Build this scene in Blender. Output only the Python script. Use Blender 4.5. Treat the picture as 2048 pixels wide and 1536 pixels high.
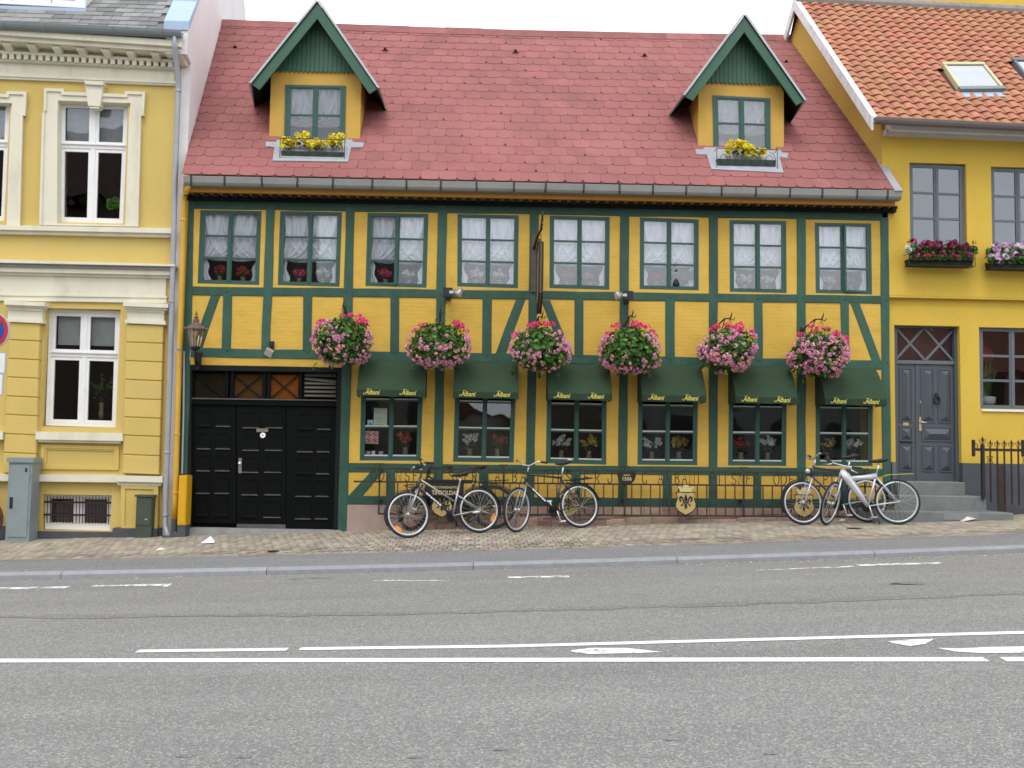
import bpy, bmesh, math, random
from mathutils import Vector, Matrix
random.seed(7)
C = bpy.context
S = C.scene
for o in list(bpy.data.objects): bpy.data.objects.remove(o)

# ------------------------------------------------------------------ camera
YAW, PIT, ROL = 0.035718, 0.06975, 0.015671
EYE = Vector((0.0, -16.0, 1.5))
F, CX, CY = 1991.0, 1024.0, 768.0          # measured in the photograph's own pixels
fw = Vector((math.sin(YAW)*math.cos(PIT), math.cos(YAW)*math.cos(PIT), math.sin(PIT)))
r0 = Vector((math.cos(YAW), -math.sin(YAW), 0)); u0 = r0.cross(fw)
rt = r0*math.cos(ROL) + u0*math.sin(ROL); up = u0*math.cos(ROL) - r0*math.sin(ROL)
cam = bpy.data.cameras.new('camera'); co = bpy.data.objects.new('camera', cam); S.collection.objects.link(co)
cam.sensor_width = 36; cam.lens = 36*F/2048; cam.clip_end = 2000; cam.clip_start = 0.05
mw = Matrix((rt, up, -fw)).transposed().to_4x4(); mw.translation = EYE; co.matrix_world = mw
S.camera = co

# ------------------------------------------------------------------ sky, sun, exposure
W = bpy.data.worlds.new('World'); S.world = W; W.use_nodes = True
nt = W.node_tree; bg = nt.nodes['Background']
sky = nt.nodes.new('ShaderNodeTexSky'); sky.sky_type = 'NISHITA'; sky.sun_disc = False
SUN_EL, SUN_AZ = 58, 195                   # azimuth from north (+Y), clockwise
sky.sun_elevation = math.radians(SUN_EL); sky.sun_rotation = math.radians(SUN_AZ)
wtc = nt.nodes.new('ShaderNodeTexCoord'); wn = nt.nodes.new('ShaderNodeTexNoise')
wn.inputs['Scale'].default_value = 3.0; wn.inputs['Detail'].default_value = 6
wr = nt.nodes.new('ShaderNodeValToRGB')
wr.color_ramp.elements[0].position = .3; wr.color_ramp.elements[0].color = (10.2, 10.8, 11.7, 1)
wr.color_ramp.elements[1].position = .7; wr.color_ramp.elements[1].color = (15.3, 15.5, 15.8, 1)
wm = nt.nodes.new('ShaderNodeMixRGB'); wm.inputs[0].default_value = .86
nt.links.new(wtc.outputs['Generated'], wn.inputs['Vector'])
nt.links.new(wn.outputs['Fac'], wr.inputs['Fac'])
nt.links.new(sky.outputs['Color'], wm.inputs[1]); nt.links.new(wr.outputs['Color'], wm.inputs[2])
nt.links.new(wm.outputs['Color'], bg.inputs['Color'])
bg.inputs['Strength'].default_value = 0.1
sl = bpy.data.lights.new('sun', 'SUN'); so = bpy.data.objects.new('sun', sl); S.collection.objects.link(so)
sl.energy = 1.0; sl.angle = math.radians(24); sl.color = (1, .96, .9)
a_, e_ = math.radians(SUN_AZ), math.radians(SUN_EL)
so.rotation_euler = Vector((math.sin(a_)*math.cos(e_), math.cos(a_)*math.cos(e_), math.sin(e_))).to_track_quat('Z', 'Y').to_euler()
so.location = (0, -30, 30)
S.view_settings.view_transform = 'Standard'; S.view_settings.look = 'None'
S.view_settings.exposure = 0.55; S.view_settings.gamma = 1; S.view_settings.use_curve_mapping = False
S.render.engine = 'CYCLES'
S.cycles.filter_width = 1.6; S.cycles.max_bounces = 8; S.cycles.transparent_max_bounces = 12; S.cycles.use_denoising = True

# ------------------------------------------------------------------ measuring: a sight line met with a real plane
def ray(px, py): return fw*F + rt*(px-CX) + up*(CY-py)
def at(px, py, Y=0.0):
    d = ray(px, py); t = (Y-EYE.y)/d.y
    return EYE + d*t
def xz(px, py, Y=0.0):
    p = at(px, py, Y); return (p.x, p.z)
def on_plane(px, py, p0, n):
    d = ray(px, py); t = (p0-EYE).dot(n)/d.dot(n); return EYE + d*t
GX = 0.038
def pav_z(x, y): return 0.31 + GX*x + 0.03*y
def kerb_y(x): return -4.0 + 0.006*(x-0.5)**2
def road_z(x, y=0): return 0.112 + GX*x
N_PAV = Vector((-GX, -0.03, 1)).normalized(); N_ROAD = Vector((-GX, 0, 1)).normalized()
def on_pav(px, py): return on_plane(px, py, Vector((0, 0, 0.31)), N_PAV)
def on_road(px, py): return on_plane(px, py, Vector((0, 0, 0.112)), N_ROAD)
def lerp(a, b, t): return a+(b-a)*t

# ------------------------------------------------------------------ materials
def M(name, col, rough=.7, var=.12, scale=3, bump=0, bscale=60, metal=0, spec=.4, rnd=0, tint=0, dirt=0, dcol=(.08,.07,.06), dscale=1.2, stretch=(1,1,1), hue=0):
    m = bpy.data.materials.new(name); m.use_nodes = True; t = m.node_tree; n = t.nodes; L = t.links
    b = n['Principled BSDF']; b.inputs['Roughness'].default_value = rough; b.inputs['Metallic'].default_value = metal
    b.inputs['Specular IOR Level'].default_value = spec
    g = n.new('ShaderNodeNewGeometry'); mp = n.new('ShaderNodeMapping'); mp.inputs['Scale'].default_value = stretch
    L.new(g.outputs['Position'], mp.inputs['Vector'])
    nz = n.new('ShaderNodeTexNoise'); nz.inputs['Scale'].default_value = scale; nz.inputs['Detail'].default_value = 7; nz.inputs['Roughness'].default_value = .65
    L.new(mp.outputs['Vector'], nz.inputs['Vector'])
    mr = n.new('ShaderNodeMapRange'); mr.inputs[1].default_value = .25; mr.inputs[2].default_value = .75
    mr.inputs[3].default_value = 1-var; mr.inputs[4].default_value = 1+var
    L.new(nz.outputs['Fac'], mr.inputs[0]); val = mr.outputs[0]
    def addv(sock, amt):
        nonlocal val
        q = n.new('ShaderNodeMapRange'); q.inputs[3].default_value = 1-amt; q.inputs[4].default_value = 1+amt; L.new(sock, q.inputs[0])
        mu = n.new('ShaderNodeMath'); mu.operation = 'MULTIPLY'; L.new(val, mu.inputs[0]); L.new(q.outputs[0], mu.inputs[1]); val = mu.outputs[0]
    oi = None
    if rnd:
        oi = n.new('ShaderNodeObjectInfo'); addv(oi.outputs['Random'], rnd)
    at_ = None
    if tint:
        at_ = n.new('ShaderNodeAttribute'); at_.attribute_name = 'tint'; addv(at_.outputs['Fac'], tint)
    hs = n.new('ShaderNodeHueSaturation'); hs.inputs['Color'].default_value = (*col, 1); L.new(val, hs.inputs['Value'])
    if hue:
        src = at_.outputs['Fac'] if at_ else (oi.outputs['Random'] if oi else nz.outputs['Fac'])
        w = n.new('ShaderNodeTexWhiteNoise'); w.noise_dimensions = '1D'; L.new(src, w.inputs['W'])
        q = n.new('ShaderNodeMapRange'); q.inputs[3].default_value = .5-hue; q.inputs[4].default_value = .5+hue; L.new(w.outputs['Value'], q.inputs[0]); L.new(q.outputs[0], hs.inputs['Hue'])
    outc = hs.outputs['Color']
    if dirt:
        dn = n.new('ShaderNodeTexNoise'); dn.inputs['Scale'].default_value = dscale; dn.inputs['Detail'].default_value = 9; dn.inputs['Roughness'].default_value = .7
        L.new(mp.outputs['Vector'], dn.inputs['Vector'])
        q = n.new('ShaderNodeMapRange'); q.inputs[1].default_value = .52; q.inputs[2].default_value = .78; q.inputs[4].default_value = dirt; L.new(dn.outputs['Fac'], q.inputs[0])
        mx = n.new('ShaderNodeMixRGB'); mx.inputs[2].default_value = (*dcol, 1); L.new(q.outputs[0], mx.inputs[0]); L.new(outc, mx.inputs[1]); outc = mx.outputs['Color']
    L.new(outc, b.inputs['Base Color'])
    if bump:
        bn = n.new('ShaderNodeTexNoise'); bn.inputs['Scale'].default_value = bscale; bn.inputs['Detail'].default_value = 5; L.new(mp.outputs['Vector'], bn.inputs['Vector'])
        bp = n.new('ShaderNodeBump'); bp.inputs['Strength'].default_value = bump; bp.inputs['Distance'].default_value = .01; L.new(bn.outputs['Fac'], bp.inputs['Height']); L.new(bp.outputs['Normal'], b.inputs['Normal'])
    return m

def brick_paint(name, col):
    """thick yellow limewash over brick courses: shallow bed joints in relief"""
    m = M(name, col, .85, .12, 1.6, rnd=.035, dirt=.4, dcol=(col[0]*.62, col[1]*.55, col[2]*.6), dscale=3, stretch=(1,1,2))
    t = m.node_tree; n = t.nodes; L = t.links; b = n['Principled BSDF']
    g = n.new('ShaderNodeNewGeometry'); nz = n.new('ShaderNodeTexNoise'); nz.inputs['Scale'].default_value = 7; L.new(g.outputs['Position'], nz.inputs['Vector'])
    vm = n.new('ShaderNodeVectorMath'); vm.operation = 'MULTIPLY_ADD'; vm.inputs[1].default_value = (.03,.03,.03)
    L.new(nz.outputs['Color'], vm.inputs[0]); L.new(g.outputs['Position'], vm.inputs[2])
    sx = n.new('ShaderNodeSeparateXYZ'); L.new(vm.outputs[0], sx.inputs[0])
    cx = n.new('ShaderNodeCombineXYZ'); L.new(sx.outputs['X'], cx.inputs['X']); L.new(sx.outputs['Z'], cx.inputs['Y'])
    br = n.new('ShaderNodeTexBrick'); br.inputs['Scale'].default_value = 1; br.inputs['Brick Width'].default_value = .23; br.inputs['Row Height'].default_value = .062
    br.inputs['Mortar Size'].default_value = .006; br.inputs['Mortar Smooth'].default_value = .6; L.new(cx.outputs[0], br.inputs['Vector'])
    n2 = n.new('ShaderNodeTexNoise'); n2.inputs['Scale'].default_value = 14; n2.inputs['Detail'].default_value = 6; L.new(g.outputs['Position'], n2.inputs['Vector'])
    ma = n.new('ShaderNodeMath'); ma.operation = 'MULTIPLY_ADD'; ma.inputs[1].default_value = -.8; L.new(br.outputs['Fac'], ma.inputs[0]); L.new(n2.outputs['Fac'], ma.inputs[2])
    bp = n.new('ShaderNodeBump'); bp.inputs['Strength'].default_value = .4; bp.inputs['Distance'].default_value = .008; L.new(ma.outputs[0], bp.inputs['Height']); L.new(bp.outputs['Normal'], b.inputs['Normal'])
    return m

def glass(name, refl=.10, tint=(.96,.975,.98), wob=.12):
    m = bpy.data.materials.new(name); m.use_nodes = True; t = m.node_tree; n = t.nodes; L = t.links; n.remove(n['Principled BSDF'])
    tr = n.new('ShaderNodeBsdfTransparent'); tr.inputs[0].default_value = (*tint, 1)
    gl = n.new('ShaderNodeBsdfGlossy'); gl.inputs['Roughness'].default_value = .015; gl.inputs['Color'].default_value = (.95,.97,1,1)
    lw = n.new('ShaderNodeLayerWeight'); lw.inputs['Blend'].default_value = .25
    q = n.new('ShaderNodeMapRange'); q.inputs[3].default_value = refl; q.inputs[4].default_value = .9; L.new(lw.outputs['Fresnel'], q.inputs[0])
    nz = n.new('ShaderNodeTexNoise'); nz.inputs['Scale'].default_value = 1.6; nz.inputs['Detail'].default_value = 1
    g = n.new('ShaderNodeNewGeometry'); L.new(g.outputs['Position'], nz.inputs['Vector'])
    bp = n.new('ShaderNodeBump'); bp.inputs['Strength'].default_value = wob; bp.inputs['Distance'].default_value = .05; L.new(nz.outputs['Fac'], bp.inputs['Height']); L.new(bp.outputs['Normal'], gl.inputs['Normal'])
    mx = n.new('ShaderNodeMixShader'); L.new(q.outputs[0], mx.inputs[0]); L.new(tr.outputs[0], mx.inputs[1]); L.new(gl.outputs[0], mx.inputs[2]); L.new(mx.outputs[0], n['Material Output'].inputs[0])
    return m

def thin(name, col, trans=.4, alpha=1.0, tint=0, rough=.6, holes=None):
    """leaf, petal or cloth: diffuse + light passing through"""
    m = bpy.data.materials.new(name); m.use_nodes = True; t = m.node_tree; n = t.nodes; L = t.links; b = n['Principled BSDF']
    b.inputs['Roughness'].default_value = rough; b.inputs['Specular IOR Level'].default_value = .3
    hs = n.new('ShaderNodeHueSaturation'); hs.inputs['Color'].default_value = (*col, 1)
    if tint:
        a = n.new('ShaderNodeAttribute'); a.attribute_name = 'tint'
        q = n.new('ShaderNodeMapRange'); q.inputs[3].default_value = 1-tint; q.inputs[4].default_value = 1+tint; L.new(a.outputs['Fac'], q.inputs[0]); L.new(q.outputs[0], hs.inputs['Value'])
        q2 = n.new('ShaderNodeMapRange'); q2.inputs[3].default_value = .48; q2.inputs[4].default_value = .52; L.new(a.outputs['Fac'], q2.inputs[0]); L.new(q2.outputs[0], hs.inputs['Hue'])
    L.new(hs.outputs[0], b.inputs['Base Color'])
    tl = n.new('ShaderNodeBsdfTranslucent'); L.new(hs.outputs[0], tl.inputs['Color'])
    mx = n.new('ShaderNodeMixShader'); mx.inputs[0].default_value = trans; L.new(b.outputs[0], mx.inputs[1]); L.new(tl.outputs[0], mx.inputs[2])
    last = mx
    if alpha < 1 or holes:
        tp = n.new('ShaderNodeBsdfTransparent'); m2 = n.new('ShaderNodeMixShader'); m2.inputs[0].default_value = alpha
        L.new(tp.outputs[0], m2.inputs[1]); L.new(mx.outputs[0], m2.inputs[2]); last = m2
    L.new(last.outputs[0], n['Material Output'].inputs[0])
    return m

def asphalt(name, base, stones, scale):
    m = M(name, base, .9, .11, 1.3, spec=.25, stretch=(.22,1,1), dirt=.22, dcol=(base[0]*.55,base[1]*.55,base[2]*.55), dscale=1.1)
    t = m.node_tree; n = t.nodes; L = t.links; b = n['Principled BSDF']; src = b.inputs['Base Color'].links[0].from_socket
    g = n.new('ShaderNodeNewGeometry')
    vo = n.new('ShaderNodeTexVoronoi'); vo.inputs['Scale'].default_value = scale; L.new(g.outputs['Position'], vo.inputs['Vector'])
    bw = n.new('ShaderNodeSeparateColor'); L.new(vo.outputs['Color'], bw.inputs[0])
    rp = n.new('ShaderNodeValToRGB'); cr = rp.color_ramp
    cr.elements[0].position = 0; cr.elements[0].color = (.45,.45,.46,1); cr.elements[1].position = 1; cr.elements[1].color = (2.3,2.2,2.05,1)
    e = cr.elements.new(.45); e.color = (.85,.85,.87,1); e = cr.elements.new(.84); e.color = (1.25,1.22,1.16,1)
    L.new(bw.outputs[0], rp.inputs[0])
    mu = n.new('ShaderNodeMixRGB'); mu.blend_type = 'MULTIPLY'; mu.inputs[0].default_value = stones; L.new(src, mu.inputs[1]); L.new(rp.outputs[0], mu.inputs[2])
    n2 = n.new('ShaderNodeTexNoise'); n2.inputs['Scale'].default_value = scale*.8; n2.inputs['Detail'].default_value = 8; n2.inputs['Roughness'].default_value = .8; L.new(g.outputs['Position'], n2.inputs['Vector'])
    q = n.new('ShaderNodeMapRange'); q.inputs[1].default_value = .3; q.inputs[2].default_value = .7; q.inputs[3].default_value = .8; q.inputs[4].default_value = 1.2; L.new(n2.outputs['Fac'], q.inputs[0])
    m3 = n.new('ShaderNodeMixRGB'); m3.blend_type = 'MULTIPLY'; m3.inputs[0].default_value = 1; L.new(mu.outputs[0], m3.inputs[1]); L.new(q.outputs[0], m3.inputs[2])
    L.new(m3.outputs[0], b.inputs['Base Color'])
    bp = n.new('ShaderNodeBump'); bp.inputs['Strength'].default_value = .6; bp.inputs['Distance'].default_value = .006; L.new(vo.outputs['Distance'], bp.inputs['Height']); L.new(bp.outputs['Normal'], b.inputs['Normal'])
    return m

def worn_paint(name, base):
    m = M(name, (.74,.74,.72), .7, .08, 5)
    t = m.node_tree; n = t.nodes; L = t.links; b = n['Principled BSDF']
    g = n.new('ShaderNodeNewGeometry'); nz = n.new('ShaderNodeTexNoise'); nz.inputs['Scale'].default_value = 9; nz.inputs['Detail'].default_value = 10; nz.inputs['Roughness'].default_value = .8
    L.new(g.outputs['Position'], nz.inputs['Vector'])
    q = n.new('ShaderNodeMapRange'); q.inputs[1].default_value = base; q.inputs[2].default_value = base+.05; L.new(nz.outputs['Fac'], q.inputs[0])
    tp = n.new('ShaderNodeBsdfTransparent'); mx = n.new('ShaderNodeMixShader'); L.new(q.outputs[0], mx.inputs[0]); L.new(b.outputs[0], mx.inputs[1]); L.new(tp.outputs[0], mx.inputs[2]); L.new(mx.outputs[0], n['Material Output'].inputs[0])
    return m

YEL = (.62,.395,.068)
m_yel = brick_paint('yellow_limewash', YEL)
m_yelflat = M('yellow_board', (.55,.33,.06), .7, .08, 3, bump=.1)
m_fascia = M('ochre_fascia', (.34,.155,.018), .7, .12, 2)
m_green = M('green_timber', (.027,.081,.055), .6, .26, 5, bump=.5, bscale=25, dirt=.55, dcol=(.075,.12,.10), dscale=2.2, stretch=(1,1,.6), rnd=.16)
m_greenw = M('green_window_paint', (.03,.088,.07), .45, .1, 4)
m_dgreen = M('dormer_green', (.035,.105,.066), .5, .12, 3)
m_dark = M('tarred_wood', (.008,.0095,.009), .65, .3, 3, bump=.2, spec=.2)
m_gate = M('black_gate_paint', (.0025,.0033,.0035), .6, .3, 4, bump=.15, spec=.11)
m_ledge = M('lit_ledge', (.09,.085,.08), .7, .3, 6)  # light on the gate ledges put into the colour; kick board shares it
m_beige = M('old_board', (.19,.165,.13), .8, .2, 5)
m_red = M('red_shingle', (.275,.10,.094), .85, .14, 1.3, bump=.25, bscale=120, tint=.085, dirt=.65, dcol=(.15,.062,.058), dscale=.9, hue=.004)
m_redmoss = M('ridge_red', (.27,.10,.094), .9, .2, 6, bump=.3, rnd=.15, dirt=.6, dcol=(.22,.14,.1), dscale=4)
m_deck = M('roof_deck', (.15,.05,.047), .95, .1)
m_zinc = M('zinc', (.42,.44,.45), .5, .15, 2, metal=.35, dirt=.35, dcol=(.2,.2,.2), dscale=2)
m_zincl = M('pale_flashing', (.33,.335,.37), .6, .12, 4, dirt=.3, dcol=(.3,.28,.27), dscale=6)
m_gut = M('grey_gutter', (.25,.25,.235), .55, .15, 2.5, dirt=.4, dcol=(.2,.19,.17), dscale=2.5)
m_gutd = M('green_grey_gutter', (.16,.185,.185), .5, .15, 3)
m_iron = M('black_iron', (.016,.015,.017), .5, .3, 6)
m_rail = M('brown_iron', (.036,.026,.022), .7, .35, 6)
m_rust = M('rusty_iron', (.036,.015,.011), .75, .35, 8)
m_clip = M('gutter_clip', (.035,.035,.035), .6)
m_glass = glass('window_glass', .035)
m_glassb = glass('window_glass_bright', .062, (.95,.96,.97))
m_glassr = glass('window_glass_sky', .105, (.7,.75,.78))
m_glassk = glass('skylight_glass', .55, (.7,.75,.78))
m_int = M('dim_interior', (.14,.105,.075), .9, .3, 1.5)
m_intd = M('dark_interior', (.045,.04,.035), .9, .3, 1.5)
m_curt = thin('lace_curtain', (.94,.95,.98), .12, .97)
m_white = M('white_paint', (.78,.78,.77), .5, .06, 5, dirt=.25, dcol=(.5,.47,.42), dscale=6)
m_bead = M('grey_white_bead', (.5,.52,.5), .5, .1)
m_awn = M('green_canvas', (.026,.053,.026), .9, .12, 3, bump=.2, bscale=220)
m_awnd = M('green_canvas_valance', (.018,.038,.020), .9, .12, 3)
m_let = M('yellow_print', (.60,.55,.11), .7, .02)
m_black = M('matt_black', (.012,.012,.013), .6, .2, 5)
m_gold = M('gold_paint', (.44,.33,.13), .5, .15, 5)
m_goldl = M('gold_lettering', (.56,.46,.22), .5, .1)
m_cream = M('cream_stucco', (.70,.665,.53), .85, .07, 2.5, bump=.1, bscale=40, dirt=.5, dcol=(.38,.36,.29), dscale=2.6, stretch=(1,1,.35))
m_lyel = M('pale_yellow_stucco', (.60,.445,.135), .9, .08, 1.6, bump=.18, bscale=70, dirt=.45, dcol=(.40,.32,.14), dscale=1.6, rnd=.03, stretch=(1,1,.45))
m_ryel = M('ochre_render', (.64,.43,.062), .92, .09, 1.5, bump=.45, bscale=55, dirt=.4, dcol=(.46,.30,.07), dscale=1.5, stretch=(1,1,.5))
m_gable = M('gable_ochre', (.52,.34,.07), .92, .1, 1.5, bump=.3)
m_wht = M('white_plaster', (.74,.70,.69), .9, .08, 1.2, bump=.15, dirt=.4, dcol=(.5,.44,.42), dscale=1.4, stretch=(1,1,.5))
m_pbl = M('pale_blue_flashing', (.36,.46,.60), .6, .06, 2)
m_plin = M('dark_grey_plinth', (.075,.08,.092), .8, .2, 3, bump=.2)
m_slate = M('slate', (.19,.19,.185), .7, .18, 5, bump=.2, rnd=.32, hue=.02)
m_pant = M('pantile', (.40,.172,.10), .85, .15, 7, bump=.15, rnd=.12, hue=.012, dirt=.45, dcol=(.36,.17,.09), dscale=1.6)
m_verge = M('peeling_white', (.66,.65,.64), .7, .1, 5, dirt=1.0, dcol=(.26,.245,.23), dscale=9)
m_grayw = M('blue_grey_paint', (.125,.138,.155), .5, .08, 3)
m_doorg = M('slate_grey_door', (.078,.090,.108), .45, .08, 3)
m_stone = M('foundation_stone', (.33,.215,.165), .85, .25, 9, bump=.5, bscale=30, rnd=.3, hue=.025, dirt=.4, dcol=(.3,.22,.15), dscale=5)
m_conc = M('pinkish_render', (.36,.27,.235), .9, .15, 4, bump=.4)
m_mort = M('mortar', (.30,.25,.21), .95, .2, 6, bump=.3)
m_sill = M('grey_concrete', (.30,.30,.285), .9, .2, 5, bump=.3, dirt=.5, dcol=(.12,.13,.1), dscale=4)
m_step = M('step_granite', (.17,.185,.18), .85, .2, 5, bump=.25, rnd=.1, dirt=.5, dcol=(.11,.12,.1), dscale=3)
m_paver = M('paver_clay', (.285,.25,.195), .9, .18, 12, bump=.3, rnd=.2, tint=.2, hue=.03, dirt=.4, dcol=(.23,.2,.17), dscale=1.2)
m_grout = M('sand_joint', (.20,.175,.148), .95, .2, 10)
m_kerb = M('granite_kerb', (.27,.278,.29), .8, .15, 8, bump=.3, bscale=80, rnd=.06)
m_road = asphalt('road_asphalt', (.212,.210,.203), .62, 105)
m_foot = asphalt('footway_asphalt', (.20,.20,.203), .55, 110)
m_seam = asphalt('tar_seam', (.185,.183,.176), .6, 90)
m_mark = worn_paint('road_paint', .63); m_markw = worn_paint('worn_road_paint', .50); m_marka = worn_paint('half_worn_road_paint', .545)
m_cab = M('cabinet_grey_blue', (.235,.275,.29), .5, .1, 3, dirt=.4, dcol=(.17,.19,.19), dscale=5)
m_cabg = M('cabinet_green', (.055,.07,.05), .6, .15, 4, dirt=.3, dcol=(.11,.12,.1), dscale=5)
m_pipey = M('yellow_pipe_paint', (.62,.36,.035), .55, .1, 3)
m_pipeg = M('grey_pipe', (.34,.36,.40), .5, .15, 3, metal=.2, dirt=.3, dcol=(.22,.23,.25), dscale=6)
m_boxy = M('yellow_box_paint', (.66,.36,.012), .5, .08, 3)
m_copper = M('old_copper', (.17,.115,.095), .5, .3, 6, metal=.4)
m_lampg = glass('lamp_glass', .12, (.75,.68,.5))
m_paper = M('white_paper', (.85,.85,.87), .7, .03)
m_pink = M('sign_pink', (.62,.42,.40), .6, .02); m_signred = M('sign_dark_red', (.3,.03,.035), .6)
m_notice = M('notice_paper', (.66,.72,.5), .7, .05); m_bluep = M('pale_blue_paper', (.5,.68,.75), .7, .05)
m_orangeg = M('orange_board', (.15,.046,.008), .9, .3, 3, spec=.08); m_brownb = M('brown_board', (.06,.03,.009), .9, .3, 3, spec=.08); m_olive = M('olive_board', (.015,.013,.007), .9, .3, 3, spec=.06)
m_louver = M('louver_wood', (.12,.11,.085), .7, .2, 5)
m_steel = M('bright_steel', (.6,.6,.6), .25, .05, metal=.9); m_brass = M('brass', (.6,.48,.25), .35, .05, metal=.6)
m_leaf = thin('geranium_leaf', (.088,.185,.038), .35, tint=.75)
m_leafd = thin('dark_leaf', (.035,.07,.022), .25, tint=.6)
m_pot = M('basket_liner', (.035,.03,.02), .9)
m_hot = thin('hot_pink_petal', (.80,.085,.25), .3, tint=.35); m_pnk = thin('pink_petal', (.80,.33,.56), .3, tint=.3)
m_lpk = thin('pale_pink_petal', (.86,.48,.58), .3, tint=.25); m_sal = thin('salmon_petal', (.84,.40,.40), .3, tint=.3)
m_daf = thin('yellow_petal', (.86,.74,.05), .3, tint=.25); m_pur = thin('purple_petal', (.26,.035,.13), .3, tint=.5)
m_pur2 = thin('crimson_petal', (.36,.03,.09), .3, tint=.5)
m_wpt = thin('white_petal', (.8,.78,.72), .3, tint=.2); m_ora = thin('orange_petal', (.55,.13,.03), .3, tint=.4); m_mau = thin('mauve_petal', (.65,.4,.65), .3, tint=.25)
m_rdp = thin('dried_red_petal', (.45,.06,.05), .3, tint=.4); m_ylp = thin('dried_yellow_petal', (.55,.4,.08), .3, tint=.4)
m_trough = M('trough_green', (.014,.034,.024), .5)
m_vase = M('clay_vase', (.22,.16,.08), .6, .2)

# ------------------------------------------------------------------ mesh builder
class MB:
    def __init__(s): s.v = []; s.f = []; s.t = []; s.mi = []
    def add(s, vs, fs, tint=None, mi=0):
        o = len(s.v); s.v += [tuple(v) for v in vs]
        for f in fs:
            s.f.append([i+o for i in f]); s.t.append(tint); s.mi.append(mi)
        return s
    def box(s, x0, x1, y0, y1, z0, z1, tint=None):
        return s.add([(x0,y0,z0),(x1,y0,z0),(x1,y1,z0),(x0,y1,z0),(x0,y0,z1),(x1,y0,z1),(x1,y1,z1),(x0,y1,z1)],
                     [(0,3,2,1),(4,5,6,7),(0,1,5,4),(1,2,6,5),(2,3,7,6),(3,0,4,7)], tint)
    def prism(s, poly, y0, y1, tint=None, mi=0):
        n = len(poly)
        return s.add([(x,y0,z) for x,z in poly]+[(x,y1,z) for x,z in poly],
                     [tuple(range(n)), tuple(range(2*n-1, n-1, -1))]+[(i,i+n,(i+1)%n+n,(i+1)%n) for i in range(n)], tint, mi)
    def ring(s, outer, inner, y0, y1):
        n = len(outer); vs = []
        for y in (y0, y1):
            vs += [(x,y,z) for x,z in outer]+[(x,y,z) for x,z in inner]
        fs = []
        for i in range(n):
            j = (i+1) % n
            fs += [(i,j,n+j,n+i), (2*n+i,3*n+i,3*n+j,2*n+j), (i,2*n+i,2*n+j,j), (n+i,n+j,3*n+j,3*n+i)]
        return s.add(vs, fs)
    def tube(s, pts, r, n=6, closed=False, cap=True):
        pts = [Vector(p) for p in pts]; k = len(pts); vs = []; ref = None
        for i, p in enumerate(pts):
            a = pts[(i-1) % k] if (closed or i > 0) else p; b = pts[(i+1) % k] if (closed or i < k-1) else p
            d = (b-a).normalized() if (b-a).length > 1e-9 else Vector((0,0,1))
            if ref is None or abs(ref.dot(d)) > .95: ref = Vector((0,0,1)) if abs(d.z) < .9 else Vector((1,0,0))
            x = ref.cross(d).normalized(); y = d.cross(x); ref = y if abs(y.dot(d)) < .9 else ref
            rr = r[i] if isinstance(r, (list, tuple)) else r
            for q in range(n):
                an = 2*math.pi*q/n; vs.append(p+x*math.cos(an)*rr+y*math.sin(an)*rr)
        fs = []
        for i in range(k if closed else k-1):
            for q in range(n):
                a, b = i*n+q, i*n+(q+1) % n; c, d = ((i+1) % k)*n+(q+1) % n, ((i+1) % k)*n+q; fs.append((a,b,c,d))
        if not closed and cap: fs += [tuple(range(n-1,-1,-1)), tuple((k-1)*n+q for q in range(n))]
        return s.add(vs, fs)
    def lathe(s, prof, c=(0,0,0), n=12, axis='z'):
        vs = []
        for r, h in prof:
            for q in range(n):
                a = 2*math.pi*q/n; x, y = r*math.cos(a), r*math.sin(a)
                vs.append((c[0]+x,c[1]+y,c[2]+h) if axis == 'z' else (c[0]+x,c[1]+h,c[2]+y))
        fs = [(i*n+q,i*n+(q+1)%n,(i+1)*n+(q+1)%n,(i+1)*n+q) for i in range(len(prof)-1) for q in range(n)]
        return s.add(vs, fs+[tuple(range(n-1,-1,-1)), tuple((len(prof)-1)*n+q for q in range(n))])
    def xf(s, mat, start=0):
        for i in range(start, len(s.v)): s.v[i] = tuple(mat @ Vector(s.v[i]))
        return s
    def mesh(s, name, mat, smooth=False, fix=True):
        me = bpy.data.meshes.new(name); me.from_pydata(s.v, [], s.f); me.update()
        for mm in (mat if isinstance(mat, (list, tuple)) else [mat]): me.materials.append(mm)
        if any(s.mi): me.polygons.foreach_set('material_index', s.mi)
        if any(t is not None for t in s.t):
            at_ = me.attributes.new('tint', 'FLOAT', 'FACE'); at_.data.foreach_set('value', [0.5 if t is None else t for t in s.t])
        if fix:
            b = bmesh.new(); b.from_mesh(me); bmesh.ops.recalc_face_normals(b, faces=b.faces); b.to_mesh(me); b.free()
        if smooth:
            me.polygons.foreach_set('use_smooth', [True]*len(me.polygons))
        me.update(); return me
    def build(s, name, mat, parent=None, smooth=False, local=False, fix=True, kind=None):
        return link(name, s.mesh(name, mat, smooth, fix), parent, local=local, kind=kind)

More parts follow.
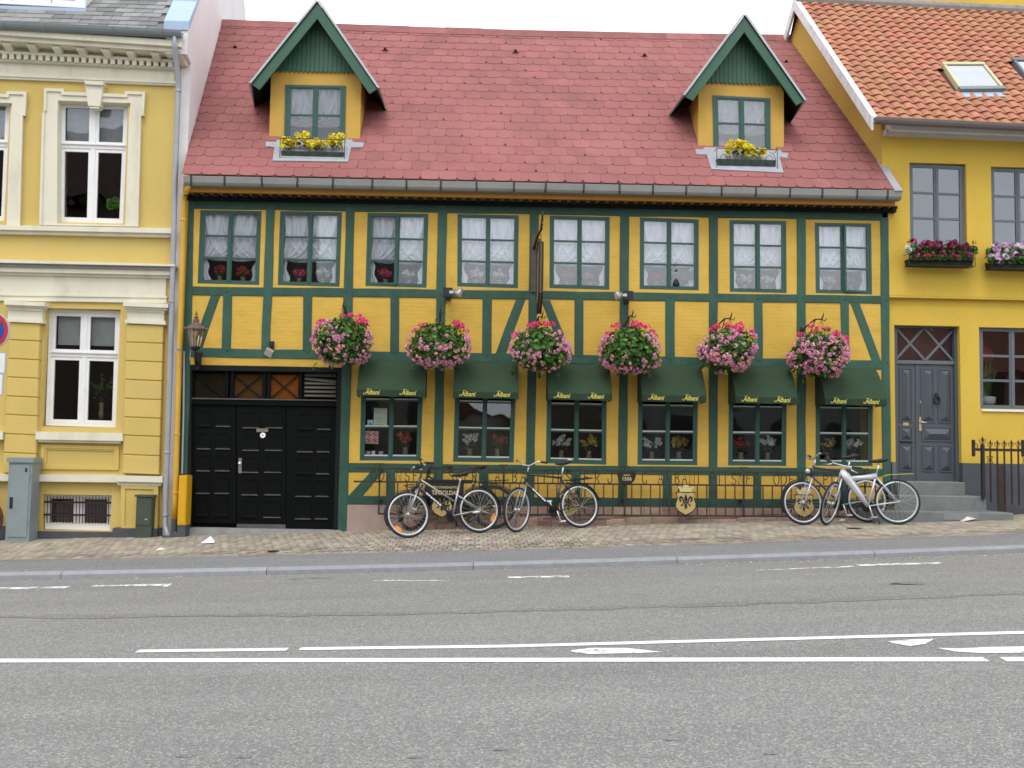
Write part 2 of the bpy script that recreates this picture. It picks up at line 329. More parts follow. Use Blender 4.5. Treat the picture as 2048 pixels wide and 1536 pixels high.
WL = {}
def wloc(o): return WL.get(o.name, Vector((0,0,0)))
def link(name, me, parent=None, loc=None, local=False, kind=None, rot=None):
    """loc is a world position; with local=True the mesh is already in the parent's own frame"""
    o = bpy.data.objects.new(name, me); S.collection.objects.link(o)
    w = Vector(loc) if loc is not None else Vector((0,0,0))
    if parent is not None:
        o.parent = parent
        o.location = w if local else w-wloc(parent)
    else: o.location = w
    if rot is not None: o.rotation_euler = rot
    WL[o.name] = w
    if kind: o['kind'] = kind
    return o
def thing(name, label, cat, loc=(0,0,0), group=None, rot=None):
    o = bpy.data.objects.new(name, None); S.collection.objects.link(o); o.location = loc; o.empty_display_size = .2
    if rot is not None: o.rotation_euler = rot
    WL[o.name] = Vector(loc)
    return tag(o, label, cat, group)
def tag(o, label, cat, group=None):
    o['label'] = label; o['category'] = cat
    if group: o['group'] = group
    return o
def text_mesh(txt, size, shear=0, offset=0, extrude=.001, spacing=1.0):
    c = bpy.data.curves.new('lettering', 'FONT'); c.body = txt; c.size = size; c.shear = shear; c.offset = offset; c.extrude = extrude
    c.align_x = 'CENTER'; c.align_y = 'BOTTOM_BASELINE'; c.space_character = spacing; c.resolution_u = 3
    o = bpy.data.objects.new('tmp', c); S.collection.objects.link(o); dg = C.evaluated_depsgraph_get(); dg.update()
    me = bpy.data.meshes.new_from_object(o.evaluated_get(dg)); bpy.data.objects.remove(o); bpy.data.curves.remove(c)
    return me
def put_text(txt, size, mat, parent, p, width=None, shear=0, offset=0, name='lettering', tilt=0, rotx=math.pi/2):
    me = text_mesh(txt, size, shear, offset); me.materials.clear(); me.materials.append(mat)
    for v in me.vertices: v.co = Matrix.Rotation(tilt, 3, 'Y') @ (Matrix.Rotation(rotx, 3, 'X') @ v.co)
    if width:
        xs = [v.co.x for v in me.vertices]; k = width/(max(xs)-min(xs))
        for v in me.vertices: v.co.x *= k
    return link(name, me, parent, p)
def lin(a, b): return lambda x: a[1]+(b[1]-a[1])*(x-a[0])/(b[0]-a[0])

# ------------------------------------------------------------------ windows
class Quad:
    """a slightly crooked rectangle on the wall, addressed in metres from its lower left corner"""
    def __init__(s, TL, TR, BR, BL):
        s.c = [Vector((p[0],0,p[1])) for p in (BL, BR, TR, TL)]
        s.w = ((s.c[1]-s.c[0]).length+(s.c[2]-s.c[3]).length)/2; s.h = ((s.c[3]-s.c[0]).length+(s.c[2]-s.c[1]).length)/2
    def p(s, u, v):
        a, b = u/s.w, v/s.h; q = s.c[0].lerp(s.c[1], a).lerp(s.c[3].lerp(s.c[2], a), b); return (q.x, q.z)
    def rect(s, u0, u1, v0, v1): return [s.p(u0,v0), s.p(u1,v0), s.p(u1,v1), s.p(u0,v1)]
def pxquad(TL, TR, BR, BL, Y=0): return Quad(*[xz(*p, Y) for p in (TL,TR,BR,BL)])

def window(q, parent, mat, gmat, yf=0.03, rows=3, fr=.032, st=.042, bar=.028, mull=.03, rail_t=.055, rail_b=.065, open_=None, bead=None, heights=None, depth=.06):
    """frame (part) with casements, beads and panes (sub-parts)"""
    W_, H_ = q.w, q.h
    mb = MB(); mb.ring(q.rect(0,W_,0,H_), q.rect(fr,W_-fr,fr,H_-fr), yf-.006, yf+depth+.03)
    win = mb.build('window', mat, parent)
    mid = W_/2
    for k, (a, b) in enumerate(((fr, mid), (mid, W_-fr))):
        oy = open_[k] if open_ else 0.0
        cb = MB(); v0, v1 = fr, H_-fr
        i0, i1, j0, j1 = a+st, b-st, v0+rail_b-fr, v1-rail_t+fr
        if k == 0: i1 += .006
        else: i0 -= .006
        cb.ring(q.rect(a+.002,b-.002,v0+.002,v1-.002), q.rect(i0,i1,j0,j1), yf, yf+.045)
        hs = heights or [1]*rows; tot = sum(hs); hh = (j1-j0); edges = [j0]
        for t in hs: edges.append(edges[-1]+hh*t/tot)
        for e in edges[1:-1]: cb.prism(q.rect(i0-.003,i1+.003,e-bar/2,e+bar/2), yf+.004, yf+.035)
        if k == 0: cb.prism(q.rect(b-mull/2,b+mull/2,v0+.01,v1-.01), yf-.012, yf-.001)
        if oy: # a leaf standing ajar
            px_, pz_ = q.p(a if k == 0 else b, 0); R_ = Matrix.Translation((px_,yf,0)) @ Matrix.Rotation(oy, 4, 'Z') @ Matrix.Translation((-px_,-yf,0)); cb.xf(R_)
        cs = cb.build('casement', mat, win)
        for r_ in range(len(hs)):
            lo = edges[r_]+(bar/2 if r_ else 0); hi = edges[r_+1]-(bar/2 if r_ < len(hs)-1 else 0)
            pb = MB(); pb.prism(q.rect(i0-.002,i1+.002,lo-.002,hi+.002), yf+.018, yf+.021)
            if oy: pb.xf(R_)
            pb.build('pane', gmat, win)
            if bead: MB().prism(q.rect(i0+.004,i1-.004,lo-.008,lo+.014), yf-.006, yf+.012).build('glazing_bead', bead, win)
    return win

# ================================================================== GROUND
def strip(name, ya, yb, zf, mat, xs, ny=1, kind='structure'):
    mb = MB(); vs = []; fs = []
    for x in xs:
        for j in range(ny+1):
            y = lerp(ya(x), yb(x), j/ny); vs.append((x,y,zf(x,y)))
    for i in range(len(xs)-1):
        for j in range(ny):
            a = i*(ny+1)+j; fs.append((a,a+ny+1,a+ny+2,a+1))
    mb.add(vs, fs); return mb.build(name, mat, kind=kind)
XS = [-60,-40,-25,-15]+[x*.5 for x in range(-24,33)]+[20,28,40,60]
def flat(x): return GX*max(-30,min(30,x))
gnd = MB(); gnd.add([(x,y,flat(x)-.25) for y in (-400,400) for x in (-400,-30,30,400)], [(0,1,5,4),(1,2,6,5),(2,3,7,6)])
gnd.build('ground', m_road, kind='structure')
ky = kerb_y; BRK = 1.16     # the asphalt footway strip between pavers and kerb
strip('road', lambda x: -24.5, lambda x: ky(x)-.02, lambda x,y: road_z(x), m_road, XS)
strip('far_pavement', lambda x: -30, lambda x: -24.5, lambda x,y: road_z(x)+.1, m_foot, XS)
strip('footway', lambda x: ky(x)+.12, lambda x: ky(x)+BRK+.03, lambda x,y: pav_z(x,y)-.004, m_foot, XS)
strip('kerb_bed', lambda x: ky(x)-.03, lambda x: ky(x)+.13, lambda x,y: road_z(x)-.05, m_grout, XS)
# kerb stones
kerb = link('kerb', bpy.data.meshes.new('kerb'), kind='structure')
kerb.data.from_pydata([(-12,ky(-12)+.1,road_z(-12)-.1),(12,ky(12)+.1,road_z(12)-.1),(12,ky(12)+.12,road_z(12)-.1)], [], [(0,1,2)])
kx = -14.7
while kx < 16:
    L_ = 2.45; mb = MB(); n = 5
    for i in range(n):
        x0, x1 = kx+.004+(L_-.008)*i/n, kx+.004+(L_-.008)*(i+1)/n
        vs = []
        for x in (x0, x1):
            y0 = ky(x); zt = pav_z(x,y0); zb = road_z(x)-.08
            vs += [(x,y0-.02,zb),(x,y0-.012,zt-.03),(x,y0+.01,zt-.006),(x,y0+.06,zt+.002),(x,y0+.115,zt),(x,y0+.115,zb)]
        fs = [(k,k+1,k+7,k+6) for k in range(5)]
        if i == 0: fs.append((0,1,2,3,4,5))
        if i == n-1: fs.append((11,10,9,8,7,6))
        mb.add(vs, fs)
    mb.build('kerb_stone', m_kerb, kerb); kx += L_
# pavers: long side across the footway, laid in courses
pavement = strip('pavement', lambda x: ky(x)+BRK-.02, lambda x: .6, lambda x,y: pav_z(x,y)-.02, m_grout, XS)
PW, PL = .122, .232
pm = []
for k in range(8):
    mb = MB(); t = random.random(); j = [random.uniform(-.002,.002) for _ in range(4)]
    a, b = PW/2-.004, PL/2-.004; e = .005
    top = [(-a+e,-b+e,j[0]),(a-e,-b+e,j[1]),(a-e,b-e,j[2]),(-a+e,b-e,j[3])]; bot = [(-a,-b,-.008),(a,-b,-.008),(a,b,-.008),(-a,b,-.008)]
    mb.add(top+bot, [(0,1,2,3)]+[(i,i+4,(i+1)%4+4,(i+1)%4) for i in range(4)], t); pm.append(mb)
pme = [m.mesh('paver', m_paver) for m in pm]
spots = []
xi = -9.5
ncol = int(21/PW)
for c in range(ncol):
    x = -9.5+c*PW
    yb0 = ky(x)+BRK
    r = 0
    while True:
        y = yb0+PL/2+.09+r*PL+(PL/2 if c % 2 else 0)*0
        if y > .02: break
        spots.append((x+(PW/2 if r % 2 else 0), y)); r += 1
bord = []
spots_v = [p for p in spots if -5.9 < p[0] < 8.2]
spots_v.sort(key=lambda p: p[1])
near = set(spots_v[:300])
stf = MB()
for p in spots:
    z = pav_z(*p)+random.uniform(-.003,.003)
    if p in near:
        link('paver', random.choice(pme), pavement, (p[0],p[1],z), rot=(random.uniform(-.012,.012),random.uniform(-.012,.012)-GX,random.uniform(-.02,.02)))
    else:
        src = random.choice(pm); o = len(stf.v); rz = random.uniform(-.02,.02)
        stf.v += [(p[0]+v[0]*math.cos(rz)-v[1]*math.sin(rz), p[1]+v[1]*math.cos(rz)+v[0]*math.sin(rz), z+v[2]+GX*v[0]+.03*v[1]) for v in src.v]
        t = random.random()
        for f in src.f: stf.f.append([i+o for i in f]); stf.t.append(t); stf.mi.append(0)
stf.build('pavers', m_paver, pavement, kind='stuff')
# smooth border course of pavers along the footway
mb = MB(); x = -9.5
while x < 11.5:
    y0 = ky(x)+BRK; mb.prism([(x+.004,0),(x+.226,0),(x+.226,.01),(x+.004,.01)], y0, y0+.085, random.random())
    for i in range(-8,0): vx = mb.v[i]; mb.v[i] = (vx[0], vx[1], pav_z(vx[0],vx[1])-.008+vx[2])
    x += .23
mb.build('border_course', m_paver, pavement, kind='stuff')

# road paint, placed where the photograph's sight lines meet the road
def road_poly(name, px, mat, dz=.004):
    vs = [on_road(*p) for p in px]; mb = MB(); mb.add([(v.x,v.y,road_z(v.x)+dz) for v in vs], [tuple(range(len(vs)))]); return mb.build(name, mat, kind='structure', fix=True)
def road_band(name, a, b, wa, wb, mat, n=10, jit=0, dz=.004):
    """a long stripe from a to b (pixel centres) with its width in metres"""
    A, B = on_road(*a), on_road(*b); d = (B-A); d.z = 0; nn = Vector((-d.y,d.x,0)).normalized(); vs = []
    for i in range(n+1):
        t = i/n; c = A+(B-A)*t; w = lerp(wa,wb,t)/2
        for s in (-1,1):
            q = c+nn*(s*w+random.uniform(-jit,jit)); vs.append((q.x,q.y,road_z(q.x)+dz))
    mb = MB(); mb.add(vs, [(2*i,2*i+2,2*i+3,2*i+1) for i in range(n)]); return mb.build(name, mat, kind='structure')
road_band('centre_line', (-260,1322.5), (1972,1319.5), .125, .125, m_mark, 30, .003)
road_band('centre_line', (2006,1319.5), (2500,1318), .125, .125, m_mark, 6, .003)
road_band('lane_line', (275,1303), (575,1299.5), .10, .10, m_mark, 8, .003)
road_band('lane_line', (600,1298.5), (1024,1293), .10, .10, m_mark, 8, .003)
road_band('lane_line', (1024,1293), (2300,1259), .10, .10, m_mark, 16, .003)
road_poly('arrow_marking', [(1140,1302),(1180,1297),(1255,1297),(1325,1305),(1270,1307),(1180,1309),(1150,1307)], m_marka)
road_poly('arrow_marking', [(1775,1284),(1822,1280),(1868,1279),(1850,1289),(1820,1293),(1790,1288)], m_marka)
road_poly('arrow_marking', [(1875,1297),(1920,1298),(1980,1295),(2120,1293),(2200,1299),(2120,1306),(1960,1307),(1910,1304)], m_marka)
road_band('edge_line', (-80,1179), (135,1175), .16, .15, m_markw, 6, .012)
road_band('edge_line', (185,1172.5), (338,1170), .13, .15, m_markw, 6, .012)
road_poly('edge_line', [(332,1168.5),(345,1167.5),(335,1174),(325,1174)], m_mark)
road_band('edge_line', (748,1162), (900,1161), .08, .06, m_markw, 6, .02)
road_band('edge_line', (1015,1155.5), (1138,1153), .13, .15, m_markw, 6, .012)
road_band('edge_line', (1510,1141), (1716,1133), .03, .10, m_markw, 6, .012)
road_band('edge_line', (1716,1131), (1884,1126.5), .16, .15, m_markw, 6, .012)
pts = [(-150,1233),(200,1233),(500,1230),(850,1226),(1100,1219),(1400,1210),(1700,1200),(2000,1187),(2300,1176)]
mb = MB(); vs = []
for i in range(len(pts)-1):
    for k in range(8):
        t = k/8; p = on_road(lerp(pts[i][0],pts[i+1][0],t), lerp(pts[i][1],pts[i+1][1],t)+random.uniform(-.8,.8)); w = random.uniform(.05,.13)
        vs += [(p.x,p.y-w,road_z(p.x)+.003),(p.x,p.y+w,road_z(p.x)+.003)]
mb.add(vs, [(2*i,2*i+2,2*i+3,2*i+1) for i in range(len(vs)//2-1)]); mb.build('tar_seam', m_seam, kind='structure')
# worn stains and small dark patches
for (px,py,w,h) in ((1840,1167,.35,.10),(655,1156,.28,.03),(600,1158,.18,.03),(420,1357,.03,.015),(370,1513,.05,.02),(495,1515,.06,.02),(835,1515,.06,.02),(1010,1500,.07,.02),(1545,1507,.06,.02),(1345,1480,.05,.02)):
    p = on_road(px,py); mb = MB(); n = 14
    mb.add([(p.x+math.cos(2*math.pi*i/n)*w*random.uniform(.7,1.1), p.y+math.sin(2*math.pi*i/n)*h*random.uniform(.6,1.2), road_z(p.x)+.002) for i in range(n)], [tuple(range(n))]); mb.build('oil_stain', m_seam, kind='structure')

# ================================================================== THE INN
inn = thing('half_timbered_inn', 'yellow and green half-timbered inn with a red shingle roof between two yellow houses', 'inn', (1.0,0,pav_z(1,0)))
G = inn
# --- timber positions: (left px, right px) at two heights
posts = {  # x-left, x-right, y   top / bottom
 0: ((370,388.7,398),(352,372,1062)), 2: ((692,709.5,410),(675.5,694,1062)), 3: ((876,894,410),(866,884,1010)),
 4: ((1060,1078,415),(1051,1068,1010)), 5: ((1241,1258.5,420),(1236,1254,1010)), 6: ((1418,1436,425),(1418,1435,1012)),
 7: ((1594,1611.5,430),(1594.5,1612,1014)), 8: ((1761,1777.5,435),(1766,1783,1030)) }
def pedge(k, y, side):
    a, b = posts[k]; t = (y-a[2])/(b[2]-a[2]); return lerp(a[side], b[side], t)
def pc(k, y): return (pedge(k,y,0)+pedge(k,y,1))/2
plate_t = lin((385,399),(1762,424)); plate_b = lin((385,417),(1762,441))
r1t = lin((381,572),(1762,591)); r1b = lin((381,590),(1762,607.5))
r2t = lin((381,695.5),(1766,721)); r2b = lin((384,714),(1766,739))
r3t = lin((695,926),(1766,937.5)); r3b = lin((690,944.5),(1766,953))
r4t = lin((694,991),(1565,998)); r4b = lin((694,1009),(1565,1016))
def timber(name, px, yf, depth=.13):
    """one squared timber: outline in photo pixels on the wall plane, slightly eased arrises"""
    raw = [Vector((*xz(x,y,0),)) for x,y in px]; poly = []
    for i, p in enumerate(raw):
        q = raw[(i+1) % len(raw)]; k = max(1,int((q-p).length/.45)); nn_ = Vector((-(q-p).y,(q-p).x)).normalized(); poly += [p.lerp(q,j/k)+nn_*(random.uniform(-.006,.006) if j else 0) for j in range(k)]
    c = sum(poly, Vector((0,0)))/len(poly)
    ins = []; area = sum(poly[i-1].x*poly[i].y-poly[i].x*poly[i-1].y for i in range(len(poly)))
    for i, p in enumerate(poly):
        d = (poly[(i+1) % len(poly)]-poly[i-1]).normalized(); ins.append(p+Vector((-d.y,d.x))*(-.007 if area > 0 else .007)*-1)
    n = len(poly); vs = [(p.x,yf,p.y) for p in ins]+[(p.x,yf+.008,p.y) for p in poly]+[(p.x,yf+depth,p.y) for p in poly]
    fs = [tuple(range(n))]+[(i,n+i,n+(i+1)%n,(i+1)%n) for i in range(n)]+[(n+i,2*n+i,2*n+(i+1)%n,n+(i+1)%n) for i in range(n)]+[tuple(range(2*n,3*n))]
    return MB().add(vs, fs).build(name, m_green, G)
def hbeam(name, t, b, xa, xb, yf): timber(name, [(xa,t(xa)),(xb,t(xb)),(xb,b(xb)),(xa,b(xa))], yf)
hbeam('wall_plate', plate_t, plate_b, 372, 1776, 0.0)
for k in posts:
    a, b = posts[k]; timber('post', [(a[0],a[2]),(a[1],a[2]),(b[1],b[2]),(b[0],b[2])], -.004)
a1 = (532.5,550,410); b1 = (522,539.5,712)
def p1(y, s): t = (y-a1[2])/(b1[2]-a1[2]); return lerp(a1[s],b1[s],t)
timber('post', [(a1[0],a1[2]),(a1[1],a1[2]),(b1[1],b1[2]),(b1[0],b1[2])], -.004)
hbeam('rail', r1t, r1b, 366, 1778, 0.0); hbeam('rail', r2t, r2b, 364, 1780, .001)
hbeam('rail', r3t, r3b, 684, 1780, .0015); hbeam('sole_plate', r4t, r4b, 684, 1780, .001)
# short studs of the middle band and under the ground-floor windows
Q = [(446.5,464,443,461),(606.5,624.5,605,623),(780.5,798.5,780,798),(965,984,964,983),(1149.5,1167,1149,1166.5),(1331,1350,1331,1350),(1508,1525,1509,1526),(1681,1698,1683,1700)]
for (tl,tr,bl,br) in Q:
    y0, y1 = r1b(tl)-4, r2t(tl)+4; timber('stud', [(tl,y0),(tr,y0),(br,y1),(bl,y1)], -.002)
QB = [(772,790),(958,977),(1143,1161),(1326,1344),(1507,1523),(1680,1697)]
for l,r in QB: timber('stud', [(l,r3b(l)-4),(r,r3b(l)-4),(r,r4t(l)+4),(l,r4t(l)+4)], -.002)
for px in ([(422,589),(441,589),(404,697),(384,697)], [(1032,599),(1051,599),(1011,710),(990,710)], [(1082,600),(1100,600),(1147,712),(1127,712)], [(1701,605),(1719,605),(1763,722),(1744,722)],
           [(741,944),(766,944),(724,993),(695,993)]):
    timber('brace', px, .004)
# wooden pegs at the joints
pg = MB(); pg.lathe([(.009,-.006),(.009,.01)], (0,0,0), 7, 'y'); pgm = pg.mesh('peg', m_dark)
for k in posts:
    for f in (r1t, r2t, r3t):
        if k < 2 and f is r3t: continue
        y = f(pc(k,600))+random.uniform(5,12); p = at(pc(k,y)+random.uniform(-4,4), y, 0); link('peg', pgm, G, (p.x,-.004,p.z))
for q in Q:
    for y in (r1b(q[0])-6, r2t(q[0])+6): p = at((q[0]+q[1])/2+random.uniform(-3,3), y, 0); link('peg', pgm, G, (p.x,0,p.z))

# --- infill panels
def panel(px, hole=None, yf=.014, depth=.15, name='infill_panel', mat=None):
    P_ = [xz(*p) for p in px]
    if hole is None: return MB().prism(P_, yf, yf+depth).build(name, mat or m_yel, G)
    return MB().ring(P_, [hole[3],hole[2],hole[1],hole[0]], yf, yf+depth).build(name, mat or m_yel, G)
order = [0,1,2,3,4,5,6,7,8]
def cx_(k, y): return (p1(y,0)+p1(y,1))/2 if k == 1 else pc(k,y)
win_up = [((400,419.5),(523,421.5),(518,570),(394.5,566.5)), ((560,421.5),(684,424),(679,573.5),(555,570)), ((735,425),(857,427),(853,575.5),(730.5,572)),
          ((915,427.5),(1038,430),(1036,576.5),(914.5,572.5)), ((1099.5,430.5),(1220,433.5),(1219,579.5),(1099,576)), ((1280,434),(1398,438.5),(1398,580.5),(1279.5,578)),
          ((1459,439.5),(1573,441.5),(1574,586),(1460,583.5)), ((1630,445),(1743,446.5),(1745,589),(1632,586))]
upq = [pxquad(*w) for w in win_up]
for i in range(8):
    yt, yb = plate_b(600), r1t(600)
    xa = lambda y: cx_(i,y); xb = lambda y: cx_(i+1,y)
    tl = (cx_(i,430), (plate_t(cx_(i,430))+plate_b(cx_(i,430)))/2); tr = (cx_(i+1,430), (plate_t(cx_(i+1,430))+plate_b(cx_(i+1,430)))/2)
    br = (cx_(i+1,585), (r1t(cx_(i+1,585))+r1b(cx_(i+1,585)))/2); bl = (cx_(i,585), (r1t(cx_(i,585))+r1b(cx_(i,585)))/2)
    q = upq[i]; panel([tl,tr,br,bl], q.rect(0,q.w,0,q.h))
mids = [(posts[0][0],None)]
def colx(j, y):   # alternating posts and studs along the middle band
    if j % 2 == 0: return cx_(j//2, y)
    q = Q[j//2]; t = (y-600)/100; return lerp((q[0]+q[1])/2, (q[2]+q[3])/2, t)
for j in range(16):
    f = lambda x: (r1t(x)+r1b(x))/2; g = lambda x: (r2t(x)+r2b(x))/2
    x0, x1 = colx(j,598), colx(j+1,598); x2, x3 = colx(j+1,710), colx(j,710)
    panel([(x0,f(x0)),(x1,f(x1)),(x2,g(x2)),(x3,g(x3))])
panel([(372,706),(690,712),(689,742),(370,737)])
win_gr = [((723,742),(847,744),(841.5,921.5),(719,921)), ((911,746),(1033,749),(1027.5,925),(906,923.5)), ((1095,752),(1214,754),(1213,929.5),(1091.5,926.5)),
          ((1277,756),(1397,758),(1395,930.5),(1275,929.5)), ((1458.5,759),(1574.5,761),(1573,932),(1456.5,931)), ((1632,762),(1746.5,764),(1746,932.5),(1631.5,931.5))]
grq = [pxquad(*w) for w in win_gr]
for i in range(6):
    a, b = i+2, i+3
    f = lambda x: (r2t(x)+r2b(x))/2; g = lambda x: (r3t(x)+r3b(x))/2
    q = grq[i]; panel([(pc(a,725),f(pc(a,725))),(pc(b,725),f(pc(b,725))),(pc(b,940),g(pc(b,940))),(pc(a,940),g(pc(a,940)))], q.rect(0,q.w,0,q.h))
cols = [lambda y: pc(2,y), lambda y: 781]+sum([[lambda y,k=k: pc(k,y), lambda y,k=k: (QB[k-2][0]+QB[k-2][1])/2] for k in (3,4,5,6,7)], [])+[lambda y: pc(8,y)]
cols[1] = lambda y: 781
for j in range(len(cols)-1):
    f = lambda x: (r3t(x)+r3b(x))/2; g = lambda x: (r4t(x)+r4b(x))/2
    panel([(cols[j](949),f(cols[j](949))),(cols[j+1](949),f(cols[j+1](949))),(cols[j+1](1000),g(cols[j+1](1000))),(cols[j](1000),g(cols[j](1000)))])
# --- windows
op = {2: (-.06,0), 5: (0,.0), 7: (0,.10)}
for i, q in enumerate(upq):
    window(q, G, m_greenw, m_glass if i < 3 else m_glassb, .022, 3, open_=op.get(i))
for i, q in enumerate(grq):
    window(q, G, m_greenw, m_glass, .02, 3, bead=m_bead, heights=[58,55,52], rail_b=.08, bar=.03)
# --- dim rooms behind the windows (closed boxes, open to the street)
def room(x0, x1, z0, z1, y0, y1, mat, parent, name='room_lining'):
    mb = MB(); mb.add([(x0,y0,z0),(x1,y0,z0),(x1,y1,z0),(x0,y1,z0),(x0,y0,z1),(x1,y0,z1),(x1,y1,z1),(x0,y1,z1)], [(0,1,2,3),(7,6,5,4),(1,5,6,2),(2,6,7,3),(3,7,4,0)])
    return mb.build(name, mat, parent, fix=False)
xl, xr = at(372,600).x, at(1775,600).x
zr1 = at(1000,600).z; zr2 = at(1000,716).z
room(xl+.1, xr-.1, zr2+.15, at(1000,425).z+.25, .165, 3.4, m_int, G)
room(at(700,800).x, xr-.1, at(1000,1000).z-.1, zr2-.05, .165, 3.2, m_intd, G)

# --- cornice, fascia, gutter
def zfun(l, r, Y):  # height of a near-level line at depth Y through two photo points
    A, B = at(*l,Y), at(*r,Y); return lambda x: lerp(A.z,B.z,(x-A.x)/(B.x-A.x)), A.x, B.x
def slopebox(mb, x0, x1, y0, y1, zb, zt, n=1):
    for i in range(n):
        a, b = lerp(x0,x1,i/n), lerp(x0,x1,(i+1)/n)
        mb.add([(a,y0,zb(a)),(b,y0,zb(b)),(b,y1,zb(b)),(a,y1,zb(a)),(a,y0,zt(a)),(b,y0,zt(b)),(b,y1,zt(b)),(a,y1,zt(a))], [(0,3,2,1),(4,5,6,7),(0,1,5,4),(1,2,6,5),(2,3,7,6),(3,0,4,7)])
    return mb
X0, X1 = at(370,400,-.1).x, at(1786,420,-.1).x
YF, YG = -.30, -.44
fb, _, _ = zfun((400,384),(1760,411),YF); ft, _, _ = zfun((400,368),(1760,394),YF)
slopebox(MB(), X0+.02, at(1790,410,YF).x, YF, -.02, fb, ft).build('fascia_board', m_fascia, G)
ptop = lambda x: zfun((385,400),(1762,425),0)[0](x)
mt, _, _ = zfun((400,392),(1760,418),-.10)
PZ = zfun((385,400),(1762,425),0)[0]
slopebox(MB(), X0, X1+.06, -.10, .13, lambda x: PZ(x)-.012, lambda x: PZ(x)+.06).build('cornice_moulding', m_dark, G)
slopebox(MB(), X0, X1, -.035, .13, lambda x: PZ(x)+.06, lambda x: fb(x)+.02).build('cornice_back_board', m_beige, G)
bk = MB(); h0 = fb(0)-PZ(0)-.06+.004
bk.add([(-.042,-.24,h0),(.042,-.24,h0),(.042,-.24,h0-.05),(-.042,-.24,h0-.05),(-.042,-.12,0),(.042,-.12,0),(-.042,-.036,0),(.042,-.036,0),(-.042,-.036,h0),(.042,-.036,h0)],
       [(0,1,2,3),(3,2,5,4),(4,5,7,6),(0,8,9,1),(0,3,4,6,8),(1,9,7,5,2)])
bkm = bk.mesh('cornice_bracket', m_dark)
x = X0+.06
while x < X1+.05:
    link('cornice_bracket', bkm, G, (x,0,PZ(x)+.06)); x += .1545
gt, ga, gb = zfun((367,351),(1804,381),YG)
mb = MB(); prof = [(-.02,.0),(-.015,-.005),(-.03,-.10),(-.055,-.135),(-.10,-.145),(-.17,-.145),(-.17,-.138),(-.105,-.138),(-.06,-.125),(-.037,-.095)]
NG = 1
for x in (ga, gb):
    pass
n = len(prof); vs = [(x, YG+.0-p[0]-.02 if False else YG-p[0]-.02, gt(x)+p[1]) for x in (ga,gb) for p in prof]
mb.add(vs, [(i,(i+1)%n,n+(i+1)%n,n+i) for i in range(n)]+[tuple(range(n)), tuple(range(2*n-1,n-1,-1))])
gutter = mb.build('gutter', m_gut, G)
cl = MB(); cl.add([(-.014,YG-.012,.006),(.014,YG-.012,.006),(.014,YG+.003,-.104),(-.014,YG+.003,-.104),(.014,YG+.030,-.148),(-.014,YG+.030,-.148)], [(0,1,2,3),(3,2,4,5)])
clm = cl.mesh('gutter_clip', m_clip)
gx = [382,449,523,595,666,745,813,882,953,1028,1092,1168,1239,1306,1372.5,1443,1512,1580.5,1644.5,1714.5,1775]
for px in gx:
    p = at(px,368,YG); link('gutter_clip', clm, gutter, (p.x,0,gt(p.x)), rot=(0,random.uniform(-.06,.06),0))

# --- main roof plane
E0 = at(367,349,-.40); E1 = at(1805,380,-.40)
KS = -.105                      # the plots run back slightly askew
YR = 3.0
R0 = at(430,44,YR); R1 = at(1614,76,YR)
roofdz = (R1.z-R0.z)/(R1.x-R0.x)
RA = Vector((E0.x,-.40,E0.z)); 
def roofP(x, s):
    """x along the eaves, s = 0 at the eaves, 1 at the ridge"""
    za = lerp(E0.z,E1.z,(x-E0.x)/(E1.x-E0.x)); y = lerp(-.40,YR,s); X = x+KS*(y+.40); zb = R0.z+roofdz*(x+KS*(YR+.4)-R0.x)
    t = max(0,min(1,(x-E0.x)/(E1.x-E0.x)))
    return Vector((X, y, lerp(za,zb,s)-.05*s*math.sin(math.pi*t)-.018*math.sin(math.pi*s)*math.sin(5*t)))
slen = (roofP(1,1)-roofP(1,0)).length
RN = (roofP(4,0)-roofP(0,0)).cross(roofP(0,1)-roofP(0,0)).normalized()
if RN.y > 0: RN = -RN
RU = (roofP(0,1)-roofP(0,0)).normalized(); RX = (roofP(4,0)-roofP(0,0)).normalized(); RU = RN.cross(RX) if RN.cross(RX).z > 0 else -RN.cross(RX)
XE1 = E1.x
XGW = at(1764,318,0).x; XLW = E0.x-.03
XGE = XGW-KS*.4
def xmax(s):
    y = lerp(-.40,YR,s); return lerp(XE1,XGE,max(0,min(1,(y+.4)/.4)))+.01
roof = None
dorm = [dict(ap=(635.5,3), wl=(538.5,538), wr=(720.5,719.5), lo=(503.7,167), ll=(518.7,179), ro=(754.5,176), rl=(738.7,187), ia=(634.5,37), bl=(509,216), br=(771,222), wb=(280,281.5), zig=(141,144), win=((571,170),(692,172),(690,292),(568,291)), fl=[(532,283),(552,284),(554,279),(704,279),(706,284),(728,285),(726,294),(702,295),(696,323),(545,321),(549,294),(531,292)]),
        dict(ap=(1488.7,31), wl=(1395.5,1396.5), wr=(1566.5,1568), lo=(1370,191), ll=(1386,201), ro=(1607.5,201), rl=(1593,210), ia=(1488.7,64), bl=(1339,234), br=(1580,249), wb=(297,306), zig=(164,168.5), win=((1425,191),(1540,197),(1541,304),(1427,302)), fl=[(1391,298),(1406,299),(1410,294),(1562,300),(1564,305),(1577,306),(1574,316),(1559,313),(1567,345),(1423,338),(1414,309),(1393,308)])]
YD = .36
for d in dorm:
    d['x0'] = at(d['wl'][1],d['wb'][0],YD).x; d['x1'] = at(d['wr'][1],d['wb'][1],YD).x
    d['xm'] = at(d['ap'][0],150,YD).x
def in_dormer(x, s, m=0):
    p = roofP(x,s)
    for d in dorm:
        if d['x0']+m < p.x < d['x1']-m:
            zfoot = at(d['xm']*0+d['wl'][1],d['wb'][0],YD).z
            if p.z > zfoot+.05 and s < .66: return True
    return False
mb = MB(); NXc, NSc = 140, 24
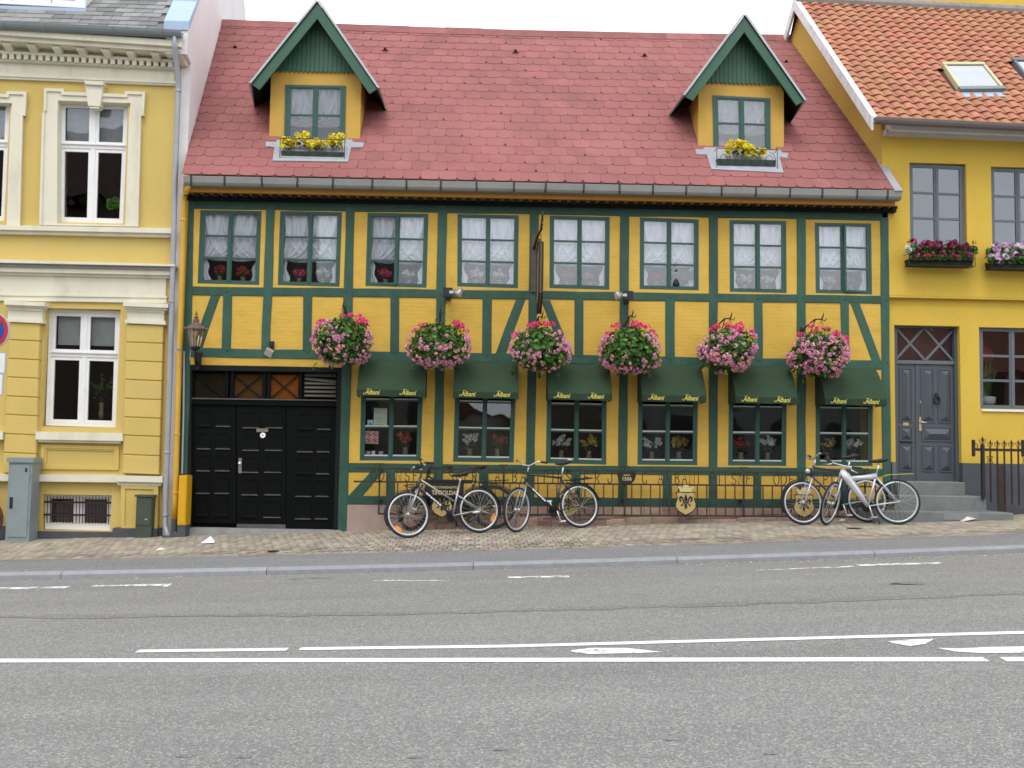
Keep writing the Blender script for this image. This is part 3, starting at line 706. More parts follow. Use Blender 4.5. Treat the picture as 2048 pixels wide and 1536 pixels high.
for i in range(NXc):
    for j in range(NSc):
        x0, x1 = lerp(E0.x,XE1,i/NXc), lerp(E0.x,XE1,(i+1)/NXc); s0, s1 = j/NSc, (j+1)/NSc
        if in_dormer((x0+x1)/2,(s0+s1)/2,.06): continue
        if x0 > xmax(s1)-.001: continue
        x1 = min(x1,xmax(s1))
        mb.add([roofP(x0,s0),roofP(x1,s0),roofP(x1,s1),roofP(x0,s1)], [(0,1,2,3)])
# rear slope closes the building
mb.add([roofP(E0.x,1),roofP(XE1,1),Vector((XE1-.9,2*YR+.4,E1.z)),Vector((E0.x-.9,2*YR+.4,E0.z))], [(0,1,2,3)])
roof = mb.build('roof', m_deck, G)
NR = 20; EXPO = 1/NR; SW = .288
def shingle_mb(w, h, t, seed):
    r = random.Random(seed); mb = MB(); a = w/2-.0015; c = .062+r.uniform(-.012,.012); k = .018+r.uniform(-.006,.006)
    pts = [(-a,h),(-a,c),(-a+.018,k),(-a+.05,.004+r.uniform(0,.004)),(0,r.uniform(-.003,.003)),(a-.05,.004+r.uniform(0,.004)),(a-.018,k),(a,c),(a,h)]
    n = len(pts); th = .006
    top = [(x,y,th+.006*(1-y/h)) for x,y in pts]; bot = [(x,y,-.002) for x,y in pts]
    mb.add(top+bot, [tuple(range(n))]+[(i,(i+1)%n,n+(i+1)%n,n+i) for i in range(n-1)], t); return mb
sh = [shingle_mb(SW,slen*EXPO*1.12,random.random(),k) for k in range(14)]
shm = [m.mesh('shingle', m_red) for m in sh]
B3 = Matrix((RX, RN.cross(RX)*(1 if RN.cross(RX).dot(RU) > 0 else -1), RN)).transposed()
cells = []
for j in range(NR):
    off = (.5*SW if j % 2 else 0)+random.uniform(-.03,.03); x = XLW-SW*.5+off
    while x < xmax((j+.2)*EXPO)+SW*.5:
        if not in_dormer(x,(j+.5)*EXPO,.17): cells.append((j,x))
        x += SW
visible = []
for j,x in cells:
    p = roofP(x,(j+.5)*EXPO); d = p-EYE; sx = CX+F*d.dot(rt)/d.dot(fw); visible.append((d.length+(0 if XLW+SW/2 < x < xmax((j+.2)*EXPO)-SW/2 else 99), j, x))
visible.sort(); nearset = {(j,x) for _,j,x in visible[:300]}
stf = MB(); brot = B3.to_euler()
for j,x in cells:
    p = roofP(x,j*EXPO)+RN*.002; k = random.randrange(14)
    rz = random.uniform(-.012,.012)
    if (j,x) in nearset:
        link('shingle', shm[k], roof, p, rot=(B3 @ Matrix.Rotation(rz,3,'Z')).to_euler())
    else:
        MM = Matrix.Translation(p) @ (B3 @ Matrix.Rotation(rz,3,'Z')).to_4x4(); o = len(stf.v); t = random.random()
        xm_ = xmax((j+.2)*EXPO)
        for v in sh[k].v: q = MM @ Vector(v); sh_ = KS*(q.y+.4); stf.v.append((min(max(q.x,XLW+sh_),xm_+sh_),q.y,q.z))
        for f in sh[k].f: stf.f.append([i+o for i in f]); stf.t.append(t); stf.mi.append(0)
stf.build('shingles', m_red, roof, kind='stuff')
# cracked corners: small dark notches between shingles
mb = MB(); r_ = random.Random(3)
for k in range(95):
    j = r_.randrange(NR); x_ = r_.gauss(.3,2.2); x_ = XLW+.3+SW*round((x_-XLW)/SW)+(.5*SW if j % 2 else 0)-.3
    if not XLW+.2 < x_ < XGE-.3 or in_dormer(x_,j*EXPO): continue
    p = roofP(x_,j*EXPO)+RN*.022; h = r_.uniform(.03,.085); w = r_.uniform(.006,.014)
    mb.add([p-RX*w*.5,p+RX*w*.4,p+RX*w+RU*h*.4,p+RX*w*.5+RU*h,p-RX*w+RU*h*.5], [(0,1,2,3,4)])
mb.build('shingle_gap', m_dark, roof, kind='stuff')
# ridge caps
x = XLW
while x < XGE-.05:
    w = min(.72, XGE-.02-x); a, b = roofP(x+.004,.965), roofP(x+w+.02,.965); c, d_ = roofP(x+.004,1), roofP(x+w+.02,1); tz = Vector((0,0,random.uniform(0,.01)))
    up_ = RN*.03+tz
    mb = MB(); vs = [a+RN*.02,b+RN*.02+tz,d_+up_+Vector((0,.0,.03)),c+up_+Vector((0,.0,.03)),c+Vector((0,.22,-.12)),d_+Vector((0,.22,-.12)),a,b]
    mb.add(vs, [(0,1,2,3),(3,2,5,4),(0,6,7,1),(0,3,4,6),(1,7,5,2)]); mb.build('ridge_cap', m_redmoss, roof); x += w
# small triangular roof vents
for px,py in ((472,97),(771,101),(1031,105),(1288,113),(1570,126)):
    p = on_plane(px,py,roofP(0,0),RN); mb = MB(); c = p+RN*.02; u = RX; v = RU
    A = [c-u*.075-v*.045, c+u*.075-v*.045, c+v*.05]; tip = c-v*.02+RN*.07
    mb.add([A[0],A[1],A[2],c-u*.05-v*.045+RN*.012,c+u*.05-v*.045+RN*.012,c-v*.045+RN*.075], [(0,3,5,2),(1,2,5,4),(0,1,4,3),(2,5,2)][:3]); vent = mb.build('roof_vent', m_red, roof)
    MB().add([A[0]*.7+A[1]*.3-v*.001+RN*.013, A[0]*.3+A[1]*.7-v*.001+RN*.013, c-v*.046+RN*.062], [(0,1,2)]).build('vent_opening', m_dark, roof)
# white flashing strip where the roof meets the right-hand neighbour
q = [on_plane(px,py,roofP(0,0)+RN*.03,RN) for px,py in ((1753,320),(1768,322),(1806,381),(1790,381))]
MB().add(q+[v+RN*-.05 for v in q], [(0,1,2,3),(0,4,5,1),(1,5,6,2),(2,6,7,3),(3,7,4,0)]).build('flashing_strip', m_zincl, G)
# --- dormers: parts of the inn
for di, d in enumerate(dorm):
    tx = lambda p, Y=YD: xz(*p,Y)
    YB = YD-.30
    A = Vector((*xz(*d['ap'],YB),)); 
    # plastered front wall with window opening
    zt = at(d['ap'][0],d['zig'][0]-8,YD).z
    wl0, wl1 = xz(d['wl'][1],d['wb'][0],YD), xz(d['wr'][1],d['wb'][1],YD)
    apw = xz(d['ia'][0],d['ia'][1]-14,YD)
    eavL = xz(d['wl'][0],(151,182)[di],YD); eavR = xz(d['wr'][0],(154,184)[di],YD)
    q = Quad(*[xz(*p,YD) for p in d['win']])
    o = [wl0, wl1, (wl1[0],eavR[1]), (wl0[0],eavL[1])]
    hole = q.rect(0,q.w,0,q.h)
    MB().ring(o, hole, YD, YD+.10).build('dormer_wall', m_yelflat, G)
    top_z = apw[1]
    MB().prism([(wl0[0],eavL[1]-.001),(wl1[0],eavR[1]-.001),apw], YD+.0, YD+.10).build('dormer_gable_wall', m_yelflat, G)
    for x_, s in ((wl0[0],1),(wl1[0],-1)):
        zb_ = wl0[1]-.02
        mb = MB(); mb.add([(x_+s*.004,YD+.012,zb_),(x_+s*.004,YR,zb_),(x_+s*.004,YR,eavL[1]),(x_+s*.004,YD+.012,eavL[1]),(x_+s*.06,YD+.012,zb_),(x_+s*.06,YR,zb_),(x_+s*.06,YR,eavL[1]),(x_+s*.06,YD+.012,eavL[1])], [(0,1,2,3),(7,6,5,4),(3,2,6,7),(0,3,7,4)]); mb.build('dormer_cheek', m_yelflat, G)
    # back of the little room
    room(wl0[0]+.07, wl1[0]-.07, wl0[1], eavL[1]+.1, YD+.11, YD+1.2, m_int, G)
    window(q, G, m_greenw, m_glass if di == 0 else m_glassb, YD-.012, 2, fr=.04, st=.05, bead=None)
    # green boards of the gable with sawn points
    zgl, zgr = at(d['ap'][0]-70,d['zig'][0],YD).z, at(d['ap'][0]+70,d['zig'][1],YD).z
    gab = MB().prism([(wl0[0]+.02,zgl+.06),(wl1[0]-.02,zgr+.06),(apw[0],apw[1]+.02)], YD-.012, YD-.001).build('gable_boarding', m_dgreen, G)
    pw = .0735; nb = int((wl1[0]-wl0[0])/pw)
    for k in range(nb+1):
        xa = wl0[0]-.01+k*pw; xb = xa+pw-.006; xm = (xa+xb)/2
        zt_ = lambda x: lerp(zgl-.05, apw[1]+.05, max(0,1-abs(x-apw[0])/((wl1[0]-wl0[0])/2+.10)))
        z0_ = lerp(zgl,zgr,k/nb)
        if min(zt_(xa),zt_(xb)) > z0_+.05:
            MB().prism([(xa,z0_),(xm,z0_-.042),(xb,z0_),(xb,zt_(xb)),(xa,zt_(xa))], YD-.034, YD-.012).build('plank', m_dgreen, gab)
    # roof slopes with green bargeboards
    ap = at(*d['ap'],YB); L0 = at(*d['lo'],YB); R0_ = at(*d['ro'],YB); LL = at(*d['ll'],YB); RL = at(*d['rl'],YB); IA = at(*d['ia'],YB)
    for side, (o0, l0, bk_) in enumerate(((L0,LL,d['bl']),(R0_,RL,d['br']))):
        bb = MB(); bb.prism([(ap.x,ap.z-.012),(o0.x,o0.z-.012),(l0.x,l0.z),(IA.x,IA.z)], YB, YB+.04); bb.build('bargeboard', m_dgreen, G)
        back = on_plane(*bk_, roofP(0,0), RN); s = -1 if side == 0 else 1
        apb = Vector((ap.x,YR+.3,ap.z)); 
        # soft kick of the slope where it runs into the main roof
        tn = Vector((o0.x-ap.x,0,o0.z-ap.z)).normalized(); nn = Vector((-tn.z*s,0,tn.x*s));  nn = nn if nn.z > 0 else -nn
        low_b = back+Vector((0,0,.02)); up_b = Vector((ap.x,YR+.3,ap.z))
        mid_b = Vector((lerp(ap.x,o0.x,.75), YR+.3, lerp(ap.z,o0.z,.75)))
        top = [ap+nn*.035, o0+nn*.035+tn*.03, low_b+Vector((s*.02,0,.03)), mid_b+nn*.03, up_b+nn*.035]
        bot = [ap, o0, low_b, mid_b, up_b]
        top = [v+Vector((0,-.03 if i < 2 else 0,0)) for i,v in enumerate(top)]; bot = [v+Vector((0,-.03 if i < 2 else 0,0)) for i,v in enumerate(bot)]
        mb = MB(); mb.add(top, [(0,1,3),(1,2,3),(0,3,4)]); mb.add(top+bot, [(0,1,6,5),(1,2,7,6)], mi=1); sl_ = mb.build('dormer_roof', [m_red,m_zinc], G)
        mb = MB(); mb.add([v-nn*.004 for v in bot], [(0,3,1),(1,3,2),(0,4,3)]); mb.build('dormer_soffit', m_dark, G)
    # zinc apron under the dormer
    pl = [on_plane(px,py,roofP(0,0)+RN*.028,RN) for px,py in d['fl']]
    mb = MB(); n = len(pl); mb.add(pl+[v-RN*.05 for v in pl], [tuple(range(n))]+[(i,i+n,(i+1)%n+n,(i+1)%n) for i in range(n)]); mb.build('zinc_apron', m_zincl, G)

# --- foundation stones
z4 = lambda x: zfun((694,1009),(1565,1016),0)[0](x)
Z4 = zfun((694,1009),(1565,1016),0)[0]
pl = slopebox(MB(), at(694,1030).x, xr+.06, .012, .14, lambda x: pav_z(x,0)-.1, lambda x: Z4(x)+.02).build('plinth', m_mort, G)
xa, xb_ = at(694,1030).x, at(776,1030).x
slopebox(MB(), xa, xb_, -.002, .05, lambda x: pav_z(x,0)-.05, lambda x: Z4(x)-.002).build('plinth_render', m_conc, pl)
x = xb_+.01
rows_ = [x, x+.1]
for row in range(2):
    x = xb_+.01; 
    while x < xr:
        w = random.uniform(.22,.55); x2 = min(x+w, xr+.05)
        sp = .42+.1*math.sin(x*3)
        zb = lambda q: pav_z(q,0)-.04; zt = lambda q: Z4(q)-.004
        lo_ = (lambda q: lerp(zb(q),zt(q),sp)+.006) if row else zb; hi_ = zt if row else (lambda q: lerp(zb(q),zt(q),sp)-.006)
        j = [random.uniform(-.012,.012) for _ in range(8)]; yf = -.004+random.uniform(-.008,.01); e = .012
        o4 = [(x+j[0]*.3,lo_(x)),(x2-.012+j[1],lo_(x2)+abs(j[4])),(x2-.012+j[2],hi_(x2)-abs(j[5])),(x+j[3],hi_(x)-abs(j[6]))]
        c = (sum(p[0] for p in o4)/4, sum(p[1] for p in o4)/4); i4 = [(p[0]+math.copysign(e,c[0]-p[0]), p[1]+math.copysign(e,c[1]-p[1])) for p in o4]
        mb = MB(); mb.add([(a,yf,b) for a,b in i4]+[(a,yf+.014,b) for a,b in o4]+[(a,.05,b) for a,b in o4]+[(c[0],yf-random.uniform(0,.012),c[1])],
            [(0,1,12),(1,2,12),(2,3,12),(3,0,12)]+[(i,i+4,(i+1)%4+4,(i+1)%4) for i in range(4)]+[(i+4,i+8,(i+1)%4+8,(i+1)%4+4) for i in range(4)])
        mb.build('stone', m_stone, pl); x = x2

# --- carriage gate
YGT = .07
gq = lambda x0,x1,y0,y1,Y: [xz(x0,y1,Y),xz(x1,y1,Y),xz(x1,y0,Y),xz(x0,y0,Y)]
outer = [xz(366,1062,0),xz(679,1063,0),xz(690,735,0),xz(371,729,0)]
inner = [xz(383,1060,YGT),xz(668,1060,YGT),xz(675.5,745,YGT),xz(385,741,YGT)]
gate = MB().ring(outer, inner, .012, .18).build('gate', m_dark, G)
MB().prism([xz(378,808,.05),xz(676,813,.05),xz(676,801,.05),xz(378,797,.05)], .05, .15).build('transom_beam', m_gate, gate)
MB().prism([xz(378,798,.045),xz(676,802,.045),xz(676,800,.045),xz(378,795.5,.045)], .03, .10).build('transom_ledge', m_ledge, gate)
lv = [((387,809),(471,811),(472.5,1047),(381,1045)), ((473,811),(571,813),(571.5,1058),(474,1057)), ((572.5,813),(676,815),(668,1057),(572.5,1058))]
pcols = [((396,422),(433,461)), ((487,519),(532,565)), ((596,627),(636,661))]
prow = [(822,852),(867,897),(911,941),(956,986),(999,1031)]
for li, (TL,TR,BR,BL) in enumerate(lv):
    yl = .09 if li != 1 else .085
    leaf = MB().prism([xz(*BL,yl),xz(*BR,yl),xz(*TR,yl),xz(*TL,yl)], yl, yl+.05).build('gate_leaf', m_gate, gate)
    for (c0,c1) in pcols[li]:
        for (y0,y1) in prow:
            dx = -(y0-830)*.02 if li == 0 else (-(y0-830)*.022 if li == 1 else -(y0-830)*.03)
            dy = (0,3,6)[li]
            q = pxquad((c0+dx,y0+dy),(c1+dx,y0+dy+.5),(c1+dx-.6,y1+dy+.5),(c0+dx-.6,y1+dy),yl); w,h = q.w,q.h; e = .03
            mb = MB(); o_ = q.rect(0,w,0,h); i_ = q.rect(e,w-e,e,h-e)
            mb.add([(a,yl-.009,b) for a,b in o_]+[(a,yl-.004,b) for a,b in i_]+[(a,yl+.01,b) for a,b in o_], [(4,5,6,7)]+[(i,(i+1)%4,4+(i+1)%4,4+i) for i in range(4)]+[(i,8+i,8+(i+1)%4,(i+1)%4) for i in range(4)])
            mb.build('panel', m_gate, gate)
            MB().prism(q.rect(-.004,w+.004,-.012,.004), yl-.02, yl).build('panel_ledge', m_ledge if random.random() < .75 else m_gate, gate)
    if li == 1:
        MB().prism([xz(474,1057,.07),xz(571,1058.5,.07),xz(571,1049,.07),xz(473.5,1048,.07)], .068, .1).build('kick_board', m_ledge, gate)
MB().prism([xz(476.5,946,.07),xz(483,946,.07),xz(483.5,916,.07),xz(477,916,.07)], .07, .09).build('lock_plate', m_steel, gate)
p = at(480,927,.06); hb = MB(); hb.tube([(p.x,.075,p.z),(p.x,.03,p.z),(p.x-.012,.022,p.z+.002)], .016, 8); hb.lathe([(.024,-.01),(.028,0),(.024,.012)], (p.x,.03,p.z), 10, 'y'); hb.build('door_knob', m_steel, gate, smooth=True)
MB().prism([xz(513,864,.07),xz(536,864,.07),xz(536,857,.07),xz(513,857,.07)], .068, .09).build('name_plate', m_beige, gate)
p = at(525.5,870.5,.06); MB().lathe([(.043,0),(.043,.02)], (p.x,.062,p.z), 20, 'y').build('round_sticker', m_paper, gate)
MB().prism([(p.x-.014,p.z-.012),(p.x+.014,p.z-.012),(p.x+.01,p.z+.006),(p.x,p.z+.02),(p.x-.01,p.z+.006)], .060, .0625).build('sticker_print', m_cab, gate)
# transom lights: boarded panes with a saltire of bars, and a louver
for (x0,x1,y0,y1,mat,full) in ((387,450,747,796,m_olive,False),(467,525,749,797,m_brownb,True),(540,597,750,798,m_orangeg,True)):
    P4 = [xz(x0,y1,.1),xz(x1,y1,.1),xz(x1,y0,.1),xz(x0,y0,.1)]
    MB().prism(P4, .115, .13).build('transom_pane', mat, gate); cxm = (x0+x1)/2
    mb = MB(); a,b,c,e = P4; mb.tube([(a[0],.09,a[1]),(c[0],.09,c[1])], .011, 4) if full else None; mb.tube([(b[0],.088,b[1]),(e[0],.088,e[1])], .011, 4); mb.build('saltire_bar', m_dark, gate)
    mb = MB(); w = .03
    for xx in (x0-3,x1+3): q = xz(xx,(y0+y1)/2,.06); MB().box(q[0]-.028,q[0]+.028,.06,.14,xz(xx,y1+2,.06)[1],xz(xx,y0-8,.06)[1]).build('mullion', m_gate, gate)
for k in range(6):
    y = 750+k*8.2; q0, q1 = xz(609,y+ (3 if k == 1 else 0),.09), xz(672,y+1+(5 if k == 1 else 0),.09)
    if k == 1: q0 = xz(609,y-1,.09)
    mb = MB(); mb.add([(q0[0],.075,q0[1]-.012),(q1[0],.075,q1[1]-.012),(q1[0],.13,q1[1]+.03),(q0[0],.13,q0[1]+.03),(q0[0],.085,q0[1]-.02),(q1[0],.085,q1[1]-.02),(q1[0],.14,q1[1]+.022),(q0[0],.14,q0[1]+.022)], [(0,1,2,3),(4,5,6,7),(0,1,5,4),(1,2,6,5),(3,0,4,7)]); mb.build('louver_slat', m_louver, gate)
MB().box(at(604,770,.16).x,at(675,770,.16).x,.17,.2,at(640,800,.16).z,at(640,745,.16).z).build('louver_back', m_dark, gate)
slopebox(MB(), at(381,1060).x, at(682,1060).x, -.06, .2, lambda x: pav_z(x,0)-.05, lambda x: lerp(at(381,1056,-.06).z,at(682,1061,-.06).z,(x-at(381,1056).x)/(at(682,1056).x-at(381,1056).x))).build('threshold', m_sill, G)
MB().box(at(372,900,.21).x, at(684,900,.21).x, .205, .23, -.2, at(500,730,.21).z).build('gate_light_block', m_dark, gate)  # unseen board added behind the gate to block leaking daylight
# back wall and left end so that no daylight leaks in
MB().box(E0.x-.8, XE1-.4, 6.2, 6.35, -.3, E1.z).build('rear_wall', m_yelflat, G)

# ================================================================== LEFT HOUSE (pale yellow stucco with cream mouldings)
LX0 = -16.0
YL = .02
lh = thing('stucco_house', 'pale yellow stucco house with cream mouldings and a slate roof, left of the inn', 'house', (-6.5,YL,pav_z(-6.5,0)))
H = lh
XR = at(347,500,YL).x          # right corner of the street front
XW = at(367,349,-.40).x-.035   # outer face of the gable wall
def hline(y0, y1, Y):          # height of a moulding that runs through (0,y0) and (330,y1)
    return zfun((0,y0),(330,y1),Y)[0]
def band(name, t, b, x0, x1, y0, y1, mat=None, par=None):
    return slopebox(MB(), x0, x1, y0, y1, hline(*b,y0), hline(*t,y0)).build(name, mat or m_cream, par or H)
zt0 = hline(157,169,YL)
# the wall as blocks around its openings
op_up = [((116,200),(260,204),(250,449),(113.5,446))]; 
def xq(TL,TR,BR,BL,Y): return pxquad(TL,TR,BR,BL,Y)
upL = xq((-72,196),(24,199),(14,445),(-84,442),YL+.10); upC = xq((116,201),(261,206),(250,450),(114,446),YL+.10)
loC = xq((99,618),(244,622),(236.5,855),(91,851),YL+.12); bsC = xq((92,988),(226,990),(225,1061),(91,1058),YL+.10)
loL = xq((-150,612),(-5,616),(-14,850),(-160,846),YL+.12)
zTop = 9.5
def wall_with(holes, x0, x1, z0f, z1, yf, yb, mat, name, par):
    """wall blocks around openings, each opening as (x0,x1,z0,z1) in separate columns"""
    hs = sorted(holes); cur = x0
    for (a,b,c,e) in hs:
        MB().box(cur,a,yf,yb,z0f,z1).build(name, mat, par)
        MB().box(a,b,yf,yb,z0f,c).build(name, mat, par) if c > z0f else None
        MB().box(a,b,yf,yb,e,z1).build(name, mat, par); cur = b
    MB().box(cur,x1,yf,yb,z0f,z1).build(name, mat, par)
def ext(q): xs = [v.x for v in q.c]; zs = [v.z for v in q.c]; return (min(xs),max(xs),min(zs),max(zs))
zmid = hline(470,484,YL)(-5); zbase = -.3; zlow = hline(955,960,YL)(-5)
zeav = hline(78,92,YL)(-5)
wall_with([ext(upL),ext(upC)], LX0, XR, zmid, zeav, YL, YL+.3, m_lyel, 'wall', H)
wall_with([ext(loL),ext(loC)], LX0, XR, zlow, zmid, YL, YL+.3, m_lyel, 'wall', H)
wall_with([ext(bsC)], LX0, XR, zbase, zlow, YL, YL+.3, m_lyel, 'wall', H)
xf0 = LX0
# cornice, from the top down
YC = YL-.42
band('cornice_fascia', (57,79), (69,91), xf0, at(363,80,YC).x, YC, YL)
band('cornice_fascia', (66,88), (80,102), xf0, at(362,80,YC+.05).x, YC+.06, YL)
band('cornice_soffit', (79,101), (84,106), xf0, at(360,80,YC+.10).x, YC+.12, YL)
mod = MB(); d = .30
mod.add([(-.068,-d,.0),(.068,-d,.0),(.062,-d,-.04),(-.062,-d,-.04),(-.055,-d+.03,-.062),(.055,-d+.03,-.062),(-.05,-d+.13,-.10),(.05,-d+.13,-.10),(-.05,0,-.10),(.05,0,-.10),(-.068,0,0),(.068,0,0)],
        [(0,3,2,1),(3,4,5,2),(4,6,7,5),(6,8,9,7),(0,10,8,6,4,3),(1,2,5,7,9,11),(0,1,11,10)])
mdm = mod.mesh('modillion', m_cream)
zm = hline(83,105,YL-d+.0)
for px in (-39,11.5,61,111,160.5,211,260,310,359):
    p = at(px,95,YL-d); link('modillion', mdm, H, (p.x,YL,zm(p.x)))
band('frieze_board', (84,106), (107,124), xf0, at(358,110,YL-.07).x, YL-.07, YL+.1)
dn = MB(); dn.box(-.034,.034,-.15,-.06,-.095,0); dnm = dn.mesh('dentil', m_cream); zd = hline(105,122,YL-.14)
px = -20
while px < 352:
    p = at(px,112,YL-.14); link('dentil', dnm, H, (p.x,YL,zd(p.x))); px += 14.45
band('dentil_band', (101,118), (106,123), xf0, at(358,118,YL-.16).x, YL-.16, YL)
band('moulding', (117,133), (121,137), xf0, at(357,128,YL-.10).x, YL-.10, YL)
band('frieze', (121,136), (148,162), xf0, at(348,150,YL-.03).x, YL-.03, YL)
band('moulding', (147,161), (152,166), xf0, at(352,160,YL-.07).x, YL-.07, YL)
band('moulding', (151,164), (157,170), xf0, at(350,160,YL-.05).x, YL-.05, YL)
# string courses of the upper floor
band('string_course', (450,456), (459,466), xf0, at(343,460,YL-.12).x, YL-.12, YL)
band('string_course', (459,466), (467,474), xf0, at(341,466,YL-.07).x, YL-.07, YL)
band('cornice_lower', (519,528), (525,532), xf0, at(349,530,YL-.20).x, YL-.20, YL, m_cream)
band('cornice_lower', (525,532), (533,540), xf0, at(348,530,YL-.15).x, YL-.15, YL, M('cornice_grey', (.27,.25,.215), .8, .2, 4))  # recessed layer in a darker grey than its neighbours
band('cornice_lower', (532,540), (543,550), xf0, at(343,540,YL-.12).x, YL-.12, YL)
band('moulding', (543,550), (549,556), xf0, at(338,550,YL-.07).x, YL-.07, YL)
band('frieze', (549,556), (589,594), xf0, at(332,570,YL-.03).x, YL-.03, YL)
band('moulding', (587,592), (591,596), xf0, at(334,590,YL-.05).x, YL-.05, YL)
band('frieze', (591,596), (601,606), xf0, at(333,600,YL-.035).x, YL-.035, YL)
# window surrounds with ears and keystone
def surround(dx, full=True):
    P_ = lambda pts, Y: [xz(x+dx,y,Y) for x,y in pts]
    o = P_([(88,176),(128,177),(128,183),(249,188),(249,182),(290,183),(287,231),(282,231),(276,453),(78,450),(84,226),(87,226)], YL-.05)
    i_ = P_([(116,201),(120,201),(128,201.2),(249,205.6),(255,205.8),(261,206),(259,228),(258,232),(250,450),(114,446.5),(115,222),(115.5,215)], YL-.05)
    s = MB().ring(o, i_, YL-.05, YL+.12).build('window_surround', m_cream, H)
    o2 = P_([(88,176),(128,177),(128,183),(249,188),(249,182),(290,183),(287,231),(282,231),(276,453),(271,453),(277,226),(281,226),(284,189),(255,188),(254,194.5),(122,189.5),(122,183),(93,182),(92,221),(89,221),(83,450),(78,450),(84,226),(87,226)], YL-.075)
    MB().prism(o2, YL-.075, YL-.05).build('surround_moulding', m_cream, s)
    k = P_([(170,168),(206,170),(200,213),(176,211)], YL-.10); MB().prism(k, YL-.10, YL+.04).build('keystone', m_cream, s)
    k = P_([(168,161),(208,163),(206,170),(170,168)], YL-.14); MB().prism(k, YL-.14, YL+.0).build('keystone_cap', m_cream, s)
    k = P_([(178,213),(199,214),(197,217),(180,216)], YL-.09); MB().prism(k, YL-.09, YL+.04).build('keystone_foot', m_cream, s)
surround(0); surround(-237)
def sash4(q, yf, mat, par, tr, gmat=m_glass, curtain=0):
    """Danish cross window: two small upper lights over two tall casements"""
    W_, H_ = q.w, q.h; fr = .05; mb = MB(); mb.ring(q.rect(0,W_,0,H_), q.rect(fr,W_-fr,fr,H_-fr), yf, yf+.09); win = mb.build('window', mat, par)
    MB().prism(q.rect(fr,W_-fr,tr-.03,tr+.03), yf-.005, yf+.06).build('transom', mat, win)
    MB().prism(q.rect(fr,W_-fr,tr+.028,tr+.045), yf-.03, yf).build('transom_drip', mat, win)
    MB().prism(q.rect(W_/2-.03,W_/2+.03,fr,H_-fr), yf-.002, yf+.05).build('mullion', mat, win)
    for (a,b) in ((fr,W_/2-.022),(W_/2+.022,W_-fr)):
        for (c,e) in ((fr,tr-.03),(tr+.035,H_-fr)):
            s = .055; MB().ring(q.rect(a+.002,b-.002,c+.002,e-.002), q.rect(a+s,b-s,c+s,e-s), yf+.008, yf+.05).build('casement', mat, win)
            MB().prism(q.rect(a+s-.003,b-s+.003,c+s-.003,e-s+.003), yf+.026, yf+.029).build('pane', gmat, win)
    return win
w_ = [sash4(upC, YL+.11, m_white, H, upC.h*.63), sash4(upL, YL+.11, m_white, H, upL.h*.63), sash4(loC, YL+.12, m_white, H, loC.h*.61), sash4(loL, YL+.12, m_white, H, loL.h*.61)]
xi0, xi1 = ext(upL)[0]-.1, XR-.1
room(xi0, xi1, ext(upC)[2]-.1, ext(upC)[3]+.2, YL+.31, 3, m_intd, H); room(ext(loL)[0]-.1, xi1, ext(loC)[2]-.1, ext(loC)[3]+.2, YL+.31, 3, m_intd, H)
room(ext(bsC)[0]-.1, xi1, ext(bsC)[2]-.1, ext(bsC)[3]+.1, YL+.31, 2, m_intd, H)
# pilasters of rusticated blocks
def pilaster(cap, neck, ast, b0, b1, ys, dx=0):
    x = lambda t, y: lerp(b0[t], b1[t], (y-640)/(945-640))
    top = ys[0]
    for i in range(len(ys)-1):
        a, b = ys[i]+.9, ys[i+1]-.9
        y = YL-.09; o = [xz(x(0,b),b+0,y),xz(x(1,b),b+3,y),xz(x(1,a),a+3,y),xz(x(0,a),a,y)]
        c = (sum(p[0] for p in o)/4, sum(p[1] for p in o)/4); i4 = [(p[0]+math.copysign(.008,c[0]-p[0]), p[1]+math.copysign(.008,c[1]-p[1])) for p in o]
        mb = MB(); mb.add([(p[0],y,p[1]) for p in i4]+[(p[0],y+.012,p[1]) for p in o]+[(p[0],YL,p[1]) for p in o], [(0,1,2,3)]+[(i,i+4,(i+1)%4+4,(i+1)%4) for i in range(4)]+[(i+4,i+8,(i+1)%4+8,(i+1)%4+4) for i in range(4)]); mb.build('rusticated_block', m_lyel, H)
        if i < len(ys)-2: MB().prism([xz(x(0,b)+1,b+2.4,YL-.07),xz(x(1,b)-1,b+5.4,YL-.07),xz(x(1,b)-1,b-1+3,YL-.07),xz(x(0,b)+1,b-1,YL-.07)], YL-.07, YL).build('block_joint', m_lyel, H)
    for (l,r_,a,b,o) in cap: MB().prism([xz(l,b,YL-o),xz(r_,b+3.5,YL-o),xz(r_,a+3.5,YL-o),xz(l,a,YL-o)], YL-o, YL).build('capital', m_cream, H)
pilaster([(8,90,601,609,.19),(10,88,609,613,.15),(14,85,613,619,.12),(16,85,618,638,.10),(14,86,636,643,.125)], None, None, (20,80), (5,70.5), [643,679.5,717,754,792,829,867.5,905,946])
pilaster([(246,336,604,612,.19),(248,334,612,617,.15),(252,329,616,622,.12),(254,328,620,641,.10),(250,331,639,646,.125)], None, None, (253,327), (244.5,318), [647,684,721.5,759,797,834,870.5,909,947])
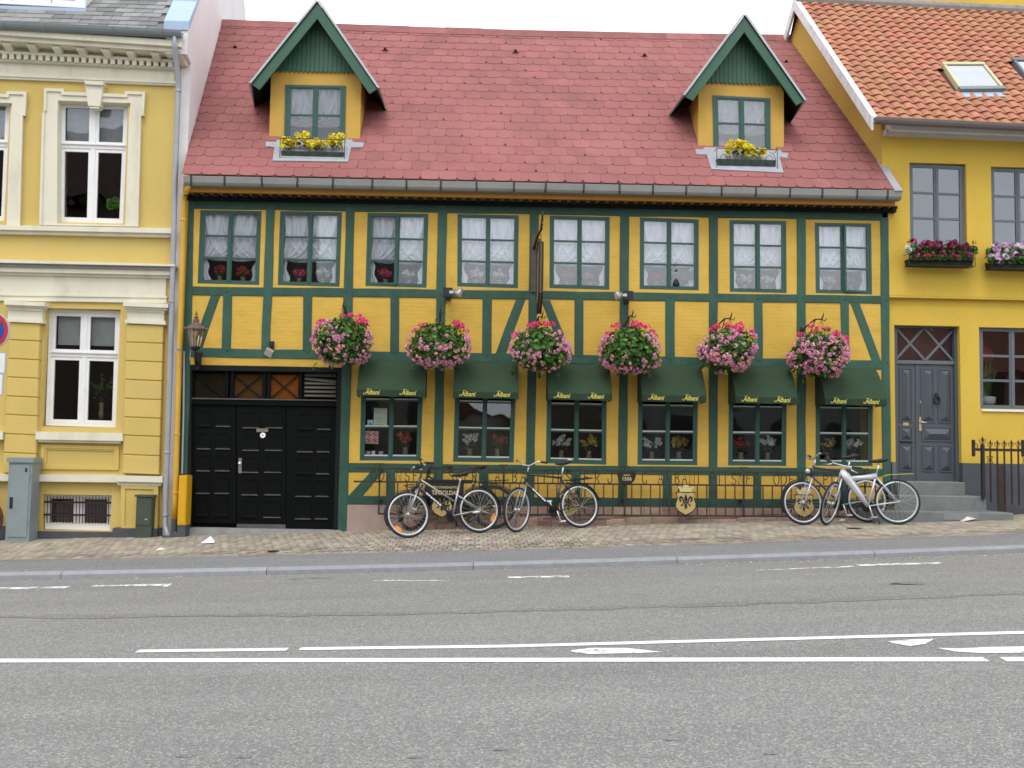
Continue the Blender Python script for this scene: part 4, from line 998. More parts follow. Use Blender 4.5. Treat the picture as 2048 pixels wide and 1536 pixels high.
# sill, sunk panel, base course
MB().prism(q_ := [xz(71,879,YL-.12),xz(245,882,YL-.12),xz(245,866,YL-.12),xz(71,863,YL-.12)], YL-.12, YL+.12).build('window_sill', m_cream, H)
MB().prism([xz(75,884,YL-.08),xz(241,887,YL-.08),xz(241,880,YL-.08),xz(75,877,YL-.08)], YL-.08, YL).build('sill_moulding', m_cream, H)
MB().prism([xz(-170,878,YL-.12),xz(5,879,YL-.12),xz(5,863,YL-.12),xz(-170,862,YL-.12)], YL-.12, YL+.12).build('window_sill', m_cream, H)
pn = pxquad((82,889),(238,893),(237,940),(80,938),YL-.03)
MB().ring(pn.rect(0,pn.w,0,pn.h), pn.rect(.06,pn.w-.06,.05,pn.h-.05), YL-.03, YL+.0).build('sunk_panel', m_lyel, H)
MB().ring(pn.rect(.06,pn.w-.06,.05,pn.h-.05), pn.rect(.085,pn.w-.085,.075,pn.h-.075), YL-.018, YL+.0).build('sunk_panel', m_lyel, H)
band('base_course', (948.5,951), (962,966), xf0, at(233,955,YL-.10).x, YL-.10, YL)
MB().prism([xz(232,963,YL-.16),xz(325,965,YL-.16),xz(325,953,YL-.16),xz(232,951,YL-.16)], YL-.16, YL).build('base_course', m_cream, H)
MB().prism([xz(236,970,YL-.11),xz(321,972,YL-.11),xz(325,965,YL-.11),xz(232,963,YL-.11)], YL-.11, YL).build('base_moulding', m_cream, H)
ped = [xz(243,1058,YL-.09),xz(315,1060,YL-.09),xz(317,972,YL-.09),xz(243,970,YL-.09)]
MB().prism(ped, YL-.09, YL).build('pedestal', m_lyel, H)
pq = pxquad((250,977),(307,979),(305,1053),(249,1052),YL-.11); MB().ring(Quad(ped[3],ped[2],ped[1],ped[0]).rect(0,.57,0,.68)[:0] or [ped[0],ped[1],ped[2],ped[3]], pq.rect(0,pq.w,0,pq.h), YL-.11, YL-.088).build('pedestal_frame', m_lyel, H)
zpt = hline(1052,1056,YL-.06)
slopebox(MB(), LX0, ext(bsC)[0]-.12, YL-.05, YL, lambda x: pav_z(x,0)-.2, zpt).build('plinth', m_plin, H)
slopebox(MB(), ext(bsC)[0]-.12, XR, YL-.05, YL, lambda x: pav_z(x,0)-.2, lambda x: at(91,1062,YL).z+.0*x).build('plinth', m_plin, H)
slopebox(MB(), ext(bsC)[1]+.1, XR, YL-.052, YL, lambda x: at(91,1064,YL).z, zpt).build('plinth', m_plin, H)
slopebox(MB(), at(232,1055,YL).x, at(320,1055,YL).x, YL-.15, YL-.05, lambda x: pav_z(x,0)-.2, lambda x: zpt(x)-.005).build('pedestal_foot', m_plin, H)
# basement window and its iron bars
bw = MB(); bq = bsC; bw.ring(bq.rect(0,bq.w,0,bq.h), bq.rect(.035,bq.w-.035,.06,bq.h-.03), YL+.08, YL+.14); bwin = bw.build('basement_window', m_white, H)
MB().prism(bq.rect(bq.w/2-.035,bq.w/2+.035,.06,bq.h-.03), YL+.085, YL+.13).build('mullion', m_white, bwin)
for a,b in ((.035,bq.w/2-.035),(bq.w/2+.035,bq.w-.035)):
    MB().ring(bq.rect(a,b,.06,bq.h-.03), bq.rect(a+.05,b-.05,.11,bq.h-.07), YL+.09, YL+.12).build('casement', m_white, bwin)
    MB().prism(bq.rect(a+.05,b-.05,.11,bq.h-.07), YL+.104, YL+.107).build('pane', m_glass, bwin)
n = 20
for k in range(n):
    u = .045+(bq.w-.09)*k/(n-1); u = u if 0 < u < bq.w else u
    a, b = bq.p(u,.10), bq.p(u,bq.h-.035); MB().tube([(a[0],YL+.045,a[1]),(b[0],YL+.045,b[1])], .0075, 5).build('iron_bar', m_rust, bwin)
for v in (.42,.78):
    a, b = bq.p(.0,bq.h*v), bq.p(bq.w,bq.h*v); MB().box(a[0],b[0],YL+.03,YL+.04,a[1]-.016,a[1]+.016).build('cross_bar', m_rust, bwin)
# gable (fire) wall towards the inn, white above its roof
XI = XW-.34
zg0, zg1 = at(366,58,YL-.3), None
slope = 1.05
def zsl(y): return hline(48,68,YL-.45)(XW)+ (y-(YL-.45))*slope
zpar = at(364,47,YL-.32).z
prof = [(YL-.34,at(366,108,YL-.34).z),(YL-.34,zpar),(YL+4.2,zpar+4.54*slope),(YL+9,zpar+4.54*slope-4),(YL+9,-1),(YL+.02,-1),(YL+.02,at(366,108,YL).z-.15)]
mb = MB(); n = len(prof); mb.add([(XI+KS*(y+.4),y,z) for y,z in prof]+[(XW+KS*(y+.4),y,z) for y,z in prof], [tuple(range(n)), tuple(range(2*n-1,n-1,-1))]+[(i,i+n,(i+1)%n+n,(i+1)%n) for i in range(n)]); gw = mb.build('gable_wall', m_wht, H)
# pale blue capping of the gable in stepped lengths
yy = YL-.36; k = 0
while yy < 3.2:
    L_ = .62; z0 = zpar+(yy-(YL-.34))*slope; z1 = z0+L_*slope; e = .045
    mb = MB(); k0, k1 = KS*(yy+.4), KS*(yy+L_+.4); mb.add([(XI-.04+k0,yy,z0+e),(XW+.015+k0,yy,z0+e),(XW+.015+k1,yy+L_,z1+.012),(XI-.04+k1,yy+L_,z1+.012),(XI-.04+k0,yy,z0-.10),(XW+.015+k0,yy,z0-.10),(XW+.015+k1,yy+L_,z1-.13),(XI-.04+k1,yy+L_,z1-.13)], [(0,1,2,3),(0,4,5,1),(1,5,6,2),(0,3,7,4)])
    mb.build('gable_capping', m_pbl, H); yy += L_; k += 1
# chimney breast standing on the gable further back
cb = at(452,30,4.1); MB().box(cb.x-.9, cb.x, 3.3, 4.1, 6, 13.5).build('chimney', m_wht, H)
# slate roof
zsg = lambda y: zpar-.12+(y-(YL-.34))*slope
mb = MB(); ya, yb = YL-.40, YL+4.2; mb.add([(LX0,ya,zsg(ya)),(XI,ya,zsg(ya)),(XI+KS*(yb+.4),yb,zsg(yb)),(LX0,yb,zsg(yb)),(LX0,yb+4.5,zsg(yb)-4.5),(XI+KS*(yb+4.9),yb+4.5,zsg(yb)-4.5)], [(0,1,2,3),(3,2,5,4)]); lroof = mb.build('slate_roof', m_plin, H)
sw_, se = .31, .165; lsl = math.hypot(1,slope); sm = []
for k in range(6):
    r_ = random.Random(k); mb = MB(); a = sw_/2-.003; mb.add([(-a,0,.012+r_.uniform(0,.004)),(a,0,.012+r_.uniform(0,.004)),(a,se*1.5,.002),(-a,se*1.5,.002),(-a,0,0),(a,0,0)], [(0,1,2,3),(0,4,5,1),(0,3,4),(1,5,2)]); sm.append(mb.mesh('slate', m_slate))
rs = Matrix.Rotation(math.atan(slope),3,'X'); ldx = at(0,300,YL).x
dmr = [(at(-60,0,YL).x, at(165,0,YL).x)]
for j in range(9):
    y = ya+.02+j*se/lsl; x = XI-.02+KS*(y+.4)-(sw_/2 if j % 2 else 0)-sw_/2
    while x > -9.4:
        link('slate', random.choice(sm), lroof, (x,y,zsg(y)+.008), rot=(rs @ Matrix.Rotation(random.uniform(-.02,.02),3,'Z')).to_euler()); x -= sw_
# white dormer window at the top left
dy = YL+.12; q = pxquad((-70,-60),(176,-45),(170,16),(-75,3),dy); 
MB().prism(q.rect(0,q.w,0,q.h), dy+.06, dy+1.0).build('dormer_box', m_white, H)
MB().ring(q.rect(0,q.w,0,q.h), q.rect(.12,q.w-.13,.06,q.h-.1), dy, dy+.07).build('dormer_frame', m_white, H)
for u0,u1 in ((.12,.78),(.80,1.42),(1.44,q.w-.13)):
    MB().ring(q.rect(u0,u1,.06,q.h-.1), q.rect(u0+.05,u1-.05,.12,q.h-.16), dy+.01, dy+.05).build('casement', m_white, H)
    MB().prism(q.rect(u0+.05,u1-.05,.12,q.h-.16), dy+.035, dy+.04).build('dormer_pane', m_glass, H); MB().prism(q.rect(u0+.05,u1-.05,.12,q.h-.16), dy+.05, dy+.055).build('dormer_blind', M('dormer_blind', (.16,.06,.06), .9), H)
MB().prism(pxquad((-75,8),(172,17),(170,24),(-78,14),dy-.06).rect(0,2.0,0,.06), dy-.06, dy+.3).build('dormer_sill', m_pbl, H)
# gutter (half round) and grey downpipe
yg = YL-.52; zg = hline(41,58,yg); mb = MB(); xg1 = at(362,66,yg).x; nsg = 9; vs = []
for x in (LX0, xg1):
    for i in range(nsg):
        a = math.pi*i/(nsg-1); vs.append((x,yg+.065-.065*math.cos(a)*1.0-.065+.065,zg(x)-.115*math.sin(a)))
    for i in range(nsg-1,-1,-1):
        a = math.pi*i/(nsg-1); vs.append((x,yg+.065-.058*math.cos(a),zg(x)+.002-.106*math.sin(a)))
k = 2*nsg; mb.add(vs, [(i,(i+1)%k,k+(i+1)%k,k+i) for i in range(k)]+[tuple(range(k)),tuple(range(2*k-1,k-1,-1))]); lg = mb.build('gutter', m_gutd, H, smooth=False)
for px in (8,89,226,325):
    p = at(px,60,yg); mb = MB(); mb.tube([(p.x,yg+.065-.069*math.cos(math.pi*i/8),zg(p.x)-.119*math.sin(math.pi*i/8)) for i in range(9)], .006, 4); mb.build('gutter_joint', m_gutd, lg)
mb = MB(); Yp = YL-.14; mb.tube([at(350,69,YL-.46),at(350,99,YL-.40),at(357,160,YL-.16),at(356,185,Yp),at(350,370,Yp),at(340.5,735,Yp),at(331,1000,Yp),at(330,1050,Yp),at(333,1062,Yp-.03),at(337,1077,Yp-.10)], .042, 10); mb.build('grey_downpipe', m_pipeg, H, smooth=True)
for px,py in ((356.5,182),(343.5,603),(334,905),(330.5,1030)):
    p = at(px,py,Yp); MB().lathe([(.046,-.02),(.052,-.012),(.052,.012),(.046,.02)], p, 10).build('pipe_collar', m_pipeg, H)
p = at(337,1079,Yp-.1); MB().lathe([(.10,-.06),(.10,.015),(.07,.02)], (p.x,p.y,pav_z(p.x,p.y)+.005), 12).build('drain_shoe', m_plin, H)
# the narrow return beside the inn
MB().box(XR, XI-.0, YL+.05, YL+.3, -.3, at(366,112,YL).z).build('return_wall', m_lyel, H)
MB().box(at(359,700,YL).x, at(366.5,700,YL).x, YL-.05, YL+.1, -.2, at(366,340,0).z).build('return_wall', m_pipey, H)

# ================================================================== RIGHT HOUSE (ochre render, pantiles)
rh = thing('rendered_house', 'ochre rendered house with grey windows and an orange pantile roof, right of the inn', 'house', (9,0,pav_z(9,0)))
K = rh
XG = at(1764,318,0).x
RX1 = 19.0
YJ = .10                        # the ground floor stands back under the jetty
zj = zfun((1782,590),(2048,597),0)[0](8); zeR = at(1900,262,0).z
w1 = pxquad((1815.5,327),(1928.5,333),(1930,497),(1818,494),.06); w2 = pxquad((1978.5,335),(2091,341),(2094,500),(1981,499),.06); w3 = pxquad((2150,345),(2262,351),(2265,505),(2152,503),.06)
e1, e2, e3 = [ext(w) for w in (w1,w2,w3)]
wall_with([e1,e2,e3], XG, RX1, zj, zeR, 0, .3, m_ryel, 'wall', K)
gw1 = pxquad((1956,655),(2092,659),(2094,820),(1957,817.5),YJ+.06); e4 = ext(gw1)
dq = pxquad((1790.5,650),(1920,653.5),(1927,963),(1787,962),YJ+.05); e5 = (at(1790,800,YJ).x, at(1921.5,800,YJ).x, -.3, at(1850,651,YJ).z)
zpl = at(1980,927.5,YJ).z
wall_with([e5,e4], XG-.25, RX1, zpl, zj, YJ, YJ+.3, m_ryel, 'wall', K)
MB().box(e5[1], RX1, YJ-.03, YJ+.3, -.3, zpl+.005).build('plinth', m_plin, K)
MB().box(at(1783,900,YJ).x, e5[0], YJ-.02, YJ+.3, -.3, zpl+.005).build('plinth', m_grayw, K)
MB().box(XG, RX1, .004, YJ, zj-.03, zj-.001).build('jetty_edge', m_ryel, K)
for q in (w1,w2,w3): window(q, K, m_grayw, m_glassr, .06, 3, fr=.035, st=.045, bar=.035, mull=.02)
window(gw1, K, m_grayw, m_glass, YJ+.07, 3, fr=.035, st=.05, bar=.04, mull=.03)
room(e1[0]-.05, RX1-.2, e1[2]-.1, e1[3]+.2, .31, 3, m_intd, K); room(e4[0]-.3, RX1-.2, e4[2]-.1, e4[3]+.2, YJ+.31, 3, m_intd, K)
MB().box(e4[0]+.02, e4[1], YJ-.03, YJ+.06, at(1990,823,YJ).z, at(1990,819,YJ).z).build('window_sill', m_white, K)
# eaves cornice
zc = lambda a,b,Y: zfun((1760,a),(2048,b),Y)[0]
slopebox(MB(), XG+.06, RX1, -.22, 0, zc(258,270,-.22), zc(240,253,-.22)).build('eaves_cornice', m_white, K)
slopebox(MB(), XG+.02, RX1, -.14, 0, zc(267,279,-.14), zc(257,270,-.14)).build('eaves_cornice', M('eaves_grey', (.55,.54,.5), .8, .08, 3), K)
# roof plane
YE = -.45
EA = at(1752,239,YE); ER = at(2048,252,YE); EA2 = at(1745,240,YE)
lo, hi = .5, 8
for _ in range(50):
    m_ = (lo+hi)/2
    if at(1590,4,m_).x < EA2.x+KS*(m_-YE): lo = m_
    else: hi = m_
YRR = lo; RZ = at(1590,4,YRR).z; gx_ = (ER.z-EA.z)/(ER.x-EA.x)
rsl = (RZ-EA.z)/(YRR-YE)
def rP(x, y): return Vector((x+KS*(y-YE),y,EA.z+gx_*(x-EA.x)+(y-YE)*rsl))
XV = EA2.x
mb = MB(); mb.add([rP(XV+.04,YE),rP(RX1,YE),rP(RX1,YRR),rP(XV+.04,YRR)], [(0,1,2,3)])
b0, b1 = rP(XV+.04,YRR), rP(RX1,YRR); mb.add([b0,b1,b1+Vector((0,4,-4*rsl)),b0+Vector((0,4,-4*rsl))], [(0,1,2,3)])
rroof = mb.build('tile_roof', M('tile_underlay', (.10,.035,.02), .95), K)
rn = Vector((-gx_,-rsl,1)).normalized()
# gable wall of this house above the inn's roof
gp = [(.012,zj+.012),(.012,rP(XG,0).z-.06),(YRR,rP(XG,YRR).z-.06),(YRR+3.6,rP(XG,YRR).z-.06-3.6*rsl),(YRR+3.6,zj+.012)]
mb = MB(); n = len(gp); mb.add([(XG+(KS-.10)*y-.003,y,z) for y,z in gp]+[(XG+.22+KS*y,y,z) for y,z in gp], [tuple(range(n)),tuple(range(2*n-1,n-1,-1))]+[(i,i+n,(i+1)%n+n,(i+1)%n) for i in range(n)]); mb.build('gable_wall', m_gable, K)
# white verge boards, front and rear
def verge(y0, y1, back=False):
    f = (lambda y: rP(XV,y).z) if not back else (lambda y: rP(XV,YRR).z-(y-YRR)*rsl)
    mb = MB(); vs = []
    for y in (y0, y1):
        z = f(y); q = XV+KS*(y-YE); vs += [(q-.03,y,z+.07),(q+.07,y,z+.07),(q+.07,y,z+.04),(q+.005,y,z+.04),(q+.005,y,z-.16),(q-.03,y,z-.16)]
    mb.add(vs, [(i,(i+1)%6,(i+1)%6+6,i+6) for i in range(6)]+[(0,1,2,3,4,5),(11,10,9,8,7,6)]); mb.build('verge_board', m_verge, K)
verge(YE-.02, YRR); verge(YRR, YRR+3.6, True)
# interlocking tiles
TW, TE = .207, .205
rslope = math.atan(rsl); tl_ = math.hypot(1,rsl)
def tile_mb(seed):
    r_ = random.Random(seed); mb = MB(); n = 9; vs = []; L_ = TE*1.28
    for (y,k) in ((-.008,1.0),(L_*.5,1.0),(L_,.95)):
        for i in range(n):
            u = i/(n-1); x = (u-.5)*TW*1.12; z = .033*math.sin(math.pi*min(1,u/.62))**1 if u < .62 else -.012*math.sin(math.pi*(u-.62)/.38)
            yy_ = y - (.016*math.sin(math.pi*min(1,u/.62)) if y < 0 and u < .62 else 0)
            vs.append((x, yy_, z*k+.030*(1-y/L_)))
    o = 3*n
    for i in range(n): v = vs[i]; vs.append((v[0],v[1]+.004,v[2]-.018))
    mb.add(vs, [(j*n+i,j*n+i+1,(j+1)*n+i+1,(j+1)*n+i) for j in range(2) for i in range(n-1)]+[(i,o+i,o+i+1,i+1) for i in range(n-1)]); return mb
tmb = [tile_mb(k) for k in range(3)]; tme = [m.mesh('roof_tile', m_pant, smooth=False) for m in tmb]
rr = Matrix((Vector((1,0,gx_)).normalized(), Vector((0,1,rsl)).normalized(), rn)).transposed()
tc = []
nrow = int((YRR-YE)*tl_/TE)+1
rws = []
sky_px = [((1882,129),(1966,129),(2009,182),(1919,183)), ((2021,120),(2105,122),(2150,176),(2066,176))]
swin = [[on_plane(px,py,rP(XV,YE)+rn*.04,rn) for px,py in q] for q in sky_px]
for j in range(nrow):
    y = YE-.03+j*TE/tl_
    x = XV+.08+TW/2
    while x < 12.2:
        hit = False
        for s in swin:
            ys_ = sorted((s[0].y,s[3].y)); xa, xb2 = min(s[0].x,s[3].x)-.02, max(s[1].x,s[2].x)+.02
            if xa-.0 < x < xb2+.0 and ys_[0]-.10 < y < ys_[1]-.09: hit = True
        if not hit and y < YRR-.06: tc.append((j,x,y))
        x += TW
vis = []
for (j,x,y) in tc:
    d = rP(x,y)-EYE; sx = CX+F*d.dot(rt)/d.dot(fw); sy = CY-F*d.dot(up)/d.dot(fw)
    vis.append(((0 if sx < 2060 and sy > -12 else 1), d.length, j, x, y))
vis.sort()
stf = MB()
for i,(o_,_,j,x,y) in enumerate(vis):
    p = rP(x,y)+rn*.004
    if i < 300 and not o_: link('roof_tile', random.choice(tme), rroof, p, rot=(rr @ Matrix.Rotation(random.uniform(-.015,.015),3,'Z')).to_euler())
    else:
        MM = Matrix.Translation(p) @ rr.to_4x4(); o = len(stf.v); src = tmb[0]
        stf.v += [tuple(MM @ Vector(v)) for v in src.v]
        for f in src.f: stf.f.append([a+o for a in f]); stf.t.append(None); stf.mi.append(0)
stf.build('roof_tiles', m_pant, rroof, kind='stuff')
MB().tube([rP(XV,YRR)+Vector((0,0,.03)), rP(RX1,YRR)+Vector((0,0,.03))], .11, 10).build('ridge', M('ridge_mortar', (.25,.22,.2), .9, .3, 6), rroof)
for s in swin:
    a,b,c,e = s; 
    def fr_(t0,t1,v0,v1,h,nm,mat,par=rroof):
        P_ = lambda u,v: a.lerp(b,u).lerp(e.lerp(c,u),v)
        base = [P_(t0,v0),P_(t1,v0),P_(t1,v1),P_(t0,v1)]; mb = MB(); mb.add([v+rn*h for v in base]+[v-rn*.06 for v in base], [(0,1,2,3)]+[(i,i+4,(i+1)%4+4,(i+1)%4) for i in range(4)]); return mb.build(nm, mat, par)
    m_fr = M('skylight_frame', (.50,.48,.28), .6, .1) if s is swin[0] else m_grayw
    skl = fr_(0,1,.0,.08,.05,'skylight',m_fr); 
    fr_(0,.06,.1,1,.05,'skylight_frame',m_fr,rroof); fr_(.94,1,.1,1,.05,'skylight_frame',m_fr,rroof); fr_(-.01,1.01,.92,1.02,.06,'skylight_rail',m_gutd,rroof)
    fr_(.06,.94,.08,.92,.03,'skylight_glass',m_glassk,rroof); fr_(-.06,1.06,1.02,1.18,-.004,'skylight_apron',m_pbl,rroof)
# gutter
zgr = zfun((1752,233),(2048,247),YE-.12)[0]; mb = MB(); vs = []; xa = at(1751,238,YE-.12).x; nsg = 8
for x in (xa, RX1):
    for i in range(nsg): a = math.pi*i/(nsg-1); vs.append((x,YE-.06-.065*math.cos(a),zgr(x)-.105*math.sin(a)))
    for i in range(nsg-1,-1,-1): a = math.pi*i/(nsg-1); vs.append((x,YE-.06-.058*math.cos(a),zgr(x)+.001-.097*math.sin(a)))
k = 2*nsg; mb.add(vs, [(i,(i+1)%k,k+(i+1)%k,k+i) for i in range(k)]+[tuple(range(k)),tuple(range(2*k-1,k-1,-1))]); mb.build('gutter', M('brown_gutter', (.14,.115,.105), .5, .15), K)
# yellow chimney stack just behind the ridge
cs = at(1778,0,YRR+.5); MB().box(cs.x, cs.x+6, YRR+.3, YRR+1.1, cs.z-1.2, cs.z+.5).build('chimney', m_ryel, K)
# front door
MB().ring([xz(1790,964,YJ+.07),xz(1928,964,YJ+.07),xz(1921,650,YJ+.07),xz(1789,648,YJ+.07)], [xz(1795,962,YJ+.10),xz(1911,962,YJ+.10),xz(1908,657,YJ+.10),xz(1794,656,YJ+.10)], YJ+.09, YJ+.26).build('door_frame', m_doorg, K)
YDd = YJ+.14
MB().prism([xz(1794,727,YDd-.03),xz(1911,729,YDd-.03),xz(1911,722,YDd-.03),xz(1794,720,YDd-.03)], YDd-.03, YDd+.08).build('door_transom', m_grayw, K)
tq = [xz(1794,722,YDd),xz(1910,724,YDd),xz(1909,655,YDd),xz(1793,653,YDd)]
MB().prism(tq, YDd+.03, YDd+.034).build('fanlight_pane', m_glass, K); MB().prism(tq, YDd+.2, YDd+.22).build('fanlight_back', M('fanlight_back', (.085,.05,.042), .9, .5, 4), K)
fbars = []
for (p0,p1_) in (((1794,658),(1850,720)),((1794,717),(1848,656)),((1849,656),(1906,721)),((1852,720),(1906,661))):
    a, b = Vector((*xz(*p0,YDd),)), Vector((*xz(*p1_,YDd),)); d = (b-a).normalized()*.0+Vector((-(b-a).y,(b-a).x)).normalized()*.018
    MB().prism([tuple(a-d),tuple(b-d),tuple(b+d),tuple(a+d)], YDd+.0+random.uniform(0,.004), YDd+.028).build('fanlight_bar', m_grayw, K)
def dleaf(l, r_, name):
    return MB().prism([xz(l[1],962,YDd),xz(r_[1],962,YDd),xz(r_[0],728,YDd),xz(l[0],727,YDd)], YDd, YDd+.05).build(name, m_doorg, K)
lf = dleaf((1794.5,1792), (1833.5,1834.5), 'side_door'); rg = dleaf((1835,1836), (1911,1912), 'front_door')
MB().prism([xz(1832.5,962,YDd-.015),xz(1837.5,962,YDd-.015),xz(1836.5,729,YDd-.015),xz(1831.5,729,YDd-.015)], YDd-.015, YDd).build('cover_strip', m_doorg, lf)
def dpanel(par, x0,x1,y0,y1):
    q = pxquad((x0,y0),(x1,y0+.8),(x1+.3,y1+.8),(x0+.3,y1),YDd); w,h = q.w,q.h; e = .014; s = min(w,h)/2
    # mitred diamond-point panel, set in a moulded frame
    MB().ring(q.rect(-.022,w+.022,-.022,h+.022), q.rect(0,w,0,h), YDd-.014, YDd+.01).build('panel_moulding', m_doorg, par)
    o = q.rect(.004,w-.004,.004,h-.004)
    if h > w: a, b = q.p(w/2,s*.95), q.p(w/2,h-s*.95)
    else: a, b = q.p(s*.95,h/2), q.p(w-s*.95,h/2)
    mb = MB(); mb.add([(x,YDd-.002,z) for x,z in o]+[(a[0],YDd-.052,a[1]),(b[0],YDd-.052,b[1])], [(0,1,4),(1,2,5,4),(2,3,5),(3,0,4,5)] if h > w else [(0,1,5,4),(1,2,5),(2,3,4,5),(3,0,4)]); mb.build('panel', m_doorg, par)
for a in ((1801,1822,738,841),(1801.5,1822.5,855,879),(1801.5,1823,891,939)): dpanel(lf,*a)
for a in ((1844,1866,739,842),(1878.5,1900.5,740,843),(1846,1901,855.5,880),(1846,1867,892,940),(1880,1902,893,941)): dpanel(rg,*a)
MB().prism([xz(1800,886,YDd-.01),xz(1824.5,886.5,YDd-.01),xz(1824.5,883,YDd-.01),xz(1800,882.5,YDd-.01)], YDd-.012, YDd).build('letter_slot', m_black, lf)
MB().prism([xz(1806,851,YDd-.01),xz(1817.5,851.4,YDd-.01),xz(1817.5,845.4,YDd-.01),xz(1806,845,YDd-.01)], YDd-.012, YDd).build('name_plate', m_brass, lf)
MB().prism([xz(1838,862,YDd-.01),xz(1843,862,YDd-.01),xz(1843,834,YDd-.01),xz(1838,834,YDd-.01)], YDd-.014, YDd).build('handle_plate', m_brass, rg)
p = at(1841,844,YDd-.03); mb = MB(); mb.tube([(p.x,YDd,p.z),(p.x,YDd-.05,p.z),(p.x+.10,YDd-.055,p.z-.012)], .011, 7); mb.build('door_handle', m_steel, rg, smooth=True)
p = at(1841,804.5,YDd); MB().lathe([(.022,-.012),(.022,0)], (p.x,YDd,p.z), 12, 'y').build('lock', m_steel, rg)
p = at(1874,800,YDd-.03); mb = MB(); mb.tube([(p.x+.045*math.sin(2*math.pi*i/12),YDd-.035,p.z+.0-.065*math.cos(2*math.pi*i/12)) for i in range(12)], .013, 5, closed=True); mb.lathe([(.03,-.04),(.035,0)], (p.x,YDd,p.z+.085), 10, 'y'); mb.build('door_knocker', m_iron, rg)
# steps, each one block
zs = [at(1860,963.5,YJ-.05).z, None, None]
z1 = at(1930,987,-.28).z; 
def step(xl_, xr_, y0, zt, zb, nm='step'):
    e = .012; mb = MB(); y1 = YJ+.12
    mb.add([(xl_,y0,zb),(xr_,y0,zb),(xr_,y0,zt-e),(xl_,y0,zt-e),(xl_+e,y0+e,zt),(xr_-e,y0+e,zt),(xr_-e,y1,zt),(xl_+e,y1,zt),(xr_,y1,zb),(xl_,y1,zb),(xr_,y1,zt-e),(xl_,y1,zt-e)],
        [(0,1,2,3),(3,2,5,4),(4,5,6,7),(1,8,10,2),(2,10,6,5),(0,3,11,9),(3,4,7,11)]); return mb.build(nm, m_step, K)
zt1 = at(1860,963,-.02).z; zt2 = at(1880,991.5,-.42).z; zt3 = at(1900,1024,-.80).z
step(at(1793,980,-.20).x, at(1927.5,980,-.20).x, -.24, zt1, -.3); step(at(1788,1005,-.5).x, at(1971,1005,-.5).x, -.52, zt2, -.3); step(at(1752,1035,-.85).x, at(2028,1030,-.85).x, -.84, zt3, -.3)
MB().box(at(1887,1033,-.845).x, at(1958,1033,-.845).x, -.846, -.83, at(1920,1040,-.845).z, at(1920,1026.5,-.845).z).build('step_patch', M('step_patch', (.21,.225,.22), .85, .15, 6), K)
# dark cellar doorway in the plinth
MB().box(at(1992,980,YJ).x, at(2010,980,YJ).x, YJ-.033, YJ+.1, -.2, zpl-.01).build('cellar_opening', m_intd, K)

# ================================================================== CURTAINS AND THINGS IN THE WINDOWS
def curtain(q, y0, label, group, kind='cross', seed=0, mat=None):
    r_ = random.Random(seed); t = thing('curtain', label, 'curtain', (*[q.p(q.w/2,q.h)[0]],y0,q.p(0,q.h)[1]), group)
    W_, H_ = q.w, q.h; nu, nv = 70, 14
    for side in (0,1):
        mb = MB(); vs = []; ph = r_.uniform(0,6); fq = r_.uniform(34,44)
        for i in range(nu+1):
            u = i/nu; Tx, Tz = .03*W_+u*.92*W_, H_*.985
            cxx, cz = (.05+.82*u)*W_, H_*(.60-.40*u+r_.uniform(-.012,.012)); ex, ez = (.045+.07*u)*W_, H_*(.37-.02*u)
            for j in range(nv+1):
                v = j/nv; x = (1-v)**2*Tx+2*v*(1-v)*cxx+v*v*ex; z = (1-v)**2*Tz+2*v*(1-v)*cz+v*v*ez
                y = y0+(.012 if side else 0)+.034*math.sin(u*fq+ph+1.6*math.sin(u*9))*(1-.55*v)+.012*math.sin(u*83+ph)
                p = q.p(x if side == 0 else W_-x, z); vs.append((p[0],y,p[1]))
        mb.add(vs, [(i*(nv+1)+j,(i+1)*(nv+1)+j,(i+1)*(nv+1)+j+1,i*(nv+1)+j+1) for i in range(nu) for j in range(nv)]); 
        c = mb.build('drape', mat or m_curt, t, smooth=True, fix=False)
        if kind == 'cross':
            mb = MB(); vs = []; nu2 = 14
            for i in range(nu2+1):
                u = i/nu2
                for j in range(9):
                    v = j/8; x = (.02+u*(.085+.07*v+.02*math.sin(v*9+ph)))*W_; p = q.p(x if side == 0 else W_-x, H_*.37*(1-v)+.07*v); vs.append((p[0],y0+.014*math.sin(u*16+ph),p[1]))
            mb.add(vs, [(i*9+j,(i+1)*9+j,(i+1)*9+j+1,i*9+j+1) for i in range(nu2) for j in range(8)]); mb.build('drape_tail', mat or m_curt, t, smooth=True, fix=False)
    return t
ORD = ['first','second','third','fourth','fifth','sixth','seventh','eighth']
uplab = ['white lace curtain pair in the upper inn window nearest the downpipe','white lace curtain pair in the upper window right of the first timber post','white lace curtain pair in the ajar upper window above the first flower basket','white lace curtain pair in the upper window left of the hanging sign',
 'white lace curtain pair in the upper window right of the hanging sign','white lace curtain pair in the upper window with a dark figurine','white lace curtain pair in the upper window between figurine window and ajar corner window','white lace curtain pair in the ajar upper window at the right corner post']
for i, q in enumerate(upq): curtain(q, .12, uplab[i], 'lace curtains of the upper floor', seed=i)
for di, d in enumerate(dorm):
    q = Quad(*[xz(*p,YD) for p in d['win']]); curtain(q, YD+.075, ('sheer curtain pair in the left dormer window','sheer curtain pair in the right dormer window')[di], 'dormer curtains', 'swag', 20+di, thin('sheer_curtain' , (.80,.81,.84), .4, .62))
